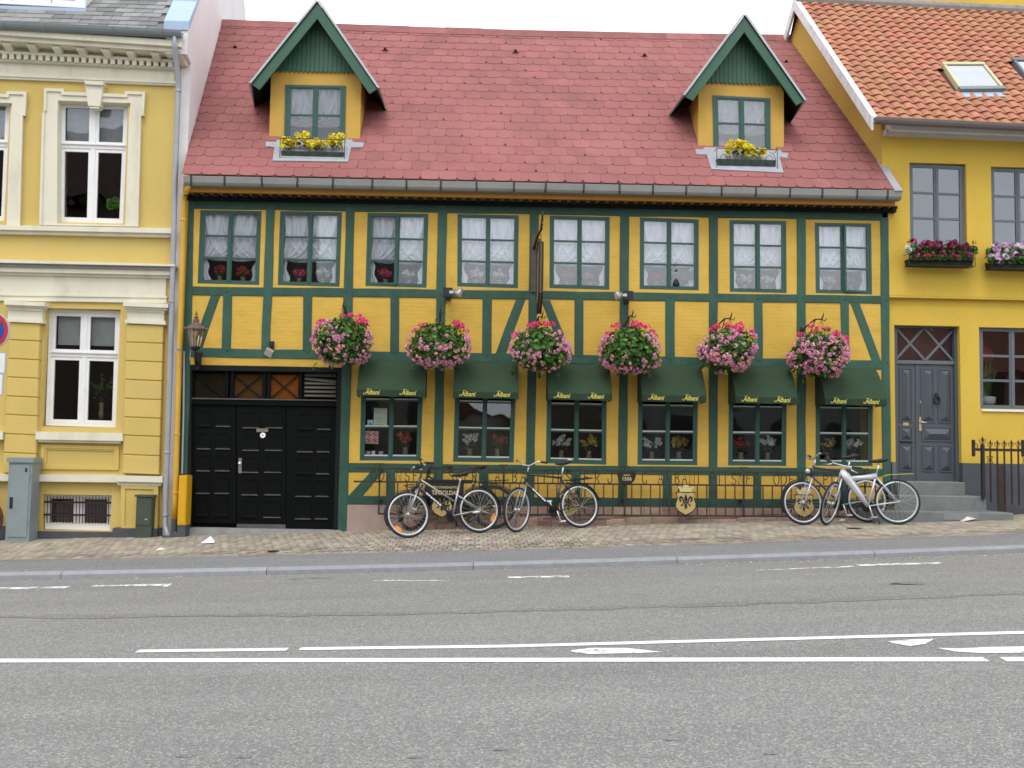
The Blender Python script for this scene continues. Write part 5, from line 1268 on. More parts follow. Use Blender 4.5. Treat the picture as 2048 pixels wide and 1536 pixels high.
def floret_cluster(n, R, fs, seed, dome=True):
    r_ = random.Random(seed); mb = MB()
    for k in range(n):
        a = r_.uniform(0,6.283); z = r_.uniform(-.25,1) if dome else r_.uniform(-1,1); s = math.sqrt(max(0,1-z*z)); d = Vector((s*math.cos(a),s*math.sin(a),z)); c = d*R*r_.uniform(.75,1.05)
        nn = (d+Vector((r_.uniform(-.5,.5),r_.uniform(-.5,.5),r_.uniform(-.5,.5)))).normalized(); x = nn.orthogonal().normalized(); y = nn.cross(x); tt = r_.random(); m_ = 5
        ro = r_.uniform(0,6)
        ring = [c+(x*math.cos(ro+2*math.pi*i/m_)+y*math.sin(ro+2*math.pi*i/m_))*fs*r_.uniform(.75,1.2)+nn*fs*.25 for i in range(m_)]
        mb.add([c]+ring, [(0,i+1,(i+1)%m_+1) for i in range(m_)], tt)
    return mb
def leaf_clump(pts_fn, n, size, seed, mb=None):
    """n small cupped leaves; pts_fn(rng) gives (point, outward)"""
    r_ = random.Random(seed); mb = mb or MB()
    for k in range(n):
        p, o = pts_fn(r_); nn = (o*.8+Vector((r_.uniform(-1,1),r_.uniform(-1,1),r_.uniform(-.6,1.1)))*.75).normalized(); x = nn.orthogonal().normalized(); y = nn.cross(x); a = r_.uniform(0,6.283); x, y = x*math.cos(a)+y*math.sin(a), y*math.cos(a)-x*math.sin(a)
        s = size*r_.uniform(.6,1.25); tt = r_.random()
        ring = [(-.15,-.55),(.35,-.5),(.6,.05),(.3,.55),(-.3,.5),(-.55,0)]
        mb.add([p]+[p+x*u*s+y*v*s+nn*s*.16 for u,v in ring], [(0,i+1,(i+1)%6+1) for i in range(6)], tt)
    return mb
def bouquet(x, z, y, h, w, petal, label, seed, vase=True, group='dried flower arrangements in the windows', nm='flower_vase'):
    r_ = random.Random(seed); t = thing(nm, label, 'flower vase', (x,y,z), group); hv = h*.36
    MB().lathe([(.03,0),(.045,hv*.3),(.035,hv*.75),(.045,hv)], (x,y,z), 10).build('vase', m_vase, t, smooth=True)
    sm_ = MB(); bl = MB()
    for k in range(11):
        a = r_.uniform(-1,1); tip = Vector((x+a*w/2, y+r_.uniform(-.05,.05), z+h*(.62+.38*r_.random()*(1-abs(a)*.4)))); base = Vector((x,y,z+hv))
        mid = base.lerp(tip,.5)+Vector((0,0,h*.06)); sm_.tube([base,mid,tip], .003, 3)
        for q in range(5):
            c = mid.lerp(tip, .2+.2*q)+Vector((r_.uniform(-.025,.025),r_.uniform(-.02,.02),r_.uniform(-.02,.02)))
            b = floret_cluster(4,.014,.0225,r_.random()); b.xf(Matrix.Translation(c)); o = len(bl.v); bl.v += b.v
            for f,t_ in zip(b.f,b.t): bl.f.append([i+o for i in f]); bl.t.append(t_); bl.mi.append(0)
    leaf_clump(lambda rg: (Vector((x+rg.uniform(-w,w)*.3, y+rg.uniform(-.04,.04), z+hv+rg.uniform(0,h*.4))), Vector((0,-1,.3))), 26, .035, seed+5, sm_)
    sm_.build('stems', m_leafd, t); bl.build('blossoms', petal, t, fix=False); return t
vl = [None,('orange dried flowers in a vase, right half of the window with notices',m_ora),('white orchid-like flowers in the left half of the second ground-floor window',m_wpt),('red dried flowers in a vase behind the first bicycle saddle',m_rdp),('white sprigs in a vase, left half of the third ground-floor window',m_wpt),('yellow blossoms in a vase, right half of the third ground-floor window',m_ylp),
      ('tall white sprigs in a vase above the anno plate',m_wpt),('golden yellow flowers in a vase, window right of the anno plate',m_ylp),('dusky pink flowers in a vase, left half of the fifth ground-floor window',m_rdp),('pale cream sprigs in a vase, right half of the fifth ground-floor window',m_wpt),('yellow flowers in a vase, left half of the ground-floor corner window',m_ylp),('pale yellow sprigs in a vase beside the green corner post',m_wpt)]
for i, q in enumerate(grq):
    a, b = q.p(0,.05), q.p(q.w,.05); MB().box(a[0],b[0],.095,.36,a[1]-.03,a[1]+.012).build('inner_sill', m_bead, G)
    for h in (0,1):
        v = vl[i*2+h]
        if v: p = q.p(q.w*(.27+.46*h),.062); bouquet(p[0],p[1],.20,.42,.30,v[1],v[0],100+i*2+h)
ul = ['dried reddish flowers in the left half of the upper window nearest the downpipe','dried rust flowers in the right half of the upper window nearest the downpipe','red flower pot in the left half of the second upper window','cream flower pot in the right half of the second upper window','red flower pot in the ajar upper window','cream flower pot beside the red one in the ajar upper window',
      'cream dried flowers in the left half of the upper window left of the hanging sign','pale dried flowers in the right half of the upper window left of the hanging sign','brown dried flowers in the left half of the upper window right of the hanging sign','yellow dried flowers in the right half of the upper window right of the hanging sign','dark red flowers beside the figurine in the upper window',None,
      'pale flowers low in the left half of the seventh upper window','pale flowers low in the right half of the seventh upper window','white flowers low in the left half of the ajar corner window','orange flowers low in the right half of the ajar corner window']
up_m = [m_rdp,m_ora,m_hot,m_wpt,m_hot,m_wpt,m_wpt,m_wpt,m_ora,m_ylp,m_rdp,None,m_wpt,m_wpt,m_wpt,m_ora]
for i, q in enumerate(upq):
    a, b = q.p(0,.05), q.p(q.w,.05); MB().box(a[0],b[0],.095,.36,a[1]-.03,a[1]+.004).build('inner_sill', m_bead, G)
    for h in (0,1):
        if ul[i*2+h]: p = q.p(q.w*(.31+.38*h),.054); bouquet(p[0],p[1],.20,.27,.2,up_m[i*2+h],ul[i*2+h],140+i*2+h,group='small flower pots of the upper windows',nm='flower_pot')
# dark figurine and plaque in the sixth upper window
q = upq[5]; p = q.p(q.w*.62,.06); t = thing('figurine', 'dark figurine of a standing lady in the upper window left of the last two', 'figurine', (p[0],.07,p[1]))
MB().lathe([(.075,0),(.07,.06),(.035,.17),(.05,.24),(.05,.28),(.015,.31)], (p[0],.085,p[1]), 10).build('gown', m_black, t, smooth=True); MB().lathe([(.01,0),(.035,.02),(.042,.05),(.03,.085),(.005,.10)], (p[0],.085,p[1]+.30), 10).build('head', M('grey_bronze', (.1,.09,.1), .5), t, smooth=True)
MB().lathe([(.035,0),(.06,.015),(.045,.035),(.0,.04)], (p[0]-.0,.085,p[1]+.21), 9).build('collar', m_wpt, t, smooth=True)
p2 = q.p(q.w*.80,.19); t = thing('plaque', 'dark rectangular plaque on a stand beside the figurine in the upper window', 'plaque', (p2[0],.08,p2[1]-.14))
MB().box(p2[0]-.135,p2[0]+.125,.075,.09,p2[1],p2[1]+.145).build('board', M('dull_black', (.035,.034,.04), .6), t); 
for dx in (-.06,.03): MB().box(p2[0]+dx-.008,p2[0]+dx+.008,.078,.09,p2[1]-.15,p2[1]).build('leg', m_black, t)
# papers in the first ground-floor window
def flat_thing(nm, label, cat, px, Y, mat, th=.003, group=None):
    P_ = [xz(*p,Y) for p in px]; o = MB().prism(P_, Y, Y+th).build(nm, mat); return tag(o, label, cat, group)
nt_ = flat_thing('notice', 'pale green printed notice in the ground-floor window beside the gate', 'notice', [(747,855),(774,856),(774.5,817),(748,816)], .055, m_notice)
for k in range(11):
    y = 819+k*3.3
    if k in (3,4): continue
    MB().prism([xz(750,y+.7,.0535),xz((770,765,772,760,768)[k%5],y+1.2,.0535),xz((770,765,772,760,768)[k%5],y+.2,.0535),xz(750,y-.3,.0535)], .0535, .0545).build('print_line', M('print_grey', (.3,.33,.3), .8) if k == 0 else bpy.data.materials['print_grey'], nt_)
MB().prism([xz(750,836,.0535),xz(762,836.5,.0535),xz(762,829,.0535),xz(750,828.5,.0535)], .0535, .0545).build('print_picture', m_bluep, nt_)
nb_ = flat_thing('notice', 'small pale blue notice beside the larger green notice', 'notice', [(735,855),(746,855.5),(746,840),(735,839.5)], .055, m_bluep)
MB().prism([xz(737.5,853,.0535),xz(743.5,853,.0535),xz(744,848,.0535),xz(740.5,844,.0535),xz(737,848,.0535)], .0535, .0545).build('emblem', M('print_teal', (.12,.32,.4), .8), nb_)
ps = flat_thing('prohibition_sign', 'pink sign with four red prohibition circles in the window beside the gate', 'sign', [(730.5,887),(756.5,888),(757,863),(731,862)], .055, m_pink)
for a,b in ((737.5,868.5),(750,869),(737.5,881),(750,881.5)):
    c = at(a,b,.053); mb = MB(); n = 20; o = [(c.x+.044*math.cos(2*math.pi*i/n),c.z+.044*math.sin(2*math.pi*i/n)) for i in range(n)]; i_ = [(c.x+.034*math.cos(2*math.pi*i/n),c.z+.034*math.sin(2*math.pi*i/n)) for i in range(n)]; mb.ring(o,i_,.0535,.0545); mb.prism([(c.x-.034,c.z+.022),(c.x-.022,c.z+.034),(c.x+.034,c.z-.022),(c.x+.022,c.z-.034)],.0525,.0535); mb.build('prohibition_circle', m_signred, ps)
    MB().prism([(c.x-.014,c.z-.018),(c.x+.014,c.z-.018),(c.x+.01,c.z+.02),(c.x-.01,c.z+.02)], .0537, .0545).build('pictogram', m_signred, ps)
for k,px in enumerate((736,761.5)):
    p = at(px,914.5,.14); t = tag(MB().lathe([(.03,0),(.042,.09),(.038,.09),(.03,.01)], (p.x,.14,grq[0].p(0,.062)[1]), 14).build('cup', m_pink, smooth=True), ('pink printed cup at the left end of the sill beside the gate','pink printed cup right of the white card on the sill')[k], 'cup', 'pink cups on the window sill')
p = at(746.5,914,.14); tag(MB().box(p.x-.028,p.x+.028,.135,.14,grq[0].p(0,.062)[1],grq[0].p(0,.062)[1]+.095).build('card', m_paper), 'small white card standing between two pink cups', 'card')
# plants and lamp-like things behind the neighbours' panes
p = at(224,409,YL+.2); tag(leaf_clump(lambda r_: (p+Vector((r_.uniform(-.07,.07),0,r_.uniform(-.05,.07))), Vector((0,-1,0))), 14, .11, 3).build('green_plant', thin('bright_leaf', (.09,.30,.03), .3, tint=.3), fix=False), 'bright green plant behind the upper window of the stucco house', 'plant')
def blind(q, u0, u1, v0, v1, y, label, mat, wav=.0):
    mb = MB(); n = 20; vs = []
    for i in range(n+1):
        u = lerp(u0,u1,i/n)
        for v in (v0,v1): p_ = q.p(u,v); vs.append((p_[0],y+wav*math.sin(i*1.9),p_[1]))
    mb.add(vs, [(2*i,2*i+2,2*i+3,2*i+1) for i in range(n)]); return tag(mb.build('curtain', mat, smooth=True, fix=False), label, 'curtain', 'half curtains of the stucco house')
m_net = M('grey_net_curtain', (.30,.30,.31), .9, .15, 8); m_net2 = M('pale_blind', (.42,.42,.40), .9, .1, 3)
blind(upC, .1,upC.w-.1, upC.h*.64, upC.h-.05, YL+.22, 'grey net half curtain in the upper window of the stucco house', m_net, .01)
blind(upL, .1,upL.w-.1, upL.h*.64, upL.h-.05, YL+.22, 'grey net half curtain in the window cut by the left edge', m_net, .01)
blind(loC, .1,loC.w-.1, loC.h*.70, loC.h-.05, YL+.24, 'pale pulled-up blind in the lower window of the stucco house', m_net2, .003)
bouquet(loC.p(loC.w*.70,0)[0], loC.p(0,.12)[1], YL+.30, .75, .45, m_leaf, 'leafy house plant in the lower window of the stucco house', 61, group=None, nm='house_plant')
p = gw1.p(gw1.w*.24,.07); t = thing('house_plant', 'yucca-like plant in a pale pot behind the grey ground-floor window', 'house plant', (p[0],YJ+.30,p[1]))
MB().lathe([(.10,0),(.145,.04),(.15,.14),(.13,.15)], (p[0],YJ+.34,p[1]), 16).build('pot', m_bead, t, smooth=True)
mb = MB()
for k in range(26):
    a = random.uniform(-1,1); b = Vector((p[0]+random.uniform(-.05,.05),YJ+.34,p[1]+.12)); tp = Vector((p[0]+a*.25,YJ+.3+random.uniform(0,.2),p[1]+random.uniform(.35,.85))); s = Vector((.02,0,0)); mb.add([b-s,b+s,b.lerp(tp,.6)+s*1.2+Vector((0,0,.06)),tp,b.lerp(tp,.6)-s*1.2+Vector((0,0,.06))], [(0,1,2,3,4)], random.random())
mb.build('leaves', m_leaf, t, fix=False)
t = tag(MB().lathe([(.02,0),(.30,.02),(.34,.10),(.22,.34),(.03,.40)], (gw1.p(gw1.w*.36,0)[0],YJ+1.0,gw1.p(0,gw1.h*.64)[1]), 18).build('lamp_shade', M('red_lamp_shade', (.42,.05,.05), .8, .2, 5), smooth=True), 'red lamp shade inside the grey ground-floor window', 'lamp shade')

# ================================================================== AWNINGS
awf = lin((715,792),(1765,812)); PJ = .43
for i, q in enumerate(grq):
    x0, x1 = q.p(0,q.h)[0]-(.02 if i else .01), q.p(q.w,q.h)[0]+(.02 if i else .06); pxm = (win_gr[i][0][0]+win_gr[i][1][0])/2
    zt = at(pxm, r2b(pxm)-2.0, 0).z; zb = at(pxm, awf(pxm), -PJ).z; zv = zb+.115
    t = thing('window_awning', ['green canvas awning over the window with notices, nearest the gate','green canvas awning second from the gate, between the first two wall posts','green canvas awning left of the third flower basket, above the black bicycle','green canvas awning just right of the fourth flower basket','green canvas awning between the fifth and sixth flower baskets','green canvas awning nearest the corner and the grey front door'][i], 'awning', ((x0+x1)/2,0,zt), 'green awnings over the ground-floor windows')
    prof = []
    for k in range(9):
        s = k/8; prof.append((-PJ*(s**.92)*1.0-.03, lerp(zt,zv+.02,s)+.045*math.sin(math.pi*s)))
    prof += [(-PJ-.042,zv-.005),(-PJ-.045,zv-.02)]
    n = len(prof); nx = 12; vs = []
    for j in range(nx+1):
        xx = lerp(x0,x1,j/nx); sag = -.010*math.sin(math.pi*j/nx)
        for q_,(y,z) in enumerate(prof): w_ = q_/n; vs.append((xx,y+.010*math.sin(3.1*j/nx*(2+i%3)+i*1.7+w_*5)*math.sin(math.pi*w_),z+sag*(1+.5*(i%3))*(1 if z > zv else .3)+.006*math.sin(j*1.3+i*2.2+q_*.9)*math.sin(math.pi*w_)))
    mb = MB(); mb.add(vs, [(j*n+k,(j+1)*n+k,(j+1)*n+k+1,j*n+k+1) for j in range(nx) for k in range(n-1)]); mb.build('canopy', m_awn, t, smooth=True)
    for xx in (x0,x1):
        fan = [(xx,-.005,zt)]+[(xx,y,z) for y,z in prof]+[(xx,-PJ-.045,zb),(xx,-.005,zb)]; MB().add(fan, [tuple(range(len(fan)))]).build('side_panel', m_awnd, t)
    mb = MB(); vs = []
    for j in range(nx+1):
        xx = lerp(x0,x1,j/nx); w = .006*math.sin(j*2.1+i)
        vs += [(xx,-PJ-.046,zv-.015),(xx,-PJ-.05+w,zb+.003*math.sin(j*1.7)),]
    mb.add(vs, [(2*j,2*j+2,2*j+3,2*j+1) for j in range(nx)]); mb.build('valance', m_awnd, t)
    for s in (.225,.755):
        xm = lerp(x0,x1,s); lt = put_text('Albani', .105, m_let, t, (xm,-PJ-.058,zb+.028), width=.235, shear=.3, offset=.0016, tilt=.012)
        mb = MB(); mb.prism([(xm-.085,zb+.108),(xm-.035,zb+.112),(xm-.035,zb+.119),(xm-.085,zb+.115)], -PJ-.059, -PJ-.057); mb.build('letter_flourish', m_let, t)
        mb = MB(); mb.tube([(xm-.11,-PJ-.058,zb+.032),(xm-.13,-PJ-.058,zb+.026),(xm-.135,-PJ-.058,zb+.045),(xm-.122,-PJ-.058,zb+.052)], .005, 4); mb.build('letter_swash', m_let, t)

# ================================================================== HANGING BASKETS
heads = {}
for nm, mat, n, R, fs in (('hot',m_hot,26,.052,.019),('pink',m_pnk,15,.036,.0165),('pale',m_lpk,11,.030,.0155),('salmon',m_sal,10,.030,.0155)):
    heads[nm] = [floret_cluster(n,R,fs,hash(nm) % 97+k).mesh('flower_head', mat, fix=False) for k in range(4)]
bask = [((686,686),118,130),((878,694),124,120),((1079,702),124,120),((1261,704),126,128),((1456,704),127,118),((1641,711),117,130)]
blab = ['first flower basket, hanging at the right end of the black gate','second flower basket, with magenta tufts at both top sides','third flower basket, hanging below the iron inn sign between two braces','fourth flower basket, very green in the middle with reddish top blooms','fifth flower basket, with coral red blooms at its upper left','sixth flower basket, nearest the corner, thick with mauve pink blooms']
blab = [b.replace('flower basket','hanging basket of pink geraniums') for b in blab]
YBK = -.47
for i, ((px,py),w,h) in enumerate(bask):
    r_ = random.Random(50+i); c = at(px,py,YBK); sc = F/15.5; RXY = w/sc/2; RZ_ = h/sc/2
    t = thing('hanging_basket', blab[i], 'hanging basket', c, 'hanging flower baskets'); 
    lob = [(r_.uniform(0,6.28), r_.uniform(-.6,.8), r_.uniform(-.16,.14)) for _ in range(12)]
    def rad(a, z):
        k = .93 if z > 0 else (.93-.30*z*z)
        for (la,lz,am) in lob:
            d = math.cos(a-la)*math.cos((z-lz)*1.6); k += am*max(0,d)**4
        return k
    def surf(rg, lo=.62, hi=1.0):
        a = rg.uniform(0,6.283); z = rg.uniform(-1,1)
        if z > .35 and rg.random() < .3: z = rg.uniform(-1,.3)
        s = math.sqrt(max(0,1-z*z)); k = rad(a,z)*rg.uniform(lo,hi); d = Vector((s*math.cos(a),s*math.sin(a),z))
        return (c+Vector((d.x*RXY*k,d.y*RXY*.92*k,d.z*RZ_*k*(.95 if z > 0 else 1)-RZ_*.02)), d)
    f = leaf_clump(lambda rg: surf(rg,.55,.97), 2300, .052, 60+i); f.build('foliage', m_leaf, t, fix=False, kind='stuff')
    # trailing shoots under the ball
    tr = MB()
    for k in range(9):
        p, d = surf(r_,.8,.95); p.z = c.z-RZ_*r_.uniform(.3,.7); e = p+Vector((d.x*.06,d.y*.06,-r_.uniform(.05,.15))); tr.tube([p,(p+e)/2+Vector((d.x*.03,d.y*.03,0)),e], .004, 3)
        leaf_clump(lambda rg: (p.lerp(e,rg.random()),d), 6, .035, k, tr)
    tr.build('trailing_shoots', m_leaf, t, fix=False, kind='stuff')
    MB().lathe([(.02,-RZ_*.35),(.16,-RZ_*.28),(.23,RZ_*.02),(.24,RZ_*.1),(.2,RZ_*.1)], c, 14).build('basket_bowl', m_pot, t)
    nh = (11,10,12,11,13,7)[i]
    for k in range(nh):
        a = r_.uniform(0,6.283); z = r_.uniform(.55,.95); s = math.sqrt(1-z*z); q = .98*rad(a,z)+r_.uniform(0,.06)
        if i == 1: a = r_.choice((0.1,3.0))+r_.uniform(-.5,.5)-(math.pi/2)*r_.uniform(0,.5)*r_.choice((0,1)); z = r_.uniform(.5,.85); s = math.sqrt(1-z*z)
        link('flower_head', r_.choice(heads['hot']), t, c+Vector((s*math.cos(a)*RXY*q,s*math.sin(a)*RXY*q,z*RZ_*(.95+.08*r_.random()))), rot=(r_.uniform(-.3,.3),r_.uniform(-.3,.3),r_.uniform(0,6)))
    clus = [(r_.uniform(math.pi*.92,math.pi*2.08), r_.uniform(-.75,.6)) for _ in range(13)]
    ntot = (150,155,150,155,215,220)[i]
    for k in range(ntot):
        if k % 5 < 3:
            a, z = r_.choice(clus); a += r_.gauss(0,.17); z += r_.gauss(0,.13)
        else: a = r_.uniform(math.pi*.75,math.pi*2.25); z = r_.uniform(-.98,.62)
        z = max(-.98,min(.7,z))
        if i in (3,) and -.15 < z < .55 and abs(((a-4.6)+math.pi)%(2*math.pi)-math.pi) < .55: z -= .7
        if i in (0,) and -.2 < z < .4 and 4.9 < a < 5.7 and r_.random() < .8: z -= .6
        s = math.sqrt(1-z*z); q = rad(a,z)*r_.uniform(.96,1.06)
        kind = 'pink' if z > -.1 else r_.choice(('pale','salmon','salmon','pale','pink'))
        if z > .4 and r_.random() < .08: kind = 'hot'
        if z > -.1 and r_.random() < .42: kind = 'pale'
        d = Vector((s*math.cos(a),s*math.sin(a)*.92,z)); e = d.to_track_quat('Z','Y').to_euler()
        o_ = link('flower_head', r_.choice(heads[kind]), t, c+Vector((d.x*RXY*q,d.y*RXY*q,z*RZ_*q-RZ_*.02)), rot=e); sc_ = r_.uniform(.75,1.2)*(.78 if i < 4 else .95); o_.scale = (sc_,)*3
    # iron bracket on the post behind it, and the chains
    hk = Vector((c.x+(-.02,.0,.03,.02,.04,.03)[i],YBK+.02,c.z+RZ_+.075)); bt = thing('basket_bracket', 'scrolled black iron arm holding the '+['first','second','third','fourth','fifth','sixth'][i]+' hanging basket counted from the gate', 'wall bracket', (c.x,-.01,hk.z-.1), 'iron basket brackets')
    px_ = [pc(2,660),pc(3,660),pc(4,660),pc(5,660),pc(6,660),pc(7,660)][i]; pxw = at(px_,660,0).x
    mb = MB(); wz = hk.z-.16; mb.tube([(pxw,-.01,wz),(lerp(pxw,hk.x,.3),-.12,wz+.10),(lerp(pxw,hk.x,.7),-.30,wz+.18),(hk.x,YBK+.02,hk.z)], .012, 6); mb.tube([(hk.x,YBK+.02,hk.z),(hk.x+.015,YBK,hk.z+.05),(hk.x+.02,YBK-.01,hk.z+.10)], [.012,.011,.004], 6); mb.tube([(hk.x,YBK+.02,hk.z),(hk.x+.04,YBK-.03,hk.z-.03),(hk.x+.06,YBK-.03,hk.z+.01)], .008, 5); mb.build('arm', m_iron, bt)
    MB().box(pxw-.025,pxw+.025,-.022,-.004,wz-.18,wz+.08).build('wall_plate', m_iron, bt); mb = MB(); mb.tube([(pxw,-.02,wz-.15),(lerp(pxw,hk.x,.5),-.22,wz+.0),(lerp(pxw,hk.x,.7),-.30,wz+.17)], .009, 5); mb.build('strut', m_iron, bt)
    for k in range(3):
        a = k*2.094+.4; mb = MB(); mb.tube([hk,(c.x+.22*math.cos(a),YBK+.22*math.sin(a),c.z+RZ_*.1)], .003, 4); mb.build('chain', m_iron, t)

# ================================================================== FLOWER BOXES
def iron_box(nm, label, group, px, Y, py, dpt, zoff=.0, mat=m_iron, trough=None):
    trough = trough or m_trough
    """px x-range, py = (rail top, trough top, bottom)"""
    a, b = at(px[0],py[2],Y), at(px[1],py[2],Y); zt = at(px[0],py[0],Y).z; zm_ = at(px[0],py[1],Y).z; zb = min(a.z,b.z)
    t = thing(nm, label, 'flower box', ((a.x+b.x)/2,Y,zb), group); x0, x1 = a.x, b.x; y0, y1 = Y, Y+dpt
    MB().add([(x0+.03,y0+.01,zb),(x1-.03,y0+.01,zb),(x1-.03,y1,zb),(x0+.03,y1,zb),(x0+.01,y0+.005,zm_),(x1-.01,y0+.005,zm_),(x1-.01,y1,zm_),(x0+.01,y1,zm_)], [(0,3,2,1),(0,1,5,4),(1,2,6,5),(2,3,7,6),(3,0,4,7),(4,5,6,7)]).build('trough', trough, t)
    fr = MB(); r = .006
    fr.tube([(x0,y1,zt),(x0,y0-.02,zt),(x1,y0-.02,zt),(x1,y1,zt)], r, 5); fr.tube([(x0,y1,zb),(x0,y0-.02,zb),(x1,y0-.02,zb),(x1,y1,zb)], r, 5); fr.build('rail', mat, t)
    for x in (x0,x1): MB().tube([(x,y0-.02,zb),(x,y0-.02,zt)], r, 5).build('upright', mat, t)
    n = 4
    for k in range(n):
        xc = lerp(x0,x1,(k+.5)/n); w = (x1-x0)/n*.46; zc_ = (zt+zb)/2; hh = (zt-zb)/2
        pts = []
        for s in range(19):
            th = s/18*2*math.pi*1.25; rr = 1-.55*s/18
            pts.append((xc+w*(math.sin(th)*rr*.9), y0-.022, zc_+hh*(-.05+.75*math.cos(th)*rr)))
        MB().tube(pts, .0045, 4).build('scroll', mat, t)
    return t, x0, x1, y0, y1, zm_, zb, zt
def plant_row(nm, label, cat, spots, petal, n, fs, seed, leaf=m_leaf, group=None, nl=60, ls=.05, clus=None):
    r_ = random.Random(seed); t = thing(nm, label, cat, spots[0][0], group); lf_ = MB()
    for (p, rx, rz) in spots: leaf_clump(lambda rg: (p+Vector((rg.uniform(-rx,rx),rg.uniform(-.06,.06),rg.uniform(-rz*.6,rz*.5))), Vector((0,-.6,.5))), nl, ls, seed, lf_)
    lf_.build('leaves', leaf, t, fix=False, kind='stuff')
    pet = petal if isinstance(petal,(list,tuple)) else [petal]
    ms = [floret_cluster(clus or 9, fs*1.5, fs, seed+k).mesh('flower_head', pet[k % len(pet)], fix=False) for k in range(2*len(pet))]
    for k in range(n):
        p, rx, rz = r_.choice(spots); o = link('flower_head', r_.choice(ms), t, p+Vector((r_.uniform(-rx,rx),r_.uniform(-.09,.05),r_.uniform(-rz*.3,rz))), rot=(r_.uniform(.2,1.2),r_.uniform(-.5,.5),r_.uniform(0,6))); s = r_.uniform(.75,1.3); o.scale = (s,s,s)
    return t
iron_box('flower_box', 'green flower box with black iron scrolls under the left dormer window', 'dormer flower boxes', (560,689), -.07, (277,301,316), .15)
iron_box('flower_box', 'green flower box with black iron scrolls under the right dormer window', 'dormer flower boxes', (1433,1554), -.07, (297,317,336), .15)
pp = lambda x,y,Y: at(x,y,Y)
plant_row('yellow_flowers', 'yellow silk-like flowers in the left half of the left dormer box', 'flowers', [(pp(576,292,.02),.10,.10),(pp(606,284,.02),.12,.13)], m_daf, 26, .03, 3, m_leafd, 'yellow flowers in the dormer boxes', 14)
plant_row('yellow_flowers', 'yellow silk-like flowers in the right half of the left dormer box', 'flowers', [(pp(640,293,.02),.12,.10),(pp(671,286,.02),.10,.13)], m_daf, 26, .03, 4, m_leafd, 'yellow flowers in the dormer boxes', 14)
plant_row('yellow_flowers', 'yellow flowers bunched in the left half of the right dormer box', 'flowers', [(pp(1466,303,.02),.10,.12),(pp(1484,302,.02),.10,.11)], m_daf, 24, .03, 5, m_leafd, 'yellow flowers in the dormer boxes', 12)
plant_row('yellow_flowers', 'yellow flowers bunched in the right half of the right dormer box', 'flowers', [(pp(1499,306,.02),.06,.08),(pp(1519,307,.02),.07,.07)], m_daf, 16, .03, 6, m_leafd, 'yellow flowers in the dormer boxes', 10)
iron_box('flower_box', 'black flower box under the first upper window of the ochre house', 'ochre house flower boxes', (1818,1949), -.26, (507,517,530), .2, trough=m_black)
iron_box('flower_box', 'black flower box cut by the right edge of the ochre house', 'ochre house flower boxes', (1981,2112), -.26, (512,522,537), .2, trough=m_black)
plant_row('petunia_row', 'dark purple and crimson petunias in the box of the first upper window', 'flowers', [(pp(x,500,-.22),.12,.14) for x in (1832,1850,1868,1886,1904,1922,1938)]+[(pp(x,516,-.27),.10,.08) for x in (1832,1856,1880,1904,1932)], [m_pur,m_pur,m_pur2], 95, .022, 8, m_leaf, 'petunias of the ochre house', 120, .05)
plant_row('white_bacopa', 'small white flowers at the left end of the purple petunia box', 'flowers', [(pp(1819,501,-.26),.06,.06)], m_wpt, 14, .016, 9, m_leaf, None, 30, .03)
plant_row('petunia_row', 'mauve and white petunias in the box cut by the right edge', 'flowers', [(pp(x,505,-.22),.12,.13) for x in (1988,2005,2024,2042,2060,2080)]+[(pp(x,520,-.27),.10,.08) for x in (1990,2012,2034,2056)], [m_mau,m_mau,m_wpt], 85, .026, 10, m_leaf, 'petunias of the ochre house', 110, .05)

# ================================================================== WROUGHT IRON RAILING WITH LETTERS
YRL = -.24
rt_top = zfun((708,936.5),(1290,942.5),YRL)[0]; rt_mid = zfun((708,963),(1300,969),YRL)[0]; rt_bot = zfun((757,1027.5),(1300,1031),YRL)[0]
ra = thing('lettered_railing', 'long wrought iron railing with iron letters along the front of the inn', 'railing', (2,YRL,pav_z(2,YRL)))
x0, x1, xb0 = at(708,940,YRL).x, at(1752,948,YRL).x, at(757,1027,YRL).x
for f, a, r in ((rt_top,x0,.0135),(rt_mid,x0,.0125),(rt_bot,xb0,.0125)):
    mb = MB(); slopebox(mb, a, x1, YRL-r, YRL+r, lambda x: f(x)-r*1.1, lambda x: f(x)+r*1.1); mb.build('rail_bar', m_rail, ra)
px = 776.0; k = 0
POSTS = (758.5,1006.5,1249.5,1487.5,1730)
while px < 1752:
    if min(abs(px-p) for p in POSTS) > 8:
        x = at(px,1000,YRL).x; MB().box(x-.0085,x+.0085,YRL-.0085,YRL+.0085,rt_bot(x),rt_mid(x)).build('picket', m_rail, ra)
    px += 18.75
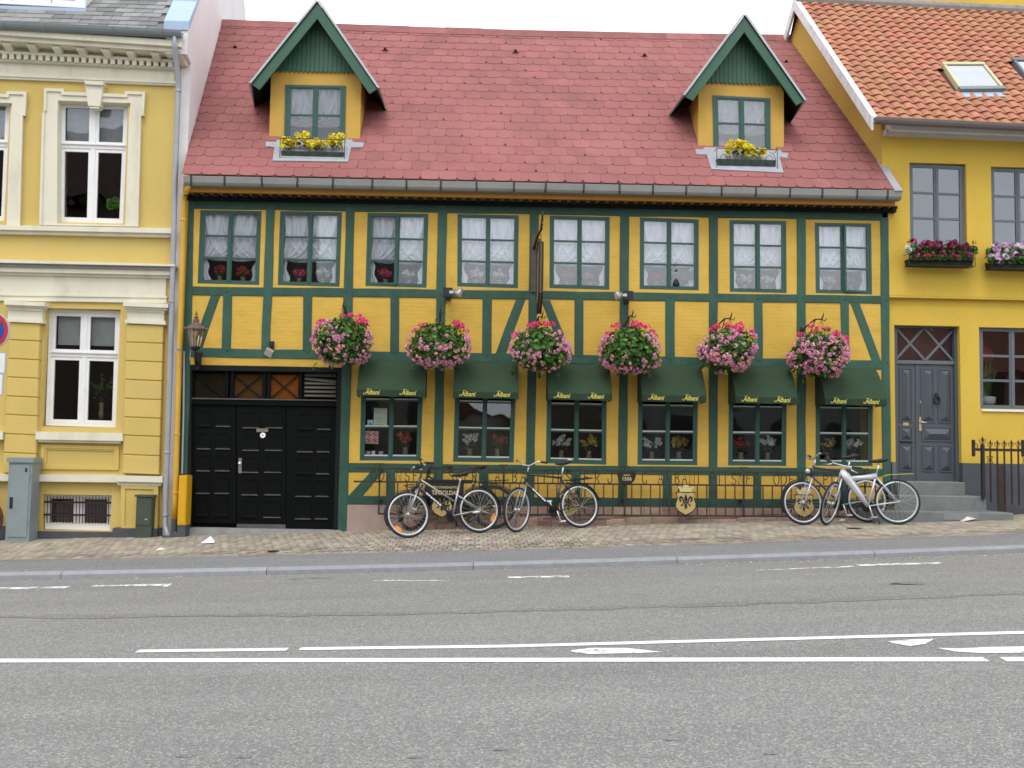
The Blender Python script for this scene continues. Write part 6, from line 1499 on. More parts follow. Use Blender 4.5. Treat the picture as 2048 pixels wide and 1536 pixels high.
for p in POSTS:
    x = at(p,985,YRL).x; w = .0125
    pb = MB().box(x-w,x+w,YRL-w,YRL+w,rt_bot(x)-.01,rt_top(x)+.02).build('post', m_rail, ra)
    z = rt_top(x)+.02; mb = MB()
    for s in (-1,1):
        mb.tube([(x,YRL,z-.02)]+[(x+s*(.045-.035*math.cos(a)*(1-a/9)),YRL,z+.035+.035*math.sin(a)*(1-a/9)-.0) for a in (0,.7,1.4,2.1,2.8,3.6,4.4)], .006, 4)
    mb.build('scroll', m_rail, pb)
    mb = MB(); mb.tube([(x,YRL,z-.02),(x,YRL,z+.075)], [.009,.004], 5); mb.build('finial', m_rail, pb)
    for zz in (at(p,1003,YRL).z,):
        MB().box(x-.02,x+.02,YRL-.016,-.004,zz-.025,zz+.025).build('wall_stay', m_iron, ra); mb = MB(); mb.tube([(x,YRL-.02,zz),(x-.04,YRL-.03,zz-.05),(x-.05,YRL-.03,zz-.0)], .007, 4); mb.build('scroll', m_rail, pb)
    zz = rt_top(x)-.01; MB().box(x-.012,x+.012,YRL+.01,-.003,zz-.008,zz+.008).build('wall_stay', m_iron, ra)
arc = lambda cx,cy,rx,ry,a0,a1,n=8: [(cx+rx*math.cos(math.radians(lerp(a0,a1,i/n))), cy+ry*math.sin(math.radians(lerp(a0,a1,i/n)))) for i in range(n+1)]
GL = {'O':[arc(.5,.5,.5,.5,0,360,14)], 'D':[[(0,0),(0,1)],[(0,1)]+arc(.25,.5,.7,.5,90,-90,8)+[(0,0)]], 'E':[[(.8,1),(.05,1),(.05,0),(.8,0)],[(.05,.52),(.65,.52)]], 'N':[[(0,0),(0,1),(.85,0),(.85,1)]],
 'S':[arc(.45,.74,.36,.26,20,270,7)+arc(.45,.24,.38,.24,90,-170,7)], 'P':[[(.1,0),(.1,1)],[(.1,1)]+arc(.3,.75,.5,.25,90,-90,6)+[(.1,.5)]], 'I':[[(.4,0),(.4,1)]], 'L':[[(.1,1),(.1,0),(.8,0)]],
 'R':[[(.1,0),(.1,1)],[(.1,1)]+arc(.3,.75,.5,.25,90,-90,6)+[(.1,.5)],[(.35,.5),(.85,0)]], 'A':[[(0,0),(.42,1),(.84,0)],[(.17,.4),(.67,.4)]], 'B':[[(.1,0),(.1,1)],[(.1,1)]+arc(.3,.76,.42,.24,90,-90,6)+[(.1,.52)]+arc(.3,.26,.52,.26,90,-90,6)+[(.1,0)]],
 'J':[[(.3,1),(.75,1),(.75,.3)]+arc(.4,.28,.35,.28,0,-200,8)], 'C':[arc(.5,.5,.5,.5,50,310,12)+[(.75,.3)]]}
words_ = [('ODENSE',(746,762,779,797,814,831)),('PILSNER',(857,872,888,902,918,934,949)),('ALBANI',(995,1012,1029,1046,1061,1076)),('PILSNER',(1092,1106,1120,1137,1155,1173,1194)),('J',(1220,)),('C',(1289,)),('ALBANI',(1321,1338,1354,1369,1384,1397)),('PILSNER',(1425,1439,1454,1467.5,1482.5,1497.5,1513)),('ODENSE',(1552,1567,1583,1600,1616,1632)),('PILSNER',(1651,1664,1678,1692,1706,1720,1736))]
for w, ps in words_:
    for ch, px in zip(w, ps):
        xc = at(px,953,YRL).x; zb, zt = rt_mid(xc)+.012, rt_top(xc)-.012; wd = .088 if ch != 'I' else .07
        mb = MB()
        for st in GL[ch]: mb.tube([(xc+(u-.42)*wd,YRL,lerp(zb,zt,v)) for u,v in st], .0078, 4)
        mb.build('letter', m_rail, ra)

# ------------------------------------------------------------------ signs on the railing
def shield(px, py, label, w=41, h=60):
    Y = YRL-.03; c = at(px,py,Y); s = 15.6/F; W_ = w*s; H_ = h*s
    t = thing('shield_sign', label, 'emblem sign', (c.x,Y,c.z-H_/2), 'fleur-de-lis shields on the railing')
    half = [(0,-.5),(.30,-.385),(.45,-.25),(.46,-.12),(.40,-.02),(.37,.10),(.43,.20),(.40,.245),(.30,.26),(0,.235)]
    def sh_(k, o=0): 
        r = [(c.x+x*W_*k*1.08, c.z+(z+.12)*H_*k-.12*H_+o) for x,z in half]; l = [(2*c.x-x,z) for x,z in reversed(r[1:-1])]; return r+l
    MB().prism(sh_(1.06), Y, Y+.012).build('backing', m_black, t); MB().prism(sh_(.97), Y-.006, Y).build('plate', m_gold, t)
    cw = [(-.30,.27),(.30,.27),(.32,.36),(.40,.40),(.40,.46),(.28,.46),(.28,.42),(.14,.42),(.12,.50),(-.12,.50),(-.14,.42),(-.28,.42),(-.28,.46),(-.40,.46),(-.40,.40),(-.32,.36)]
    MB().prism([(c.x+x*W_,c.z+(z+.005)*H_) for x,z in cw], Y-.006, Y+.008).build('crown', m_goldl, t)
    MB().prism([(c.x+x*W_*1.06,c.z+(z+.01)*H_*1.01) for x,z in cw], Y+.001, Y+.012).build('crown_backing', m_black, t)
    # the lily: centre petal, two curled side petals, band and foot
    pet = [(0,.205),(.055,.12),(.085,.03),(.045,-.045),(-.045,-.045),(-.085,.03),(-.055,.12)]
    MB().prism([(c.x+x*W_,c.z+z*H_) for x,z in pet], Y-.010, Y-.006).build('lily_petal', m_black, t)
    for sg in (-1,1):
        sp = [(.07,-.05),(.13,.06),(.20,.125),(.28,.135),(.345,.09),(.36,.02),(.31,-.055),(.235,-.06),(.215,-.02),(.25,-.015),(.275,.025),(.25,.06),(.205,.045),(.16,-.02),(.125,-.06)]
        MB().prism([(c.x+sg*x*W_*.95,c.z+z*H_) for x,z in sp], Y-.010, Y-.006).build('lily_petal', m_black, t)
        ft = [(.05,-.11),(.10,-.13),(.17,-.20),(.245,-.205),(.255,-.17),(.22,-.15),(.17,-.14),(.12,-.11)]
        MB().prism([(c.x+sg*x*W_,c.z+z*H_) for x,z in ft], Y-.010, Y-.006).build('lily_foot', m_black, t)
    MB().prism([(c.x+x*W_,c.z+z*H_) for x,z in [(-.16,-.095),(.16,-.095),(.16,-.062),(-.16,-.062)]], Y-.011, Y-.007).build('lily_band', m_black, t)
    MB().prism([(c.x+x*W_,c.z+z*H_) for x,z in [(-.04,-.11),(.04,-.11),(.075,-.22),(0,-.32),(-.075,-.22)]], Y-.010, Y-.006).build('lily_foot', m_black, t)
shield(884,1004,'gold lily shield hidden behind the silver bicycle frame below the tin soldier board')
shield(1137,1003,'gold lily shield seen through the rear wheel of the black bicycle')
shield(1371.5,1000,'gold fleur-de-lis shield with crown standing free in the middle of the railing')
shield(1608,1005,'gold lily shield seen through the front wheel of the blue bicycle')
Y = YRL-.03; c = at(1253.5,944,Y); R_ = 18.5*15.6/F
t = thing('anno_plate', 'half-round dark plate lettered anno 1506 on the railing', 'sign', (c.x,Y,c.z-R_*1.25))
MB().prism([(c.x-R_*1.05,c.z),(c.x-R_*1.02,c.z-.05)]+[(c.x+R_*math.cos(math.radians(a)),c.z-.055+R_*1.0*math.sin(math.radians(a))) for a in range(190,351,16)]+[(c.x+R_*1.02,c.z-.05),(c.x+R_*1.05,c.z)], Y, Y+.015).build('plate', m_black, t)
put_text('anno', .055, m_goldl, t, (c.x,Y-.003,c.z-.062), shear=.1); put_text('1506', .082, m_goldl, t, (c.x,Y-.003,c.z-.135), width=.145, offset=.001)
Y = YRL-.065; a, b = at(851,990,Y), at(926,964,Y); t = thing('inn_board', 'black board lettered Den Standhaftige Tinsoldat behind the silver bicycle', 'sign board', ((a.x+b.x)/2,Y,a.z))
MB().box(a.x,b.x,Y,Y+.02,a.z-.01,b.z).build('board', m_black, t); MB().box(a.x-.05,b.x+.16,Y-.01,Y+.01,b.z,b.z+.035).build('top_bar', m_black, t); MB().box(a.x-.05,b.x+.02,Y-.01,Y+.01,a.z-.045,a.z-.01).build('bottom_bar', m_dark, t)
xm = at(891,980,Y).x; put_text('DEN STANDHAFTIGE', .052, m_goldl, t, (xm,Y-.003,at(890,977,Y).z), width=.43, offset=.0005); put_text('TINSOLDAT', .095, m_goldl, t, (xm,Y-.003,at(890,989.5,Y).z), width=.43, offset=.0015)
for k in range(4):
    p = at(938+k*8,968+random.uniform(-3,5),Y); MB().prism([(p.x+(.02 if i % 2 else .008)*math.cos(i*math.pi/5),p.z+(.02 if i % 2 else .008)*math.sin(i*math.pi/5)) for i in range(10)], Y-.002, Y+.002).build('star', m_goldl, t)

# ================================================================== BICYCLES
m_tyre = M('tyre_rubber', (.022,.024,.034), .8, .15, 8); m_alu = M('alloy', (.60,.61,.62), .32, .06, metal=.75); m_spk = M('spoke_steel', (.50,.47,.42), .4, .1, metal=.6)
m_rim = M('rim_alloy', (.62,.63,.64), .35, .05, metal=.45); m_blk = M('black_parts', (.015,.015,.017), .5, .1); m_sad = M('saddle_vinyl', (.022,.022,.024), .42, .1)
m_bsil = M('silver_frame_paint', (.42,.42,.42), .35, .08, metal=.6); m_bnavy = M('navy_frame_paint', (.035,.035,.075), .35, .08); m_bblk = M('black_frame_paint', (.018,.018,.022), .3, .1, spec=.6)
m_bsil2 = M('bright_silver_paint', (.60,.60,.63), .35, .06, metal=.5); m_amber = M('amber_reflector', (.75,.28,.04), .35, .05); m_olv = M('olive_rack_paint', (.36,.36,.06), .5, .1); m_dec = M('frame_decal', (.72,.73,.76), .5)
m_brt = M('brown_tyre', (.11,.05,.035), .8, .2, 8); m_rubr = M('old_rubber', (.06,.03,.025), .8)
WR = .343
def bike(label, rear, front, lean, frame='diamond', mats=None, steer=0, opts=(), nsp=28):
    fm = mats or dict(top=m_bblk, down=m_bblk, seat=m_bblk, stay=m_bblk, fork=m_bblk)
    P0, P1 = on_pav(*rear), on_pav(*front); d = P1-P0; wb = math.hypot(d.x,d.y); th = math.atan2(d.y,d.x); pit = -math.atan2(d.z,wb)
    t = thing('bicycle', label, 'bicycle', P0, 'bicycles leaning on the railing', rot=(lean,pit,th))
    A = Vector((0,0,WR)); Bx = Vector((wb,0,WR)); sa = math.radians(71); ax = Vector((-math.cos(sa),0,math.sin(sa)))   # steering axis, pointing up and back
    BB = Vector((.43,0,.285)); hb = Bx+ax*.40+Vector((-.045,0,0)); ht = hb+ax*(.19 if frame != 'beam' else .13); ST = BB+Vector((-math.cos(math.radians(73)),0,math.sin(math.radians(73))))*(.50 if frame != 'diamond' else .56)
    SR = Matrix.Translation(hb) @ Matrix.Rotation(steer,4,ax) @ Matrix.Translation(-hb)
    def bld(mb, nm, mat, par, sm=True, turn=False, fix=True):
        if turn: mb.xf(SR)
        return mb.build(nm, mat, par, smooth=sm, local=True, fix=fix)
    def wheel(c, turn, nm, refl):
        ce = Vector(c); hub = MB(); hub.lathe([(.02,-.05),(.034,-.03),(.018,-.025),(.018,.025),(.034,.03),(.02,.05)], ce, 10, 'y'); w = bld(hub, 'wheel', m_alu, t, turn=turn)
        N = 40; ty = MB(); ty.tube([(ce.x+(WR-.019)*math.cos(2*math.pi*i/N),0,ce.z+(WR-.019)*math.sin(2*math.pi*i/N)) for i in range(N)], .0195, 8, closed=True); bld(ty,'tyre',m_tyre if 'browntyre' not in opts else m_brt,w,turn=turn)
        rm = MB(); vs = []
        for i in range(N):
            a = 2*math.pi*i/N
            for r_,y in ((WR-.034,-.0125),(WR-.056,-.0105),(WR-.058,.0105),(WR-.034,.0125)): vs.append((ce.x+r_*math.cos(a),y,ce.z+r_*math.sin(a)))
        rm.add(vs, [(i*4+k,i*4+(k+1)%4,((i+1)%N)*4+(k+1)%4,((i+1)%N)*4+k) for i in range(N) for k in range(4)]); bld(rm,'rim',m_rim if 'darkrim' not in opts else m_blk,w,turn=turn)
        sp = MB()
        for i in range(nsp):
            a = 2*math.pi*i/nsp; s = 1 if i % 2 else -1; a2 = a+(1.1 if (i//2) % 2 else -1.1); sp.tube([(ce.x+.03*math.cos(a2),s*.028,ce.z+.03*math.sin(a2)),(ce.x+(WR-.055)*math.cos(a),0,ce.z+(WR-.055)*math.sin(a))], .0017, 3, cap=False)
        o = bld(sp,'spokes',m_spk,w,turn=turn); o['kind'] = 'stuff'
        if refl: 
            a = math.radians(refl); u = Vector((math.cos(a),0,math.sin(a))); v = Vector((-u.z,0,u.x)); q = ce+u*.255
            rb = MB(); rb.add([q-u*.028-v*.015,q-v*.075,q+u*.03-v*.01,q+u*.025+v*.05,q+v*.08,q-u*.025+v*.04], [(0,1,2,3,4,5)]); rb.v = [(x,.012,z) for x,y,z in rb.v]+[(x,-.008,z) for x,y,z in rb.v]; rb.f += [tuple(range(11,5,-1))]+[(i,(i+1)%6,(i+1)%6+6,i+6) for i in range(6)]; rb.t += [None]*7; rb.mi += [0]*7; bld(rb,'reflector',m_amber,w,False,turn)
        return w
    wheel(A, False, 'rear', 208 if 'refl' in opts else 0); wheel(Bx, True, 'front', -52 if 'refl' in opts else 0)
    tu = lambda pts, r, nm, mat, turn=False, n=8: bld((lambda m: m.tube(pts, r, n))(MB()), nm, mat, t, turn=turn)
    # frame
    if frame == 'mixte':
        tu([ht-ax*.05, BB.lerp(ST,.42)], .0145, 'top_tube', fm['top']); tu([hb+ax*.03, BB], .019, 'down_tube', fm['down'])
    elif frame == 'beam':
        n_ = (BB-hb).normalized(); mb = MB(); prof = []
        for (tt,h_,w_) in ((0,.055,.034),(.25,.062,.036),(.6,.055,.036),(1,.032,.03)):
            c = (ht-ax*.02).lerp(BB,tt); p_ = Vector((-n_.z,0,n_.x)); prof.append([c+p_*h_*math.cos(q*math.pi/4)+Vector((0,w_*math.sin(q*math.pi/4),0)) for q in range(8)])
        mb.add(sum(prof,[]), [(i*8+q,i*8+(q+1)%8,(i+1)*8+(q+1)%8,(i+1)*8+q) for i in range(3) for q in range(8)]+[tuple(range(8)),tuple(range(31,23,-1))]); bld(mb,'down_tube',fm['down'],t)
        c0 = (ht-ax*.02).lerp(BB,.24); c1 = ST+Vector((.01,0,-.03)); mb = MB(); pr = []
        for tt,h_ in ((0,.045),(.5,.034),(1,.05)):
            c = c0.lerp(c1,tt); pr.append([c+Vector((0,.022*math.sin(q*math.pi/4),h_*math.cos(q*math.pi/4))) for q in range(8)])
        mb.add(sum(pr,[]), [(i*8+q,i*8+(q+1)%8,(i+1)*8+(q+1)%8,(i+1)*8+q) for i in range(2) for q in range(8)]+[tuple(range(8)),tuple(range(23,15,-1))]); bld(mb,'top_tube',fm['top'],t)
    else:
        tu([ht-ax*.03, ST+Vector((0,0,-.03))], .0155, 'top_tube', fm['top']); tu([hb+ax*.03, BB], .0245 if frame == 'oversize' or 'fat' in opts else .017, 'down_tube', fm['down'])
    tu([hb, ht], .0195, 'head_tube', fm['down']); tu([BB, ST], .0155, 'seat_tube', fm['seat'])
    for y in (-.055,.055):
        tu([ST.lerp(BB,.08 if frame != 'mixte' else .36)+Vector((0,y*.3,0)), A+Vector((0,y,0))], .0085, 'seat_stay', fm['stay']); tu([BB+Vector((0,y*.5,0)), A+Vector((0,y,0))], .0095, 'chain_stay', fm['stay'])
        tu([hb-ax*.01+Vector((0,y*.65,0)), hb.lerp(Bx,.45)+Vector((0,y*.95,0)), Bx+Vector((0,y,0))], [.013,.012,.008], 'fork_blade', fm['fork'], True)
    # seat
    sp_ = ST+(ST-BB).normalized()*(.10 if 'lowseat' in opts else .17); tu([ST, sp_], .0135, 'seat_post', m_alu)
    mb = MB(); rows = []
    for (x,w,h,z) in ((-.135,.055,.02,.028),(-.10,.082,.045,.03),(-.04,.075,.05,.018),(.03,.038,.045,.008),(.10,.022,.035,.006),(.145,.012,.018,.002)):
        rows.append([sp_+Vector((x,w*math.cos(q*math.pi/5),.035+z+(h*.5*math.sin(q*math.pi/5) if q <= 5 else h*.9*math.sin(q*math.pi/5)))) for q in range(10)])
    mb.add(sum(rows,[]), [(i*10+q,i*10+(q+1)%10,(i+1)*10+(q+1)%10,(i+1)*10+q) for i in range(5) for q in range(10)]+[tuple(range(10)),tuple(range(59,49,-1))]); bld(mb,'saddle',m_sad,t)
    if 'whitenose' in opts:
        mb = MB(); mb.lathe([(.006,0),(.045,.012),(.05,.03),(.02,.05)], sp_+Vector((-.11,0,.045)), 8); bld(mb,'saddle_cover',m_wht,t)
    # steering
    stt = ht+ax*(.10 if 'flat' not in opts else .06); tu([ht, stt], .0125, 'stem', m_alu if 'silverstem' in opts or 'flat' in opts else m_blk, True)
    e = stt+Vector((.06,0,.015))
    if 'flat' in opts: hp = [e+Vector((-.05,-.29,.02)), e+Vector((-.01,-.12,.0)), e, e+Vector((-.01,.12,0)), e+Vector((-.05,.29,.02))]
    elif 'swept' in opts: hp = [e+Vector((-.27,-.27,.02)), e+Vector((-.10,-.27,.045)), e+Vector((.01,-.14,.02)), e, e+Vector((.01,.14,.02)), e+Vector((-.10,.27,.045)), e+Vector((-.27,.27,.02))]
    else: hp = [e+Vector((-.14,-.29,.05)), e+Vector((-.03,-.20,.07)), e+Vector((.0,-.06,.0)), e+Vector((0,.06,0)), e+Vector((-.03,.20,.07)), e+Vector((-.14,.29,.05))]
    tu([stt, e], .013, 'stem_clamp', m_alu, True); tu(hp, .0115, 'handlebar', m_alu if 'silverbar' in opts or 'flat' in opts else m_blk, True)
    for a_, b_ in ((hp[0],hp[1]),(hp[-1],hp[-2])):
        tu([a_, a_.lerp(b_, .8 if 'swept' not in opts else .7)], .0165, 'grip', m_blk, True)
        if 'lever' in opts:
            q = a_.lerp(b_,.85); s = 1 if q.y > 0 else -1
            tu([q+Vector((.03,0,-.01)), q+Vector((.06,s*.04,-.03)), q+Vector((.05,s*.13,-.05))], [.012,.008,.006], 'brake_lever', m_alu, True, 6)
    # drive
    cr = BB+Vector((0,-.06,0)); mb = MB(); mb.lathe([(.03,-.004),(.088,-.003),(.092,0),(.088,.003),(.03,.004)], cr, 24, 'y'); bld(mb,'chain_ring',m_blk,t)
    ca = math.radians(opts_angle.get(label[:12], 255)); 
    for s in (1,-1):
        u = Vector((math.cos(ca)*s,0,math.sin(ca)*s)); q = BB+Vector((0,.07*s if True else 0,0)); tu([q, q+u*.17], .010, 'crank', m_alu if 'silvercrank' in opts else m_blk)
        pc_ = q+u*.17+Vector((0,.05*s,0)); mb = MB(); mb.box(pc_.x-.045,pc_.x+.045,pc_.y-.04,pc_.y+.04,pc_.z-.012,pc_.z+.012); bld(mb,'pedal',m_blk if 'silvercrank' not in opts else m_alu,t,False)
    if 'guard' in opts:
        mb = MB(); mb.tube([cr+Vector((.09,0,.0)),cr+Vector((.05,0,.09)),cr+Vector((-.1,0,.085)),A+Vector((.0,-.05,.05))], .012, 5); bld(mb,'chain_guard',m_blk,t)
    else:
        mb = MB()
        for z in (.088,-.085): mb.tube([cr+Vector((0,0,z)), A+Vector((0,-.055,z*.4))], .004, 4)
        bld(mb,'chain',m_blk,t)
    if 'hub' in opts: tu([A+Vector((0,.055,0)), A+Vector((.03,.065,-.03)), A+Vector((.13,.065,-.035))], .017, 'hub_brake_arm', m_alu)
    def fender(c, a0, a1, turn, nm='fender'):
        R = WR+.022; mb = MB(); vs = []; n = 16
        for i in range(n+1):
            a = math.radians(lerp(a0,a1,i/n))
            for y,r_ in ((-.026,R-.012),(-.014,R),(.014,R),(.026,R-.012)): vs.append((c.x+r_*math.cos(a),y,c.z+r_*math.sin(a)))
        mb.add(vs, [(i*4+k,i*4+k+1,(i+1)*4+k+1,(i+1)*4+k) for i in range(n) for k in range(3)]); bld(mb,nm,m_blk,t,turn=turn,fix=False)
        for a in (a1,):
            a = math.radians(a); tu([c+Vector((0,.05,0)), c+Vector((R*math.cos(a),.02,R*math.sin(a)))], .003, 'fender_stay', m_alu, turn, 4)
    if 'fender' in opts: fender(A, 15 if 'longtail' in opts else 55, 200, False); fender(Bx, -25, 100 if 'fender' in opts else 60, True)
    if 'rfender' in opts: fender(A, 170, 35, False)
    if 'rack' in opts or 'yrack' in opts:
        rk = m_olv if 'yrack' in opts else m_blk; zr = WR*2+.065; f0 = ST.lerp(BB,.12); mb = MB()
        for y in (-.05,.05): tu([f0+Vector((-.03,y*.3,0)), Vector((.10,y,zr)), Vector((-.24,y,zr+.01))], .0075, 'rack_rail', rk, n=6)
        tu([Vector((-.24,-.05,zr+.01)),Vector((-.26,0,zr+.012)),Vector((-.24,.05,zr+.01))], .0075, 'rack_end', rk, n=6)
        for x in (.08,-.02,-.12): tu([Vector((x,-.05,zr)),Vector((x,.05,zr))], .005, 'rack_bar', rk, n=5)
        for y in (-.06,.06):
            for x in (.03,-.06): tu([Vector((x,y*.85,zr)), A+Vector((0,y,.02))], .0045, 'rack_leg', m_blk, n=5)
        if 'load' in opts:
            mb = MB(); mb.box(-.25,.02,-.06,.06,zr+.005,zr+.025); bld(mb,'rack_clip',m_blk,t,False)
    if 'frack' in opts:
        z = WR*2+.05
        for y in (-.06,.06): tu([Bx+Vector((-.02,y*.6,WR+.03)), Bx+Vector((.04,y,WR+.05)), Bx+Vector((.26,y,WR+.06))], .007, 'front_rack_rail', m_blk, True, 5); tu([Bx+Vector((0,y,.02)), Bx+Vector((.2,y,WR+.05))], .0045, 'front_rack_leg', m_blk, True, 5)
        for x in (.06,.15,.25): tu([Bx+Vector((x,-.06,WR+.06)), Bx+Vector((x,.06,WR+.06))], .005, 'front_rack_bar', m_blk, True, 5)
    if 'stand' in opts: tu([BB+Vector((-.06,.03,-.02)), BB+Vector((-.12,.15,-.275))], .009, 'kickstand', m_blk)
    if 'dstand' in opts: tu([BB+Vector((-.02,.04,0)), BB+Vector((-.03,.06,-.17))], .014, 'stand_leg', m_blk); 
    if 'lights' in opts: 
        mb = MB(); mb.lathe([(.012,-.02),(.035,.0),(.038,.03),(.02,.035)], hb+Vector((.06,0,.10)), 10, 'y'); bld(mb,'head_lamp',m_alu,t,turn=True)
    if 'decal' in opts:
        dd = (BB-hb).normalized(); q0 = (hb+ax*.03).lerp(BB,.22); q1 = (hb+ax*.03).lerp(BB,.66); rr_ = .0255 if 'fat' in opts else .020; pn_ = Vector((-dd.z,0,dd.x)); n = 7
        for k in range(n):
            a_, b_ = q0.lerp(q1,(k+.08)/n), q0.lerp(q1,(k+.86)/n); h_ = .011; mb = MB()
            mb.add([a_-pn_*h_+Vector((0,rr_,0)), b_-pn_*h_+Vector((0,rr_,0)), b_+pn_*h_*(.4 if k % 3 == 1 else 1)+Vector((0,rr_,0)), a_+pn_*h_+Vector((0,rr_,0))], [(0,1,2,3)]); bld(mb,'decal',m_dec,t,False)
    return t
opts_angle = {}
rows_ = None
R1, F1 = (961,1066), (818.5,1076)
silver = dict(top=m_bsil, down=m_bnavy, seat=m_bsil, stay=m_bsil, fork=m_bsil)
bike('dark old bicycle squeezed between the silver bicycle and the railing, its front wheel turned', (988,1058), (828,1062), .05, 'mixte', None, .95, ('swept','rack','fender','longtail','guard','frack','darkrim'), 24)
bike('silver and navy step-through bicycle with amber reflectors, nearest the black gate', R1, F1, .13, 'mixte', silver, .0, ('refl','fender','hub','decal','dstand','lowseat','lever'), 28)
bike('black diamond-frame bicycle with its front wheel turned, left of the anno plate', (1163,1056), (1036,1065), .13, 'diamond', dict(top=m_bblk, down=m_bblk, seat=m_bblk, stay=m_bblk, fork=m_bsil), .55, ('fat','decal','rfender','rack','load','silvercrank','silverbar','silverstem','whitenose'), 28)
bike('blue-black city bicycle behind the bright silver one, tall head stem', (1738,1045), (1609,1050), .10, 'diamond', dict(top=m_bnavy, down=m_bnavy, seat=m_bnavy, stay=m_bsil, fork=m_bsil2), .05, ('fender','silverbar','silverstem','silvercrank','lights'), 28)
bike('bright silver beam-frame bicycle with a yellow rack, nearest the stone steps', (1797,1049.5), (1660,1051), .04, 'beam', dict(top=m_bsil2, down=m_bsil2, seat=m_bsil2, stay=m_bsil2, fork=m_bsil2), 1.0, ('flat','lever','yrack','stand','silvercrank'), 24)

bike('bicycle with brown tyres cut by the left edge beside the grey cabinet', (-40,1083), (-184,1087), .04, 'mixte', None, 0, ('swept','rack','darkrim','browntyre'), 20)
# ================================================================== LAMPS, SIGNS AND BOXES ON THE WALL
Yl = -.34; c = at(391,676,Yl); s = 15.6/F
t = thing('wall_lantern', 'old copper wall lantern beside the yellow downpipe, above the black gate', 'lantern', (c.x,-.01,at(397,725,0).z))
zt, zb, ze = at(391,660,Yl).z, at(391,694,Yl).z, at(391,630,Yl).z; wt, wb_ = 17.5*s, 9.5*s
def hexr(r, z, n=6, o=.52): return [Vector((c.x+r*math.cos(o+2*math.pi*i/n), Yl+r*math.sin(o+2*math.pi*i/n), z)) for i in range(n)]
T, B_ = hexr(wt,zt), hexr(wb_,zb)
for i in range(6):
    j = (i+1) % 6; MB().add([B_[i],B_[j],T[j],T[i]], [(0,1,2,3)]).build('lantern_pane', m_lampg, t); MB().tube([B_[i],T[i]], .009, 5).build('lantern_bar', m_copper, t)
MB().lathe([(wt*1.25,0),(wt*1.28,.012),(wt*.95,.05),(wt*.5,.10),(.045,.12),(.05,.135),(.05,.165),(.02,.175),(.035,.20),(.03,.215),(.012,.23),(.02,.255),(.012,.275),(.004,.31)], (c.x,Yl,zt), 12).build('lantern_roof', m_copper, t)
for k in range(6):
    v = hexr(wt*1.25,zt,6)[k]; MB().lathe([(.012,0),(.014,.02),(.002,.045)], v, 6).build('crest', m_copper, t)
MB().lathe([(.03,-.06),(wb_*1.05,-.02),(wb_*1.1,0),(wb_*.9,.01)], (c.x,Yl,zb), 10).build('lantern_foot', m_iron, t)
MB().lathe([(.02,0),(.02,.1),(.012,.12),(.004,.17)], (c.x,Yl,zb), 8).build('lamp_bulb', m_bead, t)
wx = at(398,700,0).x; mb = MB(); mb.tube([(wx,-.01,zb-.22),(wx,-.10,zb-.24),(lerp(wx,c.x,.6),-.22,zb-.20),(c.x,Yl,zb-.05)], [.035,.032,.026,.02], 7); mb.build('bracket_arm', m_iron, t, smooth=True)
MB().prism([(wx-.05,zb-.05),(wx-.05,zb-.22),(wx-.02,zb-.33),(wx+.02,zb-.33),(wx+.05,zb-.22),(wx+.05,zb-.05)], -.03, -.004).build('wall_plate', m_iron, t)
mb = MB(); mb.tube([(c.x-.07,Yl+.02,zb+.0),(c.x-.09,Yl+.05,zb-.2),(c.x-.16,-.05,zb-.24)], .007, 5); mb.build('cable', m_pipeg, t)
def flood(px, py, dirx, label, Y=-.28):
    c = at(px,py,Y); t = thing('floodlight', label, 'floodlight', (c.x,-.01,c.z), 'floodlights on the timber frame'); d = Vector((dirx,-.35,-.25)).normalized()
    MB().box(c.x-dirx*.06-.075,c.x-dirx*.06+.075,Y,Y+.12,c.z-.07,c.z+.07).build('housing', m_blk, t)
    MB().box(c.x-.035,c.x+.03,Y-.004,Y,c.z-.022,c.z+.022).build('label_plate', m_bead, t)
    q = d.to_track_quat('Z','Y').to_matrix().to_4x4(); mb = MB(); mb.lathe([(.02,-.02),(.04,.0),(.075,.09),(.078,.10)], (0,0,0), 14); mb.xf(Matrix.Translation(c+Vector((dirx*.06,-.02,.0))) @ q); mb.build('reflector', m_alu, t, smooth=True)
    mb = MB(); mb.lathe([(.0,.094),(.072,.098),(.0,.105)], (0,0,0), 14); mb.xf(Matrix.Translation(c+Vector((dirx*.06,-.02,.0))) @ q); mb.build('lens', m_bead, t)
    mb = MB(); mb.tube([(c.x-dirx*.06,Y+.11,c.z),(c.x-dirx*.06,-.02,c.z-.03)], .018, 6); mb.build('mount', m_blk, t); MB().box(c.x-dirx*.06-.045,c.x-dirx*.06+.045,-.03,-.002,c.z-.09,c.z+.04).build('wall_plate', m_blk, t)
flood(903,584,1,'black floodlight pointing right on the second post left of the hanging sign'); flood(1250,590,-1,'black floodlight pointing left on the post right of the hanging sign')
c = at(538,705,-.2); t = thing('floodlight', 'small silver floodlight tilted down above the black gate', 'floodlight', (c.x,-.01,c.z), 'floodlights on the timber frame')
mb = MB(); mb.box(-.06,.06,-.03,.03,-.055,.055); mb.xf(Matrix.Translation(c) @ Matrix.Rotation(.5,4,'Y') @ Matrix.Rotation(.5,4,'X')); mb.build('housing', m_alu, t)
mb = MB(); mb.tube([c+Vector((0,.02,.03)),(c.x,-.12,c.z+.10),(c.x,-.02,c.z+.13)], .012, 6); mb.build('mount', m_blk, t); MB().box(c.x-.04,c.x+.04,-.03,-.003,c.z+.08,c.z+.20).build('wall_plate', m_blk, t)
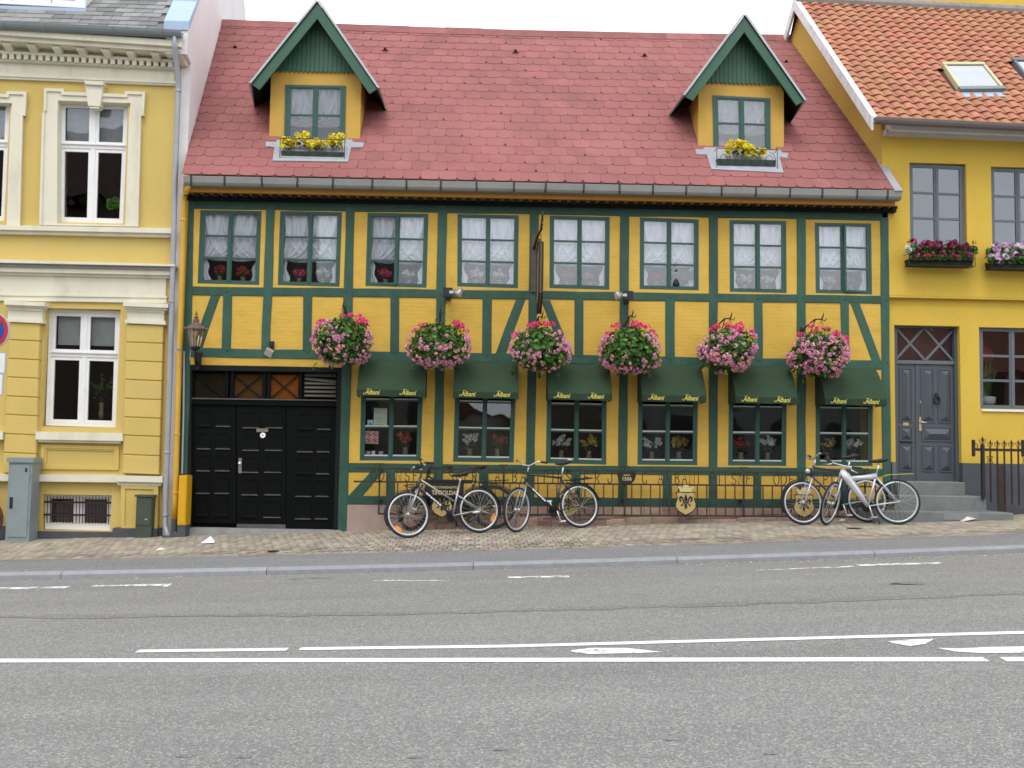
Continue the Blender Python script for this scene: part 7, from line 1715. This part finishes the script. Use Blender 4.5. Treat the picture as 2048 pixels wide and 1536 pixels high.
# hanging sign, at right angles to the wall
xs = at(1079,540,-.5).x; t = thing('hanging_sign', 'weathered gilt inn sign hung edge-on from a black iron bracket above the third basket', 'hanging sign', (at(1066,530,0).x,-.004,at(1066,583,0).z))
MB().box(at(1062,530,0).x,at(1074,530,0).x,-.03,-.006,at(1066,584,0).z,at(1066,470,0).z).build('wall_plate', M('weathered_plate', (.09,.075,.06), .8, .3, 8), t)
zt, zb = at(1081,492,-.5).z, at(1077,620,-.5).z; y0, y1 = -.22, -.86
o = [(y0,zt-.05),(lerp(y0,y1,.5),zt+.06),(y1,zt-.02),(y1,zb+.22),(lerp(y0,y1,.75),zb+.05),(lerp(y0,y1,.5),zb-.06),(lerp(y0,y1,.25),zb+.05),(y0,zb+.18)]
mb = MB(); n = len(o); mb.add([(xs-.02,y,z) for y,z in o]+[(xs+.02,y,z) for y,z in o], [tuple(range(n)),tuple(range(2*n-1,n-1,-1))]+[(i,i+n,(i+1)%n+n,(i+1)%n) for i in range(n)]); mb.build('sign_board', M('weathered_gilt', (.27,.20,.09), .6, .4, 7), t)
cy, cz = sum(p[0] for p in o)/n, sum(p[1] for p in o)/n
for s in (-1,1): mb = MB(); mb.tube([(xs+s*.022,y,z) for y,z in o], .018, 5, closed=True); mb.build('sign_rim', m_blk, t)
mb = MB(); za = at(1070,498,0).z; mb.tube([(at(1068,500,0).x,-.02,za),(xs-.03,-.35,za+.13),(xs,-.75,zt+.20),(xs,-1.0,zt+.30),(xs,-1.08,zt+.36),(xs-.0,-1.06,zt+.42)], [.026,.024,.02,.018,.014,.006], 6); mb.build('bracket_arm', m_iron, t, smooth=True)
mb = MB(); mb.tube([(xs,-1.0,zt+.29),(xs,-1.05,zt+.22),(xs,-1.0,zt+.15),(xs,-.95,zt+.20)], .012, 5); mb.tube([(xs,-.04,za-.45),(xs,-.22,za-.2),(xs,-.40,za+.08)], .012, 5); mb.build('scroll', m_iron, t)
for y in (-.33,-.75): mb = MB(); mb.tube([(xs,y,zt-.02),(xs,y,zt+.14)], .007, 4); mb.build('hanger', m_iron, t)
# yellow downpipe of the inn, meter box, cabinets
t = thing('yellow_downpipe', 'ochre painted downpipe at the left end of the inn', 'downpipe', (*[at(350,1050,-.12).x],-.12,pav_z(-4.4,-.12)))
Yp = -.12; mb = MB(); mb.tube([at(377,370,-.36),at(375.5,379,-.30),at(369,392,-.16),at(368,404,Yp),at(365,520,Yp),at(358.5,720,Yp),at(350.5,1000,Yp),at(349,1040,Yp)], .042, 10); mb.build('pipe', m_pipey, t, smooth=True)
mb = MB(); mb.tube([at(349,1038,Yp),at(348.5,1066,Yp)], .047, 10); mb.build('iron_foot', m_plin, t); mb = MB(); mb.tube([at(349,1066,Yp),at(352,1072,Yp-.05),at(358,1075,Yp-.12)], .05, 8); mb.build('outlet', m_plin, t)
for px,py in ((366.5,440),(358.5,698),(354,868),(351.5,985)): p = at(px,py,Yp); MB().lathe([(.045,-.02),(.05,-.015),(.05,.015),(.045,.02)], p, 10).build('pipe_collar', m_pipeg if py == 698 else m_pipey, t)
tag((lambda m: m.tube([at(368,702,-.03),at(367,820,-.03),at(364,948,-.03)], .016, 6))(MB()).build('conduit', m_zinc), 'thin pale grey conduit running down to the yellow box', 'conduit')
Yb = -.30; a, b = at(354.5,1050,Yb), at(374.5,951,Yb); t = thing('meter_box', 'yellow metal box on a dark base at the left of the black gate', 'utility box', ((a.x+b.x)/2,Yb,pav_z(a.x,Yb)))
MB().box(a.x,b.x,Yb,-.02,a.z,b.z).build('box', m_boxy, t); MB().box(a.x+.02,b.x-.015,Yb-.006,Yb,a.z+.02,b.z-.02).build('door', m_boxy, t); MB().box(a.x+.0,b.x+.0,Yb+.01,-.02,pav_z(a.x,Yb)-.05,a.z).build('base', m_plin, t)
def cabinet(nm, label, px, py, Y, dp, mat, cap):
    a, b = at(px[0],py[1],Y), at(px[1],py[0],Y); g = pav_z(a.x,Y)-.03; t = thing(nm, label, 'utility cabinet', ((a.x+b.x)/2,Y,g))
    MB().box(a.x,b.x,Y,Y+dp,g,b.z-cap).build('body', mat, t); MB().box(a.x-.025,b.x+.025,Y-.025,Y+dp+.01,b.z-cap,b.z).build('lid', mat, t); return t, a, b
t, a, b = cabinet('grey_cabinet', 'tall blue-grey street cabinet against the stucco house', (10,65.5), (915.5,1084), -.35, .3, m_cab, .075)
a.z = pav_z(a.x,-.35); MB().box(a.x+.035,b.x-.035,-.362,-.35,a.z+.08,b.z-.11).build('door', m_cab, t); MB().box(a.x+.05,a.x+.09,-.376,-.362,lerp(a.z,b.z,.40),lerp(a.z,b.z,.53)).build('handle', m_blk, t)
for v in (.25,.78): MB().box(b.x-.04,b.x-.025,-.37,-.35,lerp(a.z,b.z,v)-.04,lerp(a.z,b.z,v)+.04).build('hinge', m_cab, t)
MB().box(b.x-.10,b.x-.07,-.364,-.362,b.z-.22,b.z-.16).build('type_mark', m_blk, t)
t, a, b = cabinet('green_cabinet', 'low dark green cable cabinet in front of the stucco pilaster', (269.5,305), (990,1084), -.24, .15, m_cabg, .03); a.z = pav_z(a.x,-.24)
MB().box(a.x+.012,b.x-.012,-.25,-.24,a.z+.20,b.z-.04).build('door', m_cabg, t); MB().box(b.x-.10,b.x-.06,-.2525,-.25,lerp(a.z,b.z,.42),lerp(a.z,b.z,.45)).build('label', m_zincl, t)
# no-stopping sign at the left edge
Ys = -3.55; c = at(-21,661,Ys); R_ = 39*12.45/F
t = thing('no_stopping_sign', 'red and blue no-stopping sign with white plates, cut by the left edge', 'road sign', (c.x-.02,Ys+.03,pav_z(c.x,Ys)))
MB().tube([(c.x-.02,Ys+.04,pav_z(c.x,Ys)-.02),(c.x-.02,Ys+.04,c.z+R_+.06)], .03, 8).build('pole', m_pipeg, t)
disc = lambda r,y0,y1: MB().lathe([(r,y0),(r,y1)], (c.x,Ys,c.z), 40, 'y')
disc(R_,.0,.02).build('rim', M('sign_rim_grey', (.42,.44,.47), .5), t); disc(R_*.93,-.003,0).build('red_ring', M('sign_red', (.50,.03,.03), .5), t); disc(R_*.74,-.006,-.003).build('blue_field', M('sign_blue', (.02,.06,.34), .5), t)
for s in (1,-1):
    d = Vector((1,0,s)).normalized(); n_ = Vector((-d.z,0,d.x)); w = R_*.10; L_ = R_*.76; P_ = [d*-L_-n_*w,d*L_-n_*w,d*L_+n_*w,d*-L_+n_*w]
    MB().prism([(c.x+p.x,c.z+p.z) for p in P_], Ys-.009-(.001 if s > 0 else 0), Ys-.0062).build('red_bar', bpy.data.materials['sign_red'], t)
for (x1_,ya,yb_) in ((12.5,705,746),(7,747.5,790)):
    a, b = at(-52,yb_,Ys), at(x1_,ya,Ys); MB().box(a.x,b.x,Ys,Ys+.012,a.z,b.z).build('plate', bpy.data.materials['sign_rim_grey'], t); MB().box(a.x+.012,b.x-.012,Ys-.002,Ys,a.z+.012,b.z-.012).build('plate_face', m_white, t)
    put_text('P', .12, m_blk, t, ((a.x+b.x)/2,Ys-.004,a.z+.06)) if False else None
# bracketed area railing beside the steps
Yf = -.55; t = thing('spiked_railing', 'rusty spiked iron railing at the right edge beside the stone steps', 'railing', (at(1990,1000,Yf).x,Yf,pav_z(8,Yf)))
zr_ = lin((1945,899),(2036,901))
a, b = at(1944,899,Yf), at(2110,902,Yf); MB().box(a.x,b.x,Yf-.014,Yf+.014,a.z-.022,a.z+.022).build('rail_bar', m_rust, t)
def spear(px, top, bot, w, big=False):
    p, q = at(px,top,Yf), at(px,bot,Yf); x = p.x; pk = MB().box(x-w,x+w,Yf-w,Yf+w,q.z-.05,p.z-.13).build('post' if big else 'picket', m_rust if not big else m_iron, t)
    z = p.z; mb = MB(); k = 1.25 if big else 1; mb.add([(x,Yf-.006,z),(x+.022*k,Yf-.008,z-.06),(x,Yf-.008,z-.13),(x-.022*k,Yf-.008,z-.06),(x,Yf+.012,z-.06)], [(0,1,2,3),(0,4,1),(0,3,4),(1,4,2),(2,4,3)]); mb.build('spear_head', m_rust, pk)
    mb = MB()
    for s in (-1,1): mb.tube([(x,Yf,z-.13),(x+s*.03*k,Yf,z-.10),(x+s*.042*k,Yf,z-.06),(x+s*.03*k,Yf,z-.05)], .006, 4)
    mb.build('scroll', m_rust, pk)
spear(1964.5,872,992,.024,True)
for i,px in enumerate((1980,1994,2008,2022,2036,2050,2064,2078)): spear(px,878.5,998+i*1.5,.010)
for px in (1980,2050):
    mb = MB(); p = at(px,920,Yf)
    for s in (-1,1):
        for v in (-1,1): mb.tube([(p.x,Yf,p.z),(p.x+s*.035,Yf,p.z+v*.02),(p.x+s*.04,Yf,p.z+v*.06),(p.x+s*.02,Yf,p.z+v*.055)], .007, 4)
    mb.build('ornament', m_rust, t)
for px in (1947,2046):
    p = at(px,895,Yf); mb = MB(); mb.box(p.x-.02,p.x+.02,Yf-.02,Yf+.02,p.z-.14,p.z+.12); mb.build('end_plate', m_iron, t); mb = MB(); mb.tube([(p.x+.02,Yf,p.z-.04),(p.x+.06,Yf,p.z-.02),(p.x+.065,Yf,p.z+.05),(p.x+.03,Yf,p.z+.06)], .008, 4); mb.build('scroll', m_rust, t)
# ================================================================== LITTER
def litter(px, py, pts, label, mat, h=.02, nm='paper_scrap', cat='litter', group=None):
    p = on_pav(px,py); mb = MB(); n = len(pts); z = lambda x,y: pav_z(x,y)+.004
    vs = [(p.x+x,p.y+y,z(p.x+x,p.y+y)+abs(math.sin(i*2.3))*h) for i,(x,y) in enumerate(pts)]; c = (p.x,p.y,z(p.x,p.y)+h*1.8); mb.add([c]+vs, [(0,i+1,(i+1)%n+1) for i in range(n)]); return tag(mb.build(nm, mat, fix=False), label, cat, group)
q = on_pav(416,1087.5); t = MB(); t.add([(q.x-.10,q.y-.03,q.z+.01),(q.x+.10,q.y-.04,q.z+.02),(q.x+.08,q.y+.05,q.z+.05),(q.x+.03,q.y+.02,q.z+.11),(q.x-.06,q.y+.05,q.z+.04)], [(0,1,3),(1,2,3),(2,4,3),(4,0,3)]); tag(t.build('crumpled_paper', m_paper), 'crumpled white paper on the pavement before the black gate', 'litter')
litter(320,1101,[(-.05,-.02),(.04,-.03),(.06,.02),(-.04,.03)],'small flat paper scrap on the pavement below the grey downpipe',m_paper)
litter(935,1079,[(-.05,-.02),(.05,-.03),(.05,.03),(-.04,.04)],'pinkish paper scrap on the pavement below the silver bicycle',m_pink,.01)
litter(1934,1043,[(-.12,-.05),(.05,-.06),(.14,.0),(.10,.08),(-.08,.05)],'clear and red plastic wrapper on the pavement before the steps',M('plastic_wrap', (.6,.52,.52), .25, .2, 9),.04)
litter(1685,1041.5,[(-.06,-.02),(.05,-.03),(.06,.02),(-.04,.03)],'white scrap on the pavement under the blue-black bicycle',m_paper,.01)
for px,py,w in ((547,1103,.16),(1708,1057,.22)):
    p = on_pav(px,py); mb = MB(); mb.lathe([(w*.5,-.003),(w*.5,.003)], (p.x,p.y,pav_z(p.x,p.y)+.003), 16); tag(mb.build('drain_cover', m_iron), 'small iron drain cover in the pavers '+('before the black gate' if px < 900 else 'before the stone steps'), 'drain cover')
mb = MB(); r_ = random.Random(5); m_fl = M('fallen_petals', (.48,.40,.20), .8, .2, tint=.5, hue=.03)
def flake(x, y, z, s):
    a = r_.uniform(0,6.28); mb.add([(x+s*math.cos(a+k)*r_.uniform(.5,1.2),y+s*math.sin(a+k)*r_.uniform(.5,1.2),z+r_.uniform(.002,.008)) for k in (0,1.4,2.9,4.4)], [(0,1,2,3)], r_.random())
for k in range(520):
    x = r_.uniform(-6.5,9); x = x if r_.random() < .35 else r_.uniform(2.5,8.2); y = ky(x)-.03-abs(r_.gauss(0,.13)); flake(x,y,road_z(x)+.002,r_.uniform(.006,.02))
for k in range(160):
    x = r_.uniform(-6.5,9); y = r_.uniform(ky(x)+.12,-.3); flake(x,y,pav_z(x,y)+.002,r_.uniform(.004,.012))
for k in range(120):
    x = r_.uniform(-6,9); y = r_.uniform(-10,-4.5); flake(x,y,road_z(x)+.002,r_.uniform(.003,.009))
mb.build('fallen_petals', m_fl, kind='stuff', fix=False)

# ================================================================== HOUSES ACROSS THE STREET (seen only in the panes)
hs = [(-34,-22,8.0,12.5,(.30,.27,.22),(.10,.04,.03)),(-22,-8.2,12.5,17,(.09,.065,.05),(.07,.035,.03)),(-8.2,-1.3,4.6,8.3,(.20,.165,.14),(.22,.07,.045)),(1.9,5.5,5.4,9.0,(.12,.10,.075),(.13,.045,.035)),(5.5,17,4.8,8.6,(.20,.20,.19),(.12,.12,.125)),(17,34,4.2,7.0,(.25,.13,.10),(.18,.06,.04))]
hl = ['beige house across the street at the downhill end','tall dark brown house across the street','low brownish house across the street with a red roof','dark ochre house across the street behind the camera','grey house across the street with a slate roof','long low brick house across the street at the uphill end']
for (a,b,e,r_,wc,rc),lab in zip(hs,hl):
    g = road_z((a+b)/2)+.05; t = thing('opposite_house', lab, 'house', ((a+b)/2,-27,g), 'houses across the street'); wm = M('opposite_wall', wc, .9, .08, 2); rm = M('opposite_roof', rc, .9, .15, 6)
    MB().box(a+.02,b-.02,-35,-27,g-1,g+e).build('wall', wm, t)
    mb = MB(); mb.add([(a,-26.6,g+e),(b,-26.6,g+e),(b,-31,g+r_),(a,-31,g+r_),(b,-35.4,g+e),(a,-35.4,g+e)], [(0,1,2,3),(3,2,4,5),(1,4,2),(0,3,5)]); mb.build('roof', rm, t)
    nw = int((b-a)/2.2)
    for fl in range(2):
        for k in range(nw):
            xc = a+(k+.5)*(b-a)/nw; z = g+1.1+fl*(e-1.6)/2*1.1; f = MB().box(xc-.55,xc+.55,-27.0,-26.96,z,z+1.45).build('window', wm, t); MB().box(xc-.45,xc+.45,-26.96,-26.95,z+.1,z+1.35).build('pane', m_intd, f)
    if b-a < 5: continue
    MB().box((a+b)/2-.4,(a+b)/2+.4,-31.4,-30.6,g+r_-.6,g+r_+1.0).build('chimney', M('opposite_chimney', (.3,.12,.08), .9), t)

t = thing('opposite_house', 'distant low house with a red gabled roof seen down a gap across the street', 'house', (1,-80,0), 'houses across the street')
MB().box(-22,26,-92,-80,-.5,4.6).build('wall', bpy.data.materials['opposite_wall'], t)
mb = MB()
for k in range(6):
    x_ = -22+k*8; mb.add([(x_,-79.5,4.6),(x_+8,-79.5,4.6),(x_+4,-79.5,6.6+(k%3)*.5),(x_,-92,4.6),(x_+8,-92,4.6),(x_+4,-92,6.6+(k%3)*.5)], [(0,1,2),(3,5,4),(0,2,5,3),(1,4,5,2)])
mb.build('roof', M('far_roof', (.13,.05,.035), .9, .15, 2), t, kind='stuff')
